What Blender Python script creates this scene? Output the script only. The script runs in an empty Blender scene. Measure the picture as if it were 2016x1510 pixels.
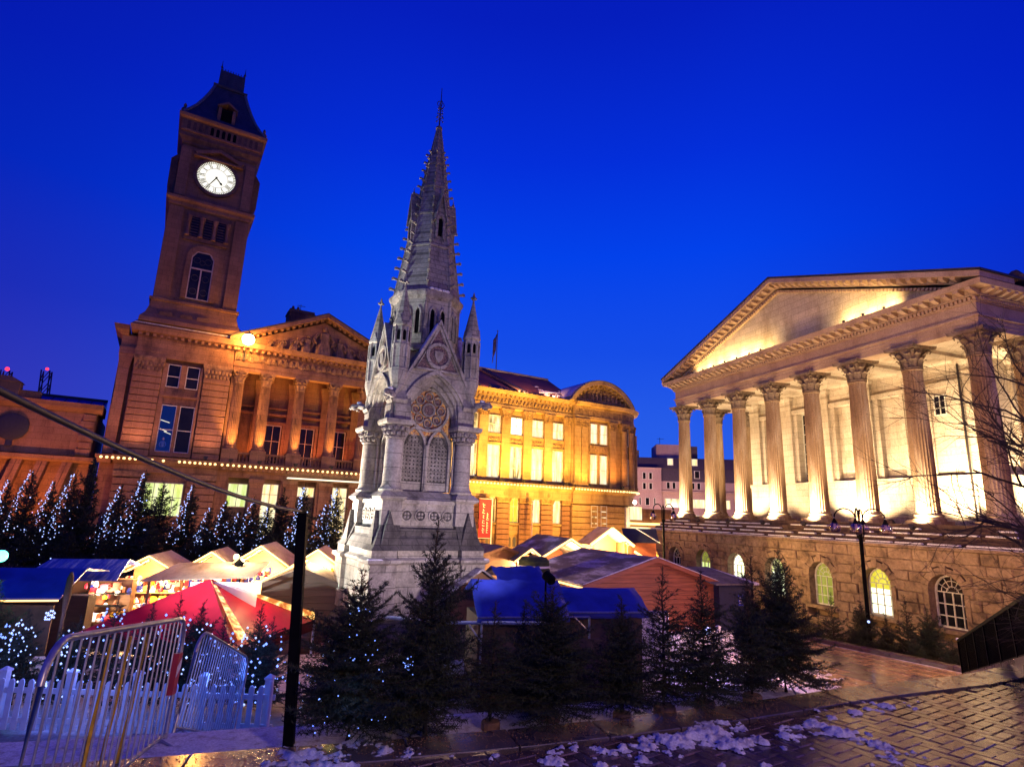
import bpy, math, random
import numpy as np
from mathutils import Vector, Matrix, noise

random.seed(7)
SC = bpy.context.scene
COL = SC.collection
R = math.radians
PI = math.pi

# ------------------------------------------------------------------ camera
def make_camera():
    z = Vector((192, -5105, 1150)).normalized()      # world up seen in camera axes (right, down, forward)
    f = Vector((0, 0, 1)); y = (f - z * f.dot(z)).normalized(); x = y.cross(z)
    M = Matrix((x, y, z))                            # camera axes -> world
    right = M @ Vector((1, 0, 0)); up = -(M @ Vector((0, 1, 0))); back = -(M @ Vector((0, 0, 1)))
    m = Matrix.Identity(4)
    for i in range(3):
        m[i][0], m[i][1], m[i][2] = right[i], up[i], back[i]
    cd = bpy.data.cameras.new('camera'); cd.sensor_width = 36.0; cd.lens = 36.0 * 1150 / 2016
    cd.clip_start = 0.05; cd.clip_end = 4000
    co = bpy.data.objects.new('camera', cd); co.matrix_world = m; COL.objects.link(co)
    SC.camera = co
make_camera()

# ------------------------------------------------------------------ dusk sky
W = bpy.data.worlds.new('World'); SC.world = W; W.use_nodes = True
nt = W.node_tree; nt.nodes.clear()
out = nt.nodes.new('ShaderNodeOutputWorld')
tc = nt.nodes.new('ShaderNodeTexCoord'); sep = nt.nodes.new('ShaderNodeSeparateXYZ')
nt.links.new(tc.outputs['Generated'], sep.inputs[0])
ramp = nt.nodes.new('ShaderNodeValToRGB'); cr = ramp.color_ramp
cr.elements[0].position = 0.0; cr.elements[0].color = (0.030, 0.135, 0.82, 1)
cr.elements[1].position = 1.0; cr.elements[1].color = (0.001, 0.004, 0.30, 1)
for p, c in ((0.15, (0.020, 0.108, 0.81, 1)), (0.27, (0.008, 0.074, 0.80, 1)), (0.42, (0.0008, 0.054, 0.83, 1)), (0.55, (0.0010, 0.028, 0.70, 1)), (0.70, (0.0015, 0.013, 0.51, 1))):
    e = cr.elements.new(p); e.color = c
nt.links.new(sep.outputs['Z'], ramp.inputs['Fac'])
mr = nt.nodes.new('ShaderNodeMapRange'); mr.interpolation_type = 'SMOOTHSTEP'
mr.inputs['From Min'].default_value = -0.12; mr.inputs['From Max'].default_value = -0.78
nt.links.new(sep.outputs['X'], mr.inputs['Value'])
mx = nt.nodes.new('ShaderNodeMix'); mx.data_type = 'RGBA'; mx.blend_type = 'MULTIPLY'
nt.links.new(mr.outputs['Result'], mx.inputs['Factor'])
nt.links.new(ramp.outputs['Color'], mx.inputs['A']); mx.inputs['B'].default_value = (1.5, 0.28, 0.56, 1)
mr2 = nt.nodes.new('ShaderNodeMapRange'); mr2.interpolation_type = 'SMOOTHSTEP'; mr2.inputs['From Min'].default_value = 0.28; mr2.inputs['From Max'].default_value = 0.80
nt.links.new(sep.outputs['X'], mr2.inputs['Value'])
mx2 = nt.nodes.new('ShaderNodeMix'); mx2.data_type = 'RGBA'; mx2.blend_type = 'MULTIPLY'; nt.links.new(mr2.outputs['Result'], mx2.inputs['Factor']); nt.links.new(mx.outputs['Result'], mx2.inputs['A']); mx2.inputs['B'].default_value = (0.5, 0.30, 0.68, 1)
skyt = nt.nodes.new('ShaderNodeTexSky'); skyt.sky_type = 'NISHITA'; skyt.sun_disc = False
skyt.sun_elevation = R(-6.0); skyt.sun_rotation = R(230)
bg1 = nt.nodes.new('ShaderNodeBackground'); bg1.inputs['Strength'].default_value = 0.05
nt.links.new(skyt.outputs['Color'], bg1.inputs['Color'])
bg2 = nt.nodes.new('ShaderNodeBackground'); bg2.inputs['Strength'].default_value = 1.0
nt.links.new(mx2.outputs['Result'], bg2.inputs['Color'])
add = nt.nodes.new('ShaderNodeAddShader')
nt.links.new(bg1.outputs[0], add.inputs[0]); nt.links.new(bg2.outputs[0], add.inputs[1])
nt.links.new(add.outputs[0], out.inputs['Surface'])

SC.view_settings.view_transform = 'Standard'; SC.view_settings.look = 'None'
SC.view_settings.gamma = 1.0; SC.view_settings.exposure = 0.0
try: SC.view_settings.use_curve_mapping = False
except Exception: pass
SC.render.engine = 'CYCLES'
SC.cycles.use_denoising = True
SC.cycles.max_bounces = 5; SC.cycles.diffuse_bounces = 2; SC.cycles.glossy_bounces = 3
SC.cycles.transmission_bounces = 3; SC.cycles.transparent_max_bounces = 6
SC.cycles.sample_clamp_indirect = 4.0

# ------------------------------------------------------------------ materials
def nodes(name):
    m = bpy.data.materials.new(name); m.use_nodes = True
    t = m.node_tree; b = t.nodes['Principled BSDF']
    return m, t, b
def noise_tex(t, scale, detail=4, rough=.6, coord='Object', stretch=None):
    c = t.nodes.new('ShaderNodeTexCoord'); n = t.nodes.new('ShaderNodeTexNoise')
    n.inputs['Scale'].default_value = scale; n.inputs['Detail'].default_value = detail; n.inputs['Roughness'].default_value = rough
    src = c.outputs[coord]
    if stretch:
        mp = t.nodes.new('ShaderNodeMapping'); mp.inputs['Scale'].default_value = stretch
        t.links.new(src, mp.inputs['Vector']); src = mp.outputs['Vector']
    t.links.new(src, n.inputs['Vector'])
    return n
def rampn(t, fac, stops):
    r = t.nodes.new('ShaderNodeValToRGB'); e = r.color_ramp.elements
    e[0].position, e[0].color = stops[0][0], (*stops[0][1], 1)
    e[1].position, e[1].color = stops[-1][0], (*stops[-1][1], 1)
    for p, c in stops[1:-1]:
        q = e.new(p); q.color = (*c, 1)
    t.links.new(fac, r.inputs['Fac'])
    return r.outputs['Color']
def mixc(t, fac, a, b, mode='MIX'):
    x = t.nodes.new('ShaderNodeMix'); x.data_type = 'RGBA'; x.blend_type = mode
    for k, v in (('Factor', fac), ('A', a), ('B', b)):
        if hasattr(v, 'is_linked') or isinstance(v, bpy.types.NodeSocket): t.links.new(v, x.inputs[k])
        elif isinstance(v, (int, float)): x.inputs[k].default_value = v
        else: x.inputs[k].default_value = (*v, 1)
    return x.outputs['Result']
def bump(t, b, h, strength=.4, dist=.02):
    n = t.nodes.new('ShaderNodeBump'); n.inputs['Strength'].default_value = strength; n.inputs['Distance'].default_value = dist
    t.links.new(h, n.inputs['Height']); t.links.new(n.outputs['Normal'], b.inputs['Normal'])
def stone(name, c1, c2, soot, scale=.8, rough=.85, bstr=.5, bdist=.02, ashlar=None, fine=14, stretch=(1, 1, .35)):
    m, t, b = nodes(name)
    n1 = noise_tex(t, scale, 5, .65, stretch=stretch); n2 = noise_tex(t, fine, 4, .7)
    c = rampn(t, n1.outputs['Fac'], [(.32, soot), (.48, c1), (.68, c2)])
    g = rampn(t, n2.outputs['Fac'], [(.3, (.62, .62, .62)), (.7, (1.15, 1.15, 1.15))])
    c = mixc(t, 1.0, c, g, 'MULTIPLY')
    h = n2.outputs['Fac']
    if ashlar:
        tcn = t.nodes.new('ShaderNodeTexCoord'); sx = t.nodes.new('ShaderNodeSeparateXYZ'); t.links.new(tcn.outputs['Object'], sx.inputs[0])
        ad = t.nodes.new('ShaderNodeMath'); ad.operation = 'ADD'; t.links.new(sx.outputs['X'], ad.inputs[0]); t.links.new(sx.outputs['Y'], ad.inputs[1])
        cb = t.nodes.new('ShaderNodeCombineXYZ'); t.links.new(ad.outputs[0], cb.inputs['X']); t.links.new(sx.outputs['Z'], cb.inputs['Y'])
        br = t.nodes.new('ShaderNodeTexBrick'); t.links.new(cb.outputs[0], br.inputs['Vector'])
        br.inputs['Scale'].default_value = 1; br.inputs['Brick Width'].default_value = ashlar[0]; br.inputs['Row Height'].default_value = ashlar[1]
        br.inputs['Mortar Size'].default_value = .012; br.inputs['Color1'].default_value = (1, 1, 1, 1); br.inputs['Color2'].default_value = (.82, .82, .82, 1)
        br.inputs['Mortar'].default_value = (.45, .45, .45, 1)
        c = mixc(t, 1.0, c, br.outputs['Color'], 'MULTIPLY')
    t.links.new(c, b.inputs['Base Color']); b.inputs['Roughness'].default_value = rough
    bump(t, b, h, bstr, bdist)
    return m
def plain(name, col, rough=.6, metal=0.0, var=.25, scale=6, bstr=.15, coat=0.0):
    m, t, b = nodes(name)
    n = noise_tex(t, scale, 4, .6)
    g = rampn(t, n.outputs['Fac'], [(.3, tuple(max(0, x * (1 - var)) for x in col)), (.7, tuple(x * (1 + var) for x in col))])
    t.links.new(g, b.inputs['Base Color']); b.inputs['Roughness'].default_value = rough; b.inputs['Metallic'].default_value = metal
    if coat: b.inputs['Coat Weight'].default_value = coat
    if bstr: bump(t, b, n.outputs['Fac'], bstr, .01)
    return m
def emit(name, col, strength, sample=True, base=(.1, .1, .1)):
    m, t, b = nodes(name)
    b.inputs['Base Color'].default_value = (*base, 1)
    b.inputs['Emission Color'].default_value = (*col, 1); b.inputs['Emission Strength'].default_value = strength
    if not sample: m.cycles.emission_sampling = 'NONE'
    return m
def lit_pane(name, stops, strength, scale=1.2, axis='Z', stretch=(3, 3, .4)):
    """a lit room behind glass: emission whose colour varies as curtains, blinds and lamps inside do"""
    m, t, b = nodes(name)
    n = noise_tex(t, scale, 2, .5, stretch=stretch)
    c = rampn(t, n.outputs['Fac'], stops)
    t.links.new(c, b.inputs['Emission Color']); b.inputs['Emission Strength'].default_value = strength
    b.inputs['Base Color'].default_value = (.05, .05, .05, 1); b.inputs['Roughness'].default_value = .15
    m.cycles.emission_sampling = 'NONE'
    return m

M = {}
M['museum'] = stone('museum_sandstone', (.29, .145, .078), (.37, .20, .115), (.12, .055, .032), .7, ashlar=(1.1, .46))
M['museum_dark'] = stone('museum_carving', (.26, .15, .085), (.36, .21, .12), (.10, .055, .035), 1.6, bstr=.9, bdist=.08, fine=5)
M['tower'] = stone('tower_sandstone', (.24, .118, .062), (.31, .16, .09), (.12, .055, .03), .5, ashlar=(.9, .42))
M['tower_dark'] = stone('tower_carving', (.12, .06, .04), (.17, .09, .06), (.06, .03, .02), 1.2, bstr=.8, bdist=.06, fine=5)
M['wing'] = stone('wing_stone', (.46, .30, .12), (.54, .36, .16), (.26, .15, .06), .5, ashlar=(1.2, .5))
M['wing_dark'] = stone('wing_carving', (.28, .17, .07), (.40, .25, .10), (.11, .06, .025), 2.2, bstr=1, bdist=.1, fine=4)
M['hall'] = stone('hall_limestone', (.56, .47, .36), (.64, .55, .43), (.34, .26, .18), .45, ashlar=(1.3, .5))
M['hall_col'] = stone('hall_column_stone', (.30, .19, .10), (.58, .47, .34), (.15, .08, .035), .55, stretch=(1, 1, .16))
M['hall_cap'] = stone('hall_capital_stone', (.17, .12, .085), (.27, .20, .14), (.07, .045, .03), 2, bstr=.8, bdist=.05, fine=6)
M['hall_ent'] = stone('hall_entablature_stone', (.44, .31, .22), (.52, .38, .27), (.27, .17, .115), .6)
M['podium'] = stone('podium_stone', (.25, .165, .10), (.34, .235, .15), (.10, .062, .04), 1.4, bstr=1.0, bdist=.09, fine=5, stretch=(1, 1, 1))
M['podium_joint'] = plain('podium_joint', (.16, .095, .06), .95)
M['step'] = stone('step_stone', (.085, .048, .035), (.13, .075, .055), (.035, .02, .015), 1.2)
M['mem'] = stone('memorial_stone', (.36, .325, .275), (.48, .44, .38), (.15, .13, .11), 1.5, ashlar=(.9, .42), stretch=(1, 1, .5))
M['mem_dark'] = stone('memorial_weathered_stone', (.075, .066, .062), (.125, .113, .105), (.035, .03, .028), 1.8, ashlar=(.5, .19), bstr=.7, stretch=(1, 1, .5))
M['mem_spire'] = stone('memorial_spire_stone', (.30, .27, .23), (.40, .36, .31), (.14, .12, .10), 1.6, ashlar=(.34, .17), bstr=.8, stretch=(1, 1, .5))
M['mem_carv'] = stone('memorial_carving', (.25, .22, .20), (.36, .32, .29), (.10, .085, .075), 5, bstr=1, bdist=.04, fine=20)
M['slate'] = stone('slate', (.045, .04, .045), (.07, .06, .065), (.02, .018, .02), 2, ashlar=(.35, .22), rough=.6)
M['tile_roof'] = stone('clay_tile_roof', (.20, .055, .03), (.27, .08, .04), (.12, .035, .02), .6, ashlar=(.35, .25), rough=.7)
M['lead'] = plain('lead_sheet', (.12, .12, .13), .55, 0, .3)
M['snow'] = stone('snow', (.72, .71, .73), (.86, .86, .88), (.40, .34, .33), 7, rough=.75, bstr=.6, bdist=.02, fine=40, stretch=(1, 1, 1))
M['black'] = plain('black_paint', (.006, .006, .0065), .5, 0, .3)
M['black'].node_tree.nodes['Principled BSDF'].inputs['Specular IOR Level'].default_value = .02
M['iron'] = plain('dark_iron', (.035, .03, .032), .5, .3)
M['galv'] = plain('galvanised_steel', (.36, .37, .40), .38, .75, .35, 9, .2)
M['white_paint'] = plain('white_paint', (.70, .70, .72), .55, 0, .12)
M['frame'] = plain('window_frame_paint', (.40, .32, .25), .5)
M['frame_white'] = plain('pale_window_frame', (.58, .55, .48), .5)
M['glass_dark'] = plain('dark_glass', (.010, .010, .014), .08, 0, .4, 1, 0)
M['glass_dark'].node_tree.nodes['Principled BSDF'].inputs['Specular IOR Level'].default_value = .22
M['glass_clear'], t, b = nodes('clear_glass')
tr = t.nodes.new('ShaderNodeBsdfTransparent'); tr.inputs['Color'].default_value = (.85, .88, .9, 1)
gl = t.nodes.new('ShaderNodeBsdfGlossy'); gl.inputs['Roughness'].default_value = .05
ms = t.nodes.new('ShaderNodeMixShader'); ms.inputs['Fac'].default_value = .12
t.links.new(tr.outputs[0], ms.inputs[1]); t.links.new(gl.outputs[0], ms.inputs[2])
t.links.new(ms.outputs[0], t.nodes['Material Output'].inputs['Surface'])
M['globe_glass'], t, b = nodes('globe_glass')
tr = t.nodes.new('ShaderNodeBsdfTransparent'); tr.inputs['Color'].default_value = (.80, .66, .50, 1)
gl = t.nodes.new('ShaderNodeBsdfGlossy'); gl.inputs['Roughness'].default_value = .08
ms = t.nodes.new('ShaderNodeMixShader'); ms.inputs['Fac'].default_value = .30
t.links.new(tr.outputs[0], ms.inputs[1]); t.links.new(gl.outputs[0], ms.inputs[2])
t.links.new(ms.outputs[0], t.nodes['Material Output'].inputs['Surface'])

WARMW = (1.0, .62, .26); YEL = (1.0, .58, .10); ORG = (1.0, .33, .06)
M['pane_yellow'] = lit_pane('pane_warm', [(.3, (1, .62, .16)), (.5, (1, .85, .45)), (.7, (1, .95, .7))], 1.25)
M['pane_white'] = lit_pane('pane_white', [(.35, (1, .72, .30)), (.5, (1, .9, .55)), (.7, (1, .97, .75))], 1.15)
M['pane_mixed'] = lit_pane('pane_mixed', [(.36, (.10, .06, .02)), (.48, (.75, .55, .2)), (.62, (1, .9, .6))], 1.2, 1.0)
M['pane_green'] = lit_pane('pane_green', [(.3, (.55, .72, .12)), (.7, (.95, 1, .55))], 1.15)
M['pane_lime'] = lit_pane('pane_lime', [(.3, (.20, .24, .02)), (.7, (.36, .38, .05))], 1.0)
M['pane_blaze'] = lit_pane('pane_blaze', [(.3, (.85, 1, .55)), (.7, (1, 1, .85))], 2.2)
M['pane_amber'] = lit_pane('pane_amber', [(.3, (.75, .68, .02)), (.7, (.95, .85, .08))], 1.0)
M['pane_dim'] = lit_pane('pane_dim', [(.4, (.09, .045, .015)), (.7, (.28, .15, .05))], 1.0)
M['bulb_warm'] = emit('warm_bulb', (1, .62, .22), 3.4, False)
M['lamp_sodium'] = emit('sodium_lamp_globe', (1, .42, .08), 200)
M['bulb_blue'] = emit('blue_white_bulb', (.36, .48, 1), 2.0, False)
M['bulb_blue_deep'] = emit('blue_bulb', (.17, .29, 1), 2.4, False)
M['bulb_red'] = emit('red_bulb', (1, .03, .05), 3, False)
M['bulb_teal'] = emit('teal_bulb', (.12, 1, .75), 5, False)
M['rope_light'] = emit('rope_light', (1, .55, .16), 4.0, False)
M['strip_white'] = emit('strip_light', (1, .86, .6), 1.6, False)
M['lamp_sodium_far'] = emit('sodium_lamp_lantern', (1, .42, .15), 800)
M['lamp_sodium_near'] = emit('sodium_lamp_lantern_near', (1, .46, .13), 3600)
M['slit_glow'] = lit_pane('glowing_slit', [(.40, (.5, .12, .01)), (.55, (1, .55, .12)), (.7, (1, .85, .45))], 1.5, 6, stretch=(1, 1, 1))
M['clock_glow'], t, b = nodes('opal_clock_glass')
b.inputs['Base Color'].default_value = (.6, .6, .5, 1); b.inputs['Emission Color'].default_value = (1, .97, .78, 1); b.inputs['Emission Strength'].default_value = 1.15
M['flood_lens'] = emit('floodlight_lens', (1, .8, .5), 6, False)

M['bark'] = plain('spruce_bark', (.045, .028, .016), .9, 0, .4, 30)
M['lamp_street_far'] = emit('pinkish_street_lamp', (1, .60, .45), 3000)
M['needle'] = plain('spruce_needles', (.022, .034, .012), .75, 0, .5, 8, 0)
M['needle_far'] = plain('spruce_needles_green', (.020, .034, .013), .75, 0, .5, 3, 0)
M['bare_bark'] = plain('bare_branch_bark', (.045, .026, .02), .85, 0, .4, 20)
M['wood_block'] = plain('log_wood', (.20, .11, .06), .85, 0, .4, 14)
def translucent(name, share, col):
    m = M[name]; t = m.node_tree; b = t.nodes['Principled BSDF']; tl = t.nodes.new('ShaderNodeBsdfTranslucent'); tl.inputs['Color'].default_value = (*col, 1)
    x = t.nodes.new('ShaderNodeMixShader'); x.inputs['Fac'].default_value = share
    t.links.new(b.outputs[0], x.inputs[1]); t.links.new(tl.outputs[0], x.inputs[2]); t.links.new(x.outputs[0], t.nodes['Material Output'].inputs['Surface'])
def timber(name, a, c2, rough=.6):
    m, t, b = nodes(name)
    n = noise_tex(t, 2.2, 5, .65, stretch=(.5, 6, 9)); n2 = noise_tex(t, .7, 2, .5)
    c = rampn(t, n.outputs['Fac'], [(.3, a), (.7, c2)])
    g = rampn(t, n2.outputs['Fac'], [(.3, (.75, .72, .7)), (.7, (1.15, 1.15, 1.15))])
    t.links.new(mixc(t, 1.0, c, g, 'MULTIPLY'), b.inputs['Base Color']); b.inputs['Roughness'].default_value = rough
    bump(t, b, n.outputs['Fac'], .3, .01); return m
M['hut'] = timber('stained_timber', (.15, .035, .014), (.36, .10, .04))
M['hut_dark'] = timber('dark_timber', (.035, .022, .018), (.075, .045, .035))
M['hut_mid'] = timber('brown_timber', (.16, .08, .035), (.26, .13, .06))
M['felt'] = stone('roofing_felt', (.13, .11, .10), (.20, .17, .16), (.06, .05, .05), 2.0, rough=.7)
M['felt_snow'] = stone('snowy_roofing_felt', (.16, .13, .12), (.72, .68, .70), (.09, .07, .065), 1.3, rough=.75, stretch=(1.4, .5, 1))
M['roof_pale'] = stone('pale_dusted_roof', (.55, .46, .38), (.72, .63, .54), (.25, .20, .16), 1.5, rough=.7, stretch=(1.5, .6, 1))
M['tarp'] = plain('blue_tarpaulin', (.02, .035, .30), .42, 0, .3, 2.2, .5)
M['tarp_pale'] = stone('blue_sheet_with_snow_streaks', (.05, .09, .50), (.62, .55, .58), (.03, .06, .40), 3.2, rough=.45, stretch=(2.6, .4, .4))
M['canvas_red'] = plain('red_canvas', (.36, .008, .03), .45, 0, .25, 2, .4)
M['canvas_dark'] = plain('dark_red_canvas', (.10, .008, .014), .6)
M['panel_white'] = plain('white_board', (.68, .66, .72), .5, 0, .06)
M['brown_board'] = plain('brown_board', (.075, .042, .026), .7)
M['navy'] = plain('navy_cloth', (.010, .013, .04), .6)
M['red_paint'] = plain('red_banner', (.50, .015, .04), .55, 0, .1)
M['print_white'] = plain('white_lettering', (.8, .75, .75), .6, 0, 0, 1, 0)
M['flag_blue'] = plain('flag_cloth', (.03, .03, .12), .7)
M['pale_wall'] = stone('pale_render', (.50, .34, .32), (.56, .39, .36), (.40, .26, .25), .4, rough=.8)
M['far_slate'] = plain('far_slate', (.07, .05, .06), .6)
M['cane'] = plain('bamboo_cane', (.72, .42, .02), .5, 0, .25, 14)
M['tape_red'] = plain('red_reflector', (.42, .03, .03), .4)
translucent('canvas_red', .25, (.6, .015, .05)); translucent('roof_pale', .35, (.8, .62, .4))
M['mosaic'], t, b = nodes('gold_mosaic')
v = t.nodes.new('ShaderNodeTexVoronoi'); v.inputs['Scale'].default_value = 16
tcx = t.nodes.new('ShaderNodeTexCoord'); t.links.new(tcx.outputs['Object'], v.inputs['Vector'])
t.links.new(rampn(t, v.outputs['Color'], [(.2, (.42, .14, .04)), (.42, (.75, .45, .12)), (.6, (.22, .08, .05)), (.85, (.62, .42, .22))]), b.inputs['Base Color'])
b.inputs['Roughness'].default_value = .4
M['mosaic_dark'], t, b = nodes('dark_mosaic')
v = t.nodes.new('ShaderNodeTexVoronoi'); v.inputs['Scale'].default_value = 30
tcx = t.nodes.new('ShaderNodeTexCoord'); t.links.new(tcx.outputs['Object'], v.inputs['Vector'])
t.links.new(rampn(t, v.outputs['Color'], [(.2, (.06, .035, .035)), (.6, (.16, .10, .09)), (.9, (.26, .17, .13))]), b.inputs['Base Color'])
b.inputs['Roughness'].default_value = .5
def wet(name, c1, c2, soot, scale, rlo=.16, rhi=.6, bstr=.5, fine=60):
    m, t, b = nodes(name)
    n1 = noise_tex(t, scale, 4, .6, 'Object'); n2 = noise_tex(t, fine, 3, .7)
    c = rampn(t, n1.outputs['Fac'], [(.3, soot), (.5, c1), (.7, c2)])
    g = rampn(t, n2.outputs['Fac'], [(.35, (.55, .5, .5)), (.65, (1.2, 1.2, 1.2))])
    t.links.new(mixc(t, 1.0, c, g, 'MULTIPLY'), b.inputs['Base Color'])
    mrg = t.nodes.new('ShaderNodeMapRange'); mrg.inputs['From Min'].default_value = .3; mrg.inputs['From Max'].default_value = .7
    mrg.inputs['To Min'].default_value = rlo; mrg.inputs['To Max'].default_value = rhi
    t.links.new(n1.outputs['Fac'], mrg.inputs['Value']); t.links.new(mrg.outputs['Result'], b.inputs['Roughness']); b.inputs['Coat Weight'].default_value = .9; b.inputs['Coat Roughness'].default_value = .16
    bump(t, b, n2.outputs['Fac'], bstr, .006); return m
M['paver'] = wet('wet_brick_paver', (.14, .085, .062), (.21, .13, .09), (.08, .05, .04), 1.7, .10, .38, .6)
M['paver_b'] = wet('wet_brick_paver_dark', (.085, .052, .046), (.13, .08, .066), (.05, .032, .03), 2.3, .10, .38, .6)
M['joint'] = plain('sanded_joint', (.03, .02, .02), .9)
M['coping'] = wet('wet_coping_stone', (.085, .066, .066), (.135, .10, .092), (.05, .04, .042), 2.0, .14, .42, .8, 70)
M['slab'] = wet('wet_paving_slab', (.40, .25, .12), (.52, .34, .18), (.14, .075, .045), .9, .07, .32, .3, 25)
M['slab'].node_tree.nodes['Principled BSDF'].inputs['Coat Weight'].default_value = .3
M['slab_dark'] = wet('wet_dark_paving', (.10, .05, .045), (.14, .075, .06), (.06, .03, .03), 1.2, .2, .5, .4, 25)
M['square'] = stone('snow_dusted_square', (.30, .24, .22), (.74, .70, .72), (.10, .07, .06), .35, rough=.6, stretch=(1, 1, 1))
M['grit'] = plain('rock_salt_grit', (.30, .16, .07), .8, 0, .5, 40)
M['far_ground'] = plain('far_ground', (.05, .04, .04), .9)
M['skin'] = plain('skin', (.45, .28, .20), .6)
M['jacket'] = plain('blue_jacket', (.10, .14, .38), .8)

# ------------------------------------------------------------------ mesh builder
class MB:
    def __init__(s, T=None):
        s.v = []; s.f = []; s.T = T
    def vert(s, p):
        if s.T is not None: p = s.T @ Vector(p)
        s.v.append((p[0], p[1], p[2])); return len(s.v) - 1
    def poly(s, pts):
        n = [s.vert(p) for p in pts]; s.f.append(n)
    def box(s, x0, x1, y0, y1, z0, z1):
        if x0 > x1: x0, x1 = x1, x0
        if y0 > y1: y0, y1 = y1, y0
        if z0 > z1: z0, z1 = z1, z0
        i = len(s.v)
        for p in ((x0, y0, z0), (x1, y0, z0), (x1, y1, z0), (x0, y1, z0), (x0, y0, z1), (x1, y0, z1), (x1, y1, z1), (x0, y1, z1)): s.vert(p)
        for q in ((3, 2, 1, 0), (4, 5, 6, 7), (0, 1, 5, 4), (1, 2, 6, 5), (2, 3, 7, 6), (3, 0, 4, 7)): s.f.append([i + k for k in q])
        return s
    def cbox(s, x0, x1, y0, y1, z0, z1, c=.02):
        """box with its top (or outer -y) edges taken off: here the -y face is chamfered, for stones laid in a wall"""
        i = len(s.v)
        for p in ((x0, y1, z0), (x1, y1, z0), (x1, y1, z1), (x0, y1, z1), (x0, y0 + c, z0), (x1, y0 + c, z0), (x1, y0 + c, z1), (x0, y0 + c, z1),
                  (x0 + c, y0, z0 + c), (x1 - c, y0, z0 + c), (x1 - c, y0, z1 - c), (x0 + c, y0, z1 - c)): s.vert(p)
        for a, b_ in ((0, 4), (4, 8)):
            for k in range(4):
                k2 = (k + 1) % 4; s.f.append([i + a + k, i + a + k2, i + b_ + k2, i + b_ + k])
        s.f.append([i + 8, i + 9, i + 10, i + 11]); s.f.append([i + 3, i + 2, i + 1, i]); return s
    def loft(s, rings, cap0=True, cap1=True, closed=True):
        n = len(rings[0]); base = len(s.v)
        for r in rings:
            for p in r: s.vert(p)
        for a in range(len(rings) - 1):
            for k in range(n if closed else n - 1):
                k2 = (k + 1) % n
                s.f.append([base + a * n + k, base + a * n + k2, base + (a + 1) * n + k2, base + (a + 1) * n + k])
        if cap0: s.f.append([base + k for k in range(n)][::-1])
        if cap1: s.f.append([base + (len(rings) - 1) * n + k for k in range(n)])
        return s
    def lathe(s, prof, n=16, c=(0, 0), rot=0.0, flute=0.0, cap=True):
        rings = []
        for r, z in prof:
            rings.append([(c[0] + r * (1 - (flute if k % 2 else 0)) * math.cos(rot + 2 * PI * k / n), c[1] + r * (1 - (flute if k % 2 else 0)) * math.sin(rot + 2 * PI * k / n), z) for k in range(n)])
        return s.loft(rings, cap, cap)
    def square(s, prof, c=(0, 0)):
        return s.loft([[(c[0] - h, c[1] - h, z), (c[0] + h, c[1] - h, z), (c[0] + h, c[1] + h, z), (c[0] - h, c[1] + h, z)] for h, z in prof])
    def rectloft(s, prof):
        return s.loft([[(x0, y0, z), (x1, y0, z), (x1, y1, z), (x0, y1, z)] for x0, x1, y0, y1, z in prof])
    def tube(s, pts, r, n=6, r1=None, cap=True):
        pts = [Vector(p) for p in pts]; rings = []
        L = len(pts)
        for i, p in enumerate(pts):
            d = (pts[min(i + 1, L - 1)] - pts[max(i - 1, 0)]).normalized()
            a = d.cross(Vector((0, 0, 1)));
            if a.length < 1e-3: a = d.cross(Vector((1, 0, 0)))
            a.normalize(); b_ = d.cross(a)
            rr = r if r1 is None else r + (r1 - r) * i / max(1, L - 1)
            rings.append([p + (a * math.cos(2 * PI * k / n) + b_ * math.sin(2 * PI * k / n)) * rr for k in range(n)])
        return s.loft(rings, cap, cap)
    def prism(s, pts, y0, y1):
        """polygon in x,z extruded along y"""
        return s.loft([[(x, y0, z) for x, z in pts], [(x, y1, z) for x, z in pts]])
    def prismx(s, pts, x0, x1):
        return s.loft([[(x0, y, z) for y, z in pts], [(x1, y, z) for y, z in pts]])
    def strip(s, A, B, y0, y1):
        """solid band between two x,z curves of equal length"""
        n = len(A); i = len(s.v)
        for y in (y0, y1):
            for C in (A, B):
                for x, z in C: s.vert((x, y, z))
        a0, b0, a1, b1 = i, i + n, i + 2 * n, i + 3 * n
        for k in range(n - 1):
            s.f.append([a0 + k, a0 + k + 1, b0 + k + 1, b0 + k]); s.f.append([a1 + k, b1 + k, b1 + k + 1, a1 + k + 1])
            s.f.append([a0 + k, a1 + k, a1 + k + 1, a0 + k + 1]); s.f.append([b0 + k, b0 + k + 1, b1 + k + 1, b1 + k])
        s.f.append([a0, b0, b1, a1]); s.f.append([a0 + n - 1, a1 + n - 1, b1 + n - 1, b0 + n - 1])
        return s
    def ball(s, c, r, n=8, m=6, sc=(1, 1, 1)):
        rings = []
        for j in range(1, m):
            a = PI * j / m - PI / 2
            rings.append([(c[0] + r * sc[0] * math.cos(a) * math.cos(2 * PI * k / n), c[1] + r * sc[1] * math.cos(a) * math.sin(2 * PI * k / n), c[2] + r * sc[2] * math.sin(a)) for k in range(n)])
        return s.loft(rings)
    def octa(s, c, r):
        i = len(s.v)
        for d in ((r, 0, 0), (-r, 0, 0), (0, r, 0), (0, -r, 0), (0, 0, r), (0, 0, -r)): s.vert((c[0] + d[0], c[1] + d[1], c[2] + d[2]))
        for q in ((0, 2, 4), (2, 1, 4), (1, 3, 4), (3, 0, 4), (2, 0, 5), (1, 2, 5), (3, 1, 5), (0, 3, 5)): s.f.append([i + k for k in q])
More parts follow.
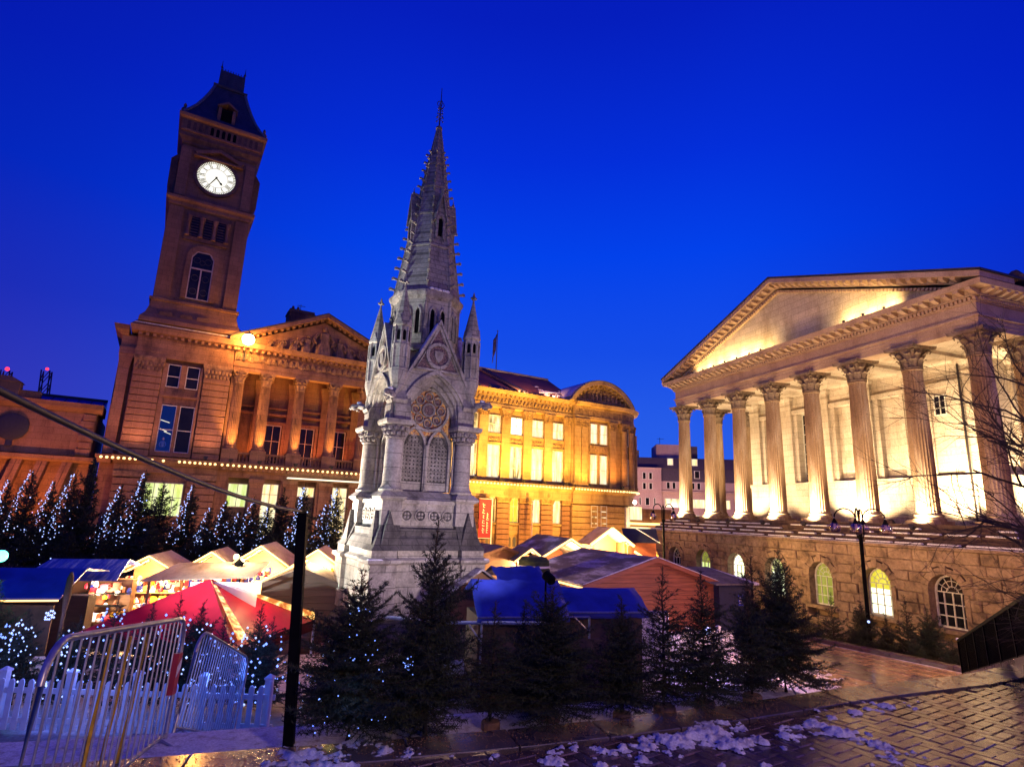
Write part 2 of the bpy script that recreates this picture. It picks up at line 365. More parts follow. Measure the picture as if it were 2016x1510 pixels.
    def mesh(s, name, mats, smooth=0, midx=None):
        me = bpy.data.meshes.new(name); me.from_pydata(s.v, [], s.f)
        for m in (mats if isinstance(mats, (list, tuple)) else [mats]): me.materials.append(M[m] if isinstance(m, str) else m)
        if midx is not None: me.polygons.foreach_set('material_index', midx)
        if smooth:
            me.polygons.foreach_set('use_smooth', [True] * len(me.polygons))
            try: me.set_sharp_from_angle(angle=R(smooth))
            except Exception: pass
        me.update(); return me

def link(name, me, parent=None, loc=(0, 0, 0), rz=0.0, label=None, kind=None):
    o = bpy.data.objects.new(name, me); COL.objects.link(o)
    o.location = loc; o.rotation_euler = (0, 0, rz)
    if parent: o.parent = parent
    if label: o['label'] = label
    if kind: o['kind'] = kind
    return o
def part(name, mb, mat, parent, smooth=0, loc=(0, 0, 0), rz=0.0, label=None, kind=None):
    return link(name, mb.mesh(name, mat, smooth), parent, loc, rz, label, kind)
def thing(name, label, cat, loc=(0, 0, 0), rz=0.0, group=None):
    o = bpy.data.objects.new(name, None); COL.objects.link(o); o.location = loc; o.rotation_euler = (0, 0, rz)
    o['label'] = label; o['category'] = cat
    if group: o['group'] = group
    return o
def tag(o, label, cat, group=None):
    o['label'] = label; o['category'] = cat
    if group: o['group'] = group
    return o
def copy_tree(o, parent=None):
    c = o.copy(); COL.objects.link(c); c.parent = parent
    for ch in list(o.children): copy_tree(ch, c)
    return c
def lamp(name, kind, loc, energy, col, target=None, angle=70, blend=.7, radius=.08, parent=None):
    d = bpy.data.lights.new(name, kind); d.energy = energy; d.color = col
    d.shadow_soft_size = radius
    if kind == 'SPOT': d.spot_size = R(angle); d.spot_blend = blend
    o = bpy.data.objects.new(name, d); COL.objects.link(o); o.location = loc
    if target is not None: o.rotation_euler = (Vector(target) - Vector(loc)).to_track_quat('-Z', 'Y').to_euler()
    if parent: o.parent = parent
    return o
FLOOD = {'column floodlights': 12, 'wall floodlights': 6.5, 'pediment floodlights': 2.2, 'museum floodlights': 5.0, 'wing floodlights': 3.0, 'wing front floodlights': 34, 'hall front floodlights': 8.5, 'roof floodlights': 40}
def floodlight(loc, target, energy, col, label, angle=80, group='floodlights', s=.16, blend=.75):
    """a small floodlight on the spot, aimed at its target, with its own light"""
    q = (Vector(target) - Vector(loc)).to_track_quat('-Z', 'Y')
    e = thing('floodlight', label, 'floodlight', loc, 0, group)
    T = q.to_matrix().to_4x4()
    b_ = MB(T); b_.rectloft([(-s * .55, s * .55, -s * .55, s * .55, s * 1.2), (-s, s, -s, s, -s * .2), (-s, s, -s, s, 0)]); part('housing', b_, 'iron', e)
    l = MB(T); l.box(-s * .85, s * .85, -s * .85, s * .85, -.012, -.002); part('lens', l, 'flood_lens', e)
    st = MB(); st.box(-s * .12, s * .12, -s * .12, s * .12, -s * 2.0, -.001); part('bracket', st, 'iron', e)
    d = (Vector(target) - Vector(loc)).normalized() * .05
    lamp('floodlight_beam', 'SPOT', d, energy * FLOOD.get(group, 6.0), col, Vector(target) - Vector(loc), angle, blend, s * .6, e)
    return e
def arch_pts(x0, x1, z0, zs, n=10, top=None):
    """outline of a round-headed opening, from bottom left round to bottom right"""
    c = (x0 + x1) / 2; r = (x1 - x0) / 2; h = r if top is None else top
    return [(x0, z0)] + [(c - r * math.cos(PI * k / n), zs + h * math.sin(PI * k / n)) for k in range(n + 1)] + [(x1, z0)]
def pointed(x0, x1, zs, apex, n=9):
    """pointed arch from spring left to spring right (x,z)"""
    c = (x0 + x1) / 2; w = (x1 - x0) / 2; h = apex - zs
    rr = (w * w + h * h) / (2 * w); pts = []
    for k in range(n + 1):
        a = math.asin(min(1, h / rr)) * k / n
        pts.append((x0 + rr - rr * math.cos(a), zs + rr * math.sin(a)))
    return pts + [(2 * c - x, z) for x, z in pts[::-1][1:]]
def window(parent, x0, x1, z0, z1, y, pane, frame='frame', nx=2, zb=(), fw=.07, arch=False, label=None, depth=.10, bar=.045):
    """window frame with bars (a part) and its pane behind (a sub-part)"""
    f = MB()
    if arch:
        zs = z1 - (x1 - x0) / 2
        O = arch_pts(x0, x1, z0, zs); I = arch_pts(x0 + fw, x1 - fw, z0 + fw, zs); f.strip(I, O, y, y + depth); f.box(x0 + fw, x1 - fw, y, y + depth, z0, z0 + fw)
    else:
        zs = z1
        f.box(x0, x0 + fw, y, y + depth, z0, z1); f.box(x1 - fw, x1, y, y + depth, z0, z1)
        f.box(x0 + fw, x1 - fw, y, y + depth, z0, z0 + fw); f.box(x0 + fw, x1 - fw, y, y + depth, z1 - fw, z1)
    for k in range(1, nx):
        xc = x0 + (x1 - x0) * k / nx
        f.box(xc - bar / 2, xc + bar / 2, y + .012, y + depth - .012, z0 + fw, zs if arch else z1 - fw)
    for zc in zb: f.box(x0 + fw, x1 - fw, y + .006, y + depth - .006, zc - bar / 2, zc + bar / 2)
    if arch:
        c = (x0 + x1) / 2; r = (x1 - x0) / 2 - fw
        for k in range(1, 6):
            a = PI * k / 6; d = Vector((math.cos(a), 0, math.sin(a))); p = Vector((c, y + depth / 2, zs))
            f.tube([p + d * r * .3, p + d * r * 1.0], bar * .5, 4)
        f.tube([(c + r * .38 * math.cos(PI * k / 8), y + depth / 2, zs + r * .38 * math.sin(PI * k / 8)) for k in range(9)], bar * .5, 4)
        f.tube([(c + r * .72 * math.cos(PI * k / 10), y + depth / 2, zs + r * .72 * math.sin(PI * k / 10)) for k in range(11)], bar * .4, 4)
    w = part('window', f, frame, parent, label=label)
    p = MB()
    if arch: p.prism(arch_pts(x0 + .01, x1 - .01, z0 + .01, z1 - (x1 - x0) / 2), y + depth * .7, y + depth * .9)
    else: p.box(x0 + .01, x1 - .01, y + depth * .7, y + depth * .9, z0 + .01, z1 - .01)
    part('pane', p, pane, w)
    return w
def leaf_ring(mb, r, z0, h, n, out_, rot=0, w=.34):
    """acanthus leaves standing round a bell, curling outwards"""
    for k in range(n):
        a = rot + 2 * PI * k / n; d = Vector((math.cos(a), math.sin(a), 0)); s_ = Vector((-d.y, d.x, 0)); ww = w * r * 2 * PI / n * 1.35
        rows = [(0, 0, .8), (.02, .45, 1.0), (out_ * .35, .8, .95), (out_, 1.0, .7), (out_ * 1.15, .86, .35)]
        prev = None; rings = []
        for o_, t_, wd in rows:
            c = d * (r + o_) + Vector((0, 0, z0 + h * t_))
            rings.append([c - s_ * ww * wd, c + d * .05 * r * 3 * .3 + Vector((0, 0, 0)), c + s_ * ww * wd, c - d * .03])
        mb.loft(rings)
def corinthian(r, h, ab):
    m = MB()
    m.lathe([(r * .98, 0), (r * 1.08, .04 * h), (r * 1.08, .08 * h), (r * .95, .10 * h), (r * 1.0, .5 * h), (r * 1.35, .84 * h), (r * 1.3, .86 * h)], 16)
    leaf_ring(m, r * 1.0, .10 * h, .34 * h, 8, r * .38)
    leaf_ring(m, r * 1.02, .30 * h, .38 * h, 8, r * .52, PI / 8)
    for k in range(4):
        a = PI / 4 + k * PI / 2; d = Vector((math.cos(a), math.sin(a), 0))
        m.tube([d * r * 1.05 + Vector((0, 0, .5 * h)), d * r * 1.35 + Vector((0, 0, .74 * h)), d * r * 1.75 + Vector((0, 0, .83 * h)), d * r * 1.95 + Vector((0, 0, .76 * h)), d * r * 1.8 + Vector((0, 0, .68 * h))], r * .2, 5, r * .1)
    # abacus with hollowed sides
    ring = []
    for k in range(4):
        a0 = PI / 4 + k * PI / 2
        c0 = Vector((math.cos(a0), math.sin(a0), 0)) * ab * 1.414; a1 = a0 + PI / 2; c1 = Vector((math.cos(a1), math.sin(a1), 0)) * ab * 1.414
        mid = (c0 + c1) / 2
        for t_ in (0.0, .06, .25, .5, .75, .94):
            p = c0.lerp(c1, t_); p = p - mid.normalized() * ab * .22 * math.sin(PI * t_) ; ring.append((p.x, p.y))
    m.loft([[(x, y, .86 * h) for x, y in ring], [(x * 1.03, y * 1.03, .93 * h) for x, y in ring], [(x * 1.05, y * 1.05, h) for x, y in ring]])
    return m
# ================================================================== GROUND
TZ = -2.38                      # upper terrace;  the square lies at SZ, the area by the columned hall lower still
SZ = -4.5
KA, KB, KC = (20.0, 13.4), (12.94, 25.2), (10.5, 29.3)
g = MB()
g.poly([(x, y, SZ) for x, y in [(-220, -120), (220, -120), (220, 13.4), KA, KB, KC, (12.6, 58), (12.9, 66), (220, 66), (220, 420), (-220, 420)]])
o = part('square_ground', g, 'square', None, kind='structure')
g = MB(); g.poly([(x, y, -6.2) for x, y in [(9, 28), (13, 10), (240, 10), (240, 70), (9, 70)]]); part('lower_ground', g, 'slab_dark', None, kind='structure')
g = MB(); g.poly([(x, y, -7.0) for x, y in [(-2500, -1500), (2500, -1500), (2500, 3000), (-2500, 3000)]]); part('far_ground', g, 'far_ground', None, kind='structure')

# ================================================================== THE COLUMNED HALL
TH_A = R(-70.72); TH_O = (17.23, 57.33, 0.0)
th_m = Matrix.Translation(TH_O) @ Matrix.Rotation(TH_A, 4, 'Z')
def thw(x, y, z): return th_m @ Vector((x, y, z))
hall = thing('columned_hall', 'floodlit temple style hall with fluted Corinthian columns and a wide pediment', 'town hall', TH_O, TH_A)
SP = 3.901; L7 = SP * 7; FZ = 0.35
LEN = 42.0                       # how far the flank runs back
# --- columns
cb = MB(); cb.box(-.86, .86, -.86, .86, 0, .22); cb.lathe([(.84, .221), (.86, .30), (.80, .38), (.72, .42), (.72, .47), (.76, .52), (.72, .58), (.66, .62)], 24)
base_me = cb.mesh('base', 'hall_col', 30)
cs = MB(); cs.lathe([(.66, .621), (.62, .72), (.615, 2.5), (.60, 5.0), (.56, 7.5), (.53, 9.1), (.545, 9.25), (.50, 9.27)], 48, flute=.075); cs.lathe([(.57, 9.271), (.60, 9.32), (.57, 9.38)], 20)
shaft_me = cs.mesh('column', 'hall_col', 25)
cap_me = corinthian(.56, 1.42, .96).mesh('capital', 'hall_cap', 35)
def hall_col(x, y):
    c = link('column', shaft_me, hall, (x, y, FZ)); link('base', base_me, c); link('capital', cap_me, c, (0, 0, 9.381))
for k in range(8): hall_col(k * SP, 0)
for k in range(1, 4): hall_col(0, k * SP); hall_col(L7, k * SP)
hall_col(L7, 4 * SP)
# --- entablature (front and both flanks): architrave of three fasciae, frieze, dentils, modillions, cornice
ZA = 11.16
def ring_band(off, z0, z1, off1=None):
    o1 = off if off1 is None else off1
    m = MB(); m.rectloft([(-off, L7 + off, -off, LEN, z0), (-o1, L7 + o1, -o1, LEN, z1)]); return m
a_ = MB(); a_.box(-.50, L7 + .50, -.50, .50, ZA, 11.40); a_.box(-.50, .50, .50, LEN, ZA, 11.40); a_.box(L7 - .5, L7 + .5, .50, LEN, ZA, 11.40)
part('architrave', a_, 'hall_ent', hall)
part('fascia', ring_band(.54, 11.402, 11.62), 'hall_ent', hall); part('fascia', ring_band(.58, 11.622, 11.84), 'hall_ent', hall)
part('fillet', ring_band(.68, 11.842, 11.97), 'hall_ent', hall); part('frieze', ring_band(.55, 11.972, 12.70), 'hall_ent', hall)
part('moulding', ring_band(.64, 12.702, 12.78), 'hall_ent', hall)
part('dentil_band', ring_band(.62, 12.782, 13.0), 'hall_ent', hall)
part('moulding', ring_band(.84, 13.002, 13.07), 'hall_ent', hall)
part('modillion_band', ring_band(.80, 13.072, 13.36), 'hall_ent', hall)
part('cornice', ring_band(1.42, 13.362, 13.66, 1.50), 'hall_ent', hall)
dm = MB(); dm.box(-.075, .075, -.14, .0, 0, .19); den_me = dm.mesh('dentil', 'hall_ent')
n = 118
for k in range(n): link('dentil', den_me, hall, (-.6 + (L7 + 1.2) * k / (n - 1), -.622, 12.79))
for k in range(52): link('dentil', den_me, hall, (L7 + .622, -.35 + k * .24, 12.79), PI / 2)
mm = MB(); mm.loft([[(-.14, -.56, .14), (.14, -.56, .14), (.14, -.56, .27), (-.14, -.56, .27)], [(-.14, -.2, .02), (.14, -.2, .02), (.14, -.2, .27), (-.14, -.2, .27)], [(-.14, 0, 0), (.14, 0, 0), (.14, 0, .27), (-.14, 0, .27)]])
mod_me = mm.mesh('modillion', 'hall_ent')
n = 44
for k in range(n): link('modillion', mod_me, hall, (-.7 + (L7 + 1.4) * k / (n - 1), -.802, 13.08))
for k in range(18): link('modillion', mod_me, hall, (L7 + .802, -.3 + k * .67, 13.08), PI / 2)
# --- pediment
XM = L7 / 2; AP = 18.95
def rake(off_out, z_base0, thick, y0, y1, name='raking_cornice', mat='hall_ent'):
    m = MB()
    xl, xr = -off_out, L7 + off_out; za = AP - (13.66 - z_base0)
    sl = (AP - 13.66) / (XM + 1.5)
    zt = z_base0 + sl * (XM + off_out)
    lo = [(xl, z_base0), (XM, zt), (xr, z_base0)]; hi = [(xl, z_base0 + thick), (XM, zt + thick), (xr, z_base0 + thick)]
    m.strip(lo, hi, y0, y1); part(name, m, mat, hall)
sl = (AP - 13.66) / (XM + 1.5)
ty = MB(); ty.prism([(.2, 13.662), (L7 - .2, 13.662), (XM, 13.662 + sl * (XM - .2))], -.45, 1.4); part('tympanum', ty, 'hall', hall)
rake(1.5, 13.70, .34, -1.5, 1.4)          # top cornice
rake(-.05, 13.90, .27, -.80, -.452, 'raking_moulding')
rake(-.9, 13.84, .20, -.62, -.452, 'raking_dentil_band')
ang = math.atan(sl)
for sgn in (0, 1):
    for k in range(22):
        t_ = (k + .6) / 22; x = -.3 + t_ * (XM + .3); z = 13.70 + sl * (x + 1.5) - .29
        q = link('modillion', mod_me, hall, (x if sgn == 0 else L7 - x, -.802, z)); q.rotation_euler = (0, -ang if sgn == 0 else ang, 0)
    for k in range(52):
        t_ = (k + .5) / 52; x = 1.1 + t_ * (XM - 1.2); z = 13.84 + sl * (x - .9) - .02
        q = link('dentil', den_me, hall, (x if sgn == 0 else L7 - x, -.622, z)); q.rotation_euler = (0, -ang if sgn == 0 else ang, 0)
rf = MB(); rf.strip([(-1.6, 14.046), (XM, 14.046 + sl * (XM + 1.6)), (L7 + 1.6, 14.046)], [(-1.6, 14.16), (XM, 14.16 + sl * (XM + 1.6)), (L7 + 1.6, 14.16)], -1.55, LEN); part('roof', rf, 'slate', hall)
ac = MB(); ac.loft([[(L7 + 1.0, 1.8, 14.1), (L7 + 1.5, 1.8, 14.1), (L7 + 1.5, 2.2, 14.1), (L7 + 1.0, 2.2, 14.1)], [(L7 + .9, 1.75, 14.4), (L7 + 1.6, 1.75, 14.4), (L7 + 1.6, 2.25, 14.4), (L7 + .9, 2.25, 14.4)], [(L7 + 1.15, 1.9, 14.7), (L7 + 1.4, 1.9, 14.7), (L7 + 1.4, 2.1, 14.7), (L7 + 1.15, 2.1, 14.7)]]); part('acroterion', ac, 'hall_cap', hall, 40)
ce = MB(); ce.box(.5, L7 - .5, .52, LEN, 11.17, 11.30)
for k in range(1, 7): ce.box(k * SP - .35, k * SP + .35, .52, 4.6, 10.95, 11.168)
part('portico_ceiling', ce, 'hall', hall)
# --- inner walls with pilasters and tall recessed windows
CX0, CX1, CY = 3.1, L7 - 3.1, 5.15
wl = MB(); wl.box(CX0, CX1, CY + .9, LEN - .5, FZ, 11.165)
xs_ = CX0
for k in range(1, 6):
    xc = (k + .5) * SP; wl.box(xs_, xc - .87, CY + .25, CY + .899, 3.0, 9.6); xs_ = xc + .87
wl.box(xs_, CX1, CY + .25, CY + .899, 3.0, 9.6); wl.box(CX0, CX1, CY + .25, CY + .899, 9.601, 11.164)
part('inner_wall', wl, 'hall', hall)
lw = MB(); lw.box(CX0 - .12, CX1 + .12, CY + .10, CY + .248, FZ, 3.35); lw.box(CX0 - .16, CX1 + .16, CY + .02, CY + .248, 3.352, 3.62); lw.box(CX0 - .15, CX1 + .15, CY - .02, CY + .248, FZ, .75); lw.box(CX0, CX1, CY + .249, CY + .897, FZ, 2.999); part('dado', lw, 'hall', hall)
lf = MB(); lf.box(CX1 + .002, CX1 + .3, CY + .5, LEN - .6, FZ, 3.35); lf.box(CX1 + .002, CX1 + .34, CY + .5, LEN - .6, 3.352, 3.6); part('dado', lf, 'hall', hall)
pil = MB(); pil.box(-.6, .6, 0, .248, 3.63, 10.3); pil.box(-.66, .66, -.06, .248, 10.3, 10.42)
pil.rectloft([(-.6, .6, 0, .248, 10.422), (-.62, .62, -.04, .248, 10.8), (-.8, .8, -.2, .248, 11.05), (-.8, .8, -.2, .248, 11.16)])
pil_me = pil.mesh('pilaster', 'hall')
for k in range(1, 7): link('pilaster', pil_me, hall, (min(max(k * SP, CX0 + .6), CX1 - .6), CY, 0))
for k in range(2, 8): link('pilaster', pil_me, hall, (CX1 + .249, k * SP + .4, 0), PI / 2)
for k in range(1, 6):
    xc = (k + .5) * SP
    s_ = MB(); s_.box(xc - 1.12, xc - .875, CY + .17, CY + .249, 3.63, 9.6); s_.box(xc + .875, xc + 1.12, CY + .17, CY + .249, 3.63, 9.6); s_.box(xc - 1.3, xc + 1.3, CY + .05, CY + .249, 9.602, 9.95); part('window_surround', s_, 'hall', hall)
    if k in (1, 2): window(hall, xc - .85, xc + .85, 3.65, 9.58, CY + .74, 'glass_dark', 'frame_white', 4, [4.4 + .85 * j for j in range(6)], .08)
    else: 
        b_ = MB(); b_.box(xc - .85, xc + .85, CY + (.55 if k < 5 else .252), CY + .895, 3.65, 9.58); part('blind_window', b_, 'hall', hall)
window(hall, 5.5 * SP - .62, 5.5 * SP + .22, 7.7, 9.1, CY + .14, 'glass_dark', 'frame_white', 2, [8.2, 8.65], .07)
for yy, z0, z1 in ((9.7, 7.2, 8.9), (13.6, 7.2, 8.9)):
    T = Matrix.Translation((CX1, yy, 0)) @ Matrix.Rotation(PI / 2, 4, 'Z')
    f = MB(T)
    for q in ((-.5, -.42, -.12, -.004, z0, z1), (.42, .5, -.12, -.004, z0, z1), (-.42, .42, -.12, -.004, z0, z0 + .08), (-.42, .42, -.12, -.004, z1 - .08, z1), (-.03, .03, -.1, -.02, z0 + .08, z1 - .08), (-.42, .42, -.09, -.02, z0 + .8, z0 + .85)): f.box(*q)
    w_ = part('window', f, 'frame_white', hall); p = MB(T); p.box(-.48, .48, -.03, -.008, z0 + .02, z1 - .02); part('pane', p, 'glass_dark', w_)
T = Matrix.Translation((CX1 + .35, 11.7, 0)) @ Matrix.Rotation(PI / 2, 4, 'Z')
f = MB(T)
for q in ((-.6, -.5, -.14, -.004, .5, 2.5), (.5, .6, -.14, -.004, .5, 2.5), (-.5, .5, -.14, -.004, 2.4, 2.5), (-.03, .03, -.1, -.02, .5, 2.4), (-.5, .5, -.09, -.02, 1.4, 1.46), (-.5, .5, -.14, -.004, .5, .58)): f.box(*q)
w_ = part('window', f, 'frame_white', hall, label='small yellow lit window low on the side wall'); p = MB(T); p.box(-.58, .58, -.03, -.008, .52, 2.48); part('pane', p, 'pane_amber', w_)
# --- floor, steps with snow on their edges
fl = MB(); fl.box(-1.15, L7 + 1.15, -1.15, LEN, FZ - .30, FZ); part('floor', fl, 'step', hall)
bl = MB(); bl.cbox(0, 1.92, 0, .4, 0, .262, .012); blk_me = bl.mesh('step_block', 'step')
sn = MB(); sn.rectloft([(.02, 1.90, -.02, .22, .2625), (.03, 1.89, -.024, .22, .315), (.08, 1.84, .0, .17, .345)]); snl_me = sn.mesh('snow_strip', 'snow')
rng = random.Random(3)
for i in range(4):
    z = FZ - .30 - (i) * .265 - .002 * 0
    y = -1.15 - (i + 1) * .33
    core = MB(); core.box(y * 0 - 1.15 - (i + 1) * .33 + .41, L7 + 1.15 + (i + 1) * .33 - .41, y + .41, LEN, z - .265 - .004, z - .006 * (i + 1)); part('step', core, 'step', hall)
    x = -1.15 - (i + 1) * .33; xe = L7 + 1.15 + (i + 1) * .33; k = 0
    while x < xe - .3:
        w_ = min(1.92, xe - x - .012)
        q = link('step_block', blk_me, hall, (x, y, z - .265)); q.scale = (w_ / 1.92 - .006, 1, 1)
        if rng.random() < .88:
            s2 = link('snow_strip', snl_me, hall, (x + rng.uniform(0, .3), y, z - .265)); s2.scale = ((w_ / 1.92) * rng.uniform(.7, 1.0), rng.uniform(.7, 1.0), rng.uniform(.98, 1.02))
        x += 1.94; k += 1
    yb = y
    x = y
    yy = -1.0 - i * .33
    while yy < 14:
        q = link('step_block', blk_me, hall, (xe, yy, z - .265), PI / 2); yy += 1.94
# --- podium wall of rough blocks with round-headed windows
PY = -2.62; PZ0, PZ1 = -6.2, -.985
PX0, PX1 = -2.7, L7 + 2.7
wl = MB(); wl.box(PX0 + .25, PX1 - .25, PY + .70, LEN, PZ0, PZ1); part('podium_core', wl, 'podium_joint', hall)
cp = MB(); cp.box(PX0 - .08, PX1 + .08, PY - .08, PY + .6, PZ1 + .002, PZ1 + .16); cp.box(PX1 - .6, PX1 + .08, PY + .6, LEN, PZ1 + .002, PZ1 + .16); part('podium_coping', cp, 'podium', hall)
s3 = MB(); s3.rectloft([(PX0, PX1, PY - .07, PY + .12, PZ1 + .161), (PX0 + .1, PX1 - .1, PY - .04, PY + .09, PZ1 + .19)]); part('snow_strip', s3, 'snow', hall)
WX = [XM + 4.0 * (k - 3) for k in range(7)]
WHW = .92; WZ0, WZS = -4.95, -3.15
rows = [(-6.2, -5.62), (-5.61, -5.03), (-5.02, -4.46), (-4.45, -3.89), (-3.88, -3.32), (-3.31, -2.75), (-2.74, -2.2), (-2.19, -1.62), (-1.61, -.99)]
def clear(x0, x1, z0, z1):
    out_ = [(x0, x1)]
    for c in WX:
        if z1 < WZ0 - .22 or z0 > WZS + WHW + .30: continue
        zz = max(abs(z0 - WZS) if z0 > WZS else 0, 0)
        hw = WHW + .26
        if z0 > WZS: hw = math.sqrt(max(0, (WHW + .34) ** 2 - (z0 - WZS) ** 2)) if z0 - WZS < WHW + .34 else 0
        if hw <= 0: continue
        nx = []
        for a, b_ in out_:
            if b_ <= c - hw or a >= c + hw: nx.append((a, b_)); continue
            if a < c - hw: nx.append((a, c - hw))
            if b_ > c + hw: nx.append((c + hw, b_))
        out_ = nx
    return out_
blocks = []
for ri, (z0, z1) in enumerate(rows):
    x = PX0 - (ri % 2) * .55
    while x < PX1:
        w_ = rng.uniform(.85, 1.5); a, b_ = max(x, PX0), min(x + w_, PX1); x += w_
        if b_ - a < .15: continue
        for a2, b2 in clear(a, b_ - .02, z0, z1):
            if b2 - a2 > .12: blocks.append((a2, b2, z0, z1))
blocks.sort(key=lambda q: -(q[1] - q[0]) * (q[3] - q[2]))
rest = MB()
for i, (a, b_, z0, z1) in enumerate(blocks):
    m = MB() if i < 296 else rest
    y0 = PY + rng.uniform(-.035, .03); c = .05
    j = len(m.v)
    m.cbox(a, b_, y0, PY + .698, z0, z1, c)
    for k in range(j + 8, j + 12):
        v = m.v[k]; m.v[k] = (v[0] + rng.uniform(-.03, .03), v[1] + rng.uniform(-.045, .02), v[2] + rng.uniform(-.025, .025))
    if i < 296: part('stone_block', m, 'podium', hall)
if rest.v: part('stone_block', rest, 'podium', hall, kind='stuff')
# flank of the podium past the corner
fb = MB()
for ri, (z0, z1) in enumerate(rows):
    y = PY + .4 - (ri % 2) * .5
    while y < 16:
        w_ = rng.uniform(.9, 1.5); fb.box(PX1 - .25, PX1 + rng.uniform(-.03, .03), max(y, PY + .702), y + w_ - .02, z0, z1); y += w_
part('flank_stone', fb, 'podium', hall, kind='stuff')
panes = ['glass_dark', 'pane_green', 'pane_blaze', 'pane_blaze', 'pane_lime', 'pane_blaze', 'glass_dark']
for k, c in enumerate(WX):
    # voussoirs round the head, jambs and sill
    for j in range(11):
        a0 = PI * j / 11 + .012; a1 = PI * (j + 1) / 11 - .012; m = MB(); ro = WHW + .36 + (.12 if j % 2 else 0) ; ri_ = WHW
        pts = [(c - ri_ * math.cos(a0), WZS + ri_ * math.sin(a0)), (c - ro * math.cos(a0), WZS + ro * math.sin(a0)), (c - ro * math.cos(a1), WZS + ro * math.sin(a1)), (c - ri_ * math.cos(a1), WZS + ri_ * math.sin(a1))]
        m.prism(pts, PY - .015 - (.02 if j % 2 else 0), PY + .697); part('voussoir', m, 'podium', hall)
    for sx in (-1, 1): jm = MB(); jm.box(c + sx * WHW, c + sx * (WHW + .255), PY + .0, PY + .697, WZ0, WZS - .012); part('window_jamb', jm, 'podium', hall)
    for sx in (-1, 1):
        A = [(c + sx * (WHW + .42) * math.cos(PI / 2 * j / 6), WZS + .02 + (WHW + .42) * math.sin(PI / 2 * j / 6)) for j in range(7)]
        B = [(c + sx * 1.62, WZS + .02), (c + sx * 1.62, WZS + .5), (c + sx * 1.62, WZS + 1.0), (c + sx * 1.62, -1.63), (c + sx * 1.1, -1.63), (c + sx * .5, -1.63), (c + sx * .001, -1.63)]
        sm = MB(); sm.strip(A, B, PY + .03, PY + .69); part('spandrel_stone', sm, 'podium', hall)
    si = MB(); si.box(c - WHW - .3, c + WHW + .3, PY - .13, PY + .697, WZ0 - .2, WZ0 - .002); part('window_sill', si, 'podium', hall)
    fr = window(hall, c - WHW + .01, c + WHW - .01, WZ0, WZS + WHW - .01, PY + .50, panes[k], 'frame_white', 4, [WZ0 + .6, WZ0 + 1.2, WZS], .09, True, depth=.12, bar=.05)
    if k == 5:
        p = MB(); p.prism(arch_pts(c - WHW + .05, c + WHW - .05, WZS - .3, WZS, top=WHW - .06), PY + .576, PY + .579); part('blind', p, 'pane_amber', fr)
    if k in (1, 3):
        p = MB(); p.prism(arch_pts(c - WHW + .05, c + WHW - .05, WZS - .15, WZS, top=WHW - .06), PY + .576, PY + .579); part('blind', p, 'pane_lime' if k == 1 else 'pane_green', fr)
dp = MB(); dp.tube([(5.45 * SP + 1.6, CY - .12, FZ), (5.45 * SP + 1.6, CY - .12, 10.9)], .06, 6); part('rainwater_pipe', dp, 'iron', hall)

# --- its floodlights
ordn = ['first', 'second', 'third', 'fourth', 'fifth', 'sixth', 'seventh', 'eighth']
CW = (1.0, .72, .40); CWW = (1.0, .72, .40)
for k in range(8):
    if k < 7:
        floodlight(thw(k * SP + .35, -1.95, .22), thw(k * SP, -.2, 2.3), [400, 420, 420, 420, 420, 400, 360][k], CW, f'floodlight at the foot of the {ordn[k]} portico column counting from the pale apartment block', 92, 'column floodlights')
for k, (x, e) in enumerate(((3.7, 620), (6.4, 170), (9.2, 300), (13.5, 720), (16.4, 620), (19.0, 130), (21.7, 1500), (24.6, 1500))):
    floodlight(thw(x, 2.6, .52), thw(x + .1, CY + .2, 3.2), e, CWW, f'floodlight on the portico floor washing the inner wall, {ordn[k]} from the street end', 84, 'wall floodlights')
floodlight(thw(L7 - 1.0, 7.5, .52), thw(L7 - 3.6, 8.6, 3.5), 1500, CWW, 'floodlight on the hall floor along its side wall beyond the corner column', 110, 'wall floodlights')
floodlight(thw(L7 - .2, 1.9, .52), thw(L7 - .1, .4, 4.5), 260, CW, 'floodlight behind the corner column of the hall', 70, 'column floodlights')
for i, x in enumerate((3.4, 4.9, 6.4, 7.9, 9.4, 10.9, 12.2, 20.0, 21.5, 23.0)):
    floodlight(thw(x, -1.32, 13.80), thw(x + (.4 if x < 15 else -.4), -.42, 14.25), (150, 190, 230, 230, 220, 180, 90, 150, 200, 220)[i], (1, .66, .25), f'small floodlight on the pediment cornice, {["first","second","third","fourth","fifth","sixth","seventh","eighth","ninth","tenth"][i]} from the street end', 150, 'pediment floodlights', .08, .9)
for i, (x, e) in enumerate(((2.5, 560), (10.5, 620), (18.5, 620), (26.5, 560))):  # hidden floodlights added to warm and brighten the hall entablature
    floodlight(thw(x, -13.5, (SZ + .4) if x < 15 else -5.8), thw(x, -.6, 9.5), e, (1, .56, .28), ['ground floodlight before the street end of the hall, aimed at its entablature', 'ground floodlight before the hall below its third window, aimed at the entablature', 'ground floodlight behind the kerb spruces, aimed at the hall entablature', 'ground floodlight by the last hall window, aimed at the corner of the entablature'][i], 95, 'hall front floodlights')
# ================================================================== MUSEUM FACADE (local x along it, y into it)
FA = R(30.59); FO = (-23.6, 48.0, 0.0)
f_m = Matrix.Translation(FO) @ Matrix.Rotation(FA, 4, 'Z')
def fw_(x, y, z): return f_m @ Vector((x, y, z))
def snow_slab(parent, x0, x1, y0, y1, z, h=.05, name='snow_cap'):
    m = MB(); m.rectloft([(x0, x1, y0, y1, z + .001), (x0 + .03, x1 - .03, y0 + .02, y1 - .02, z + h)]); return part(name, m, 'snow', parent)
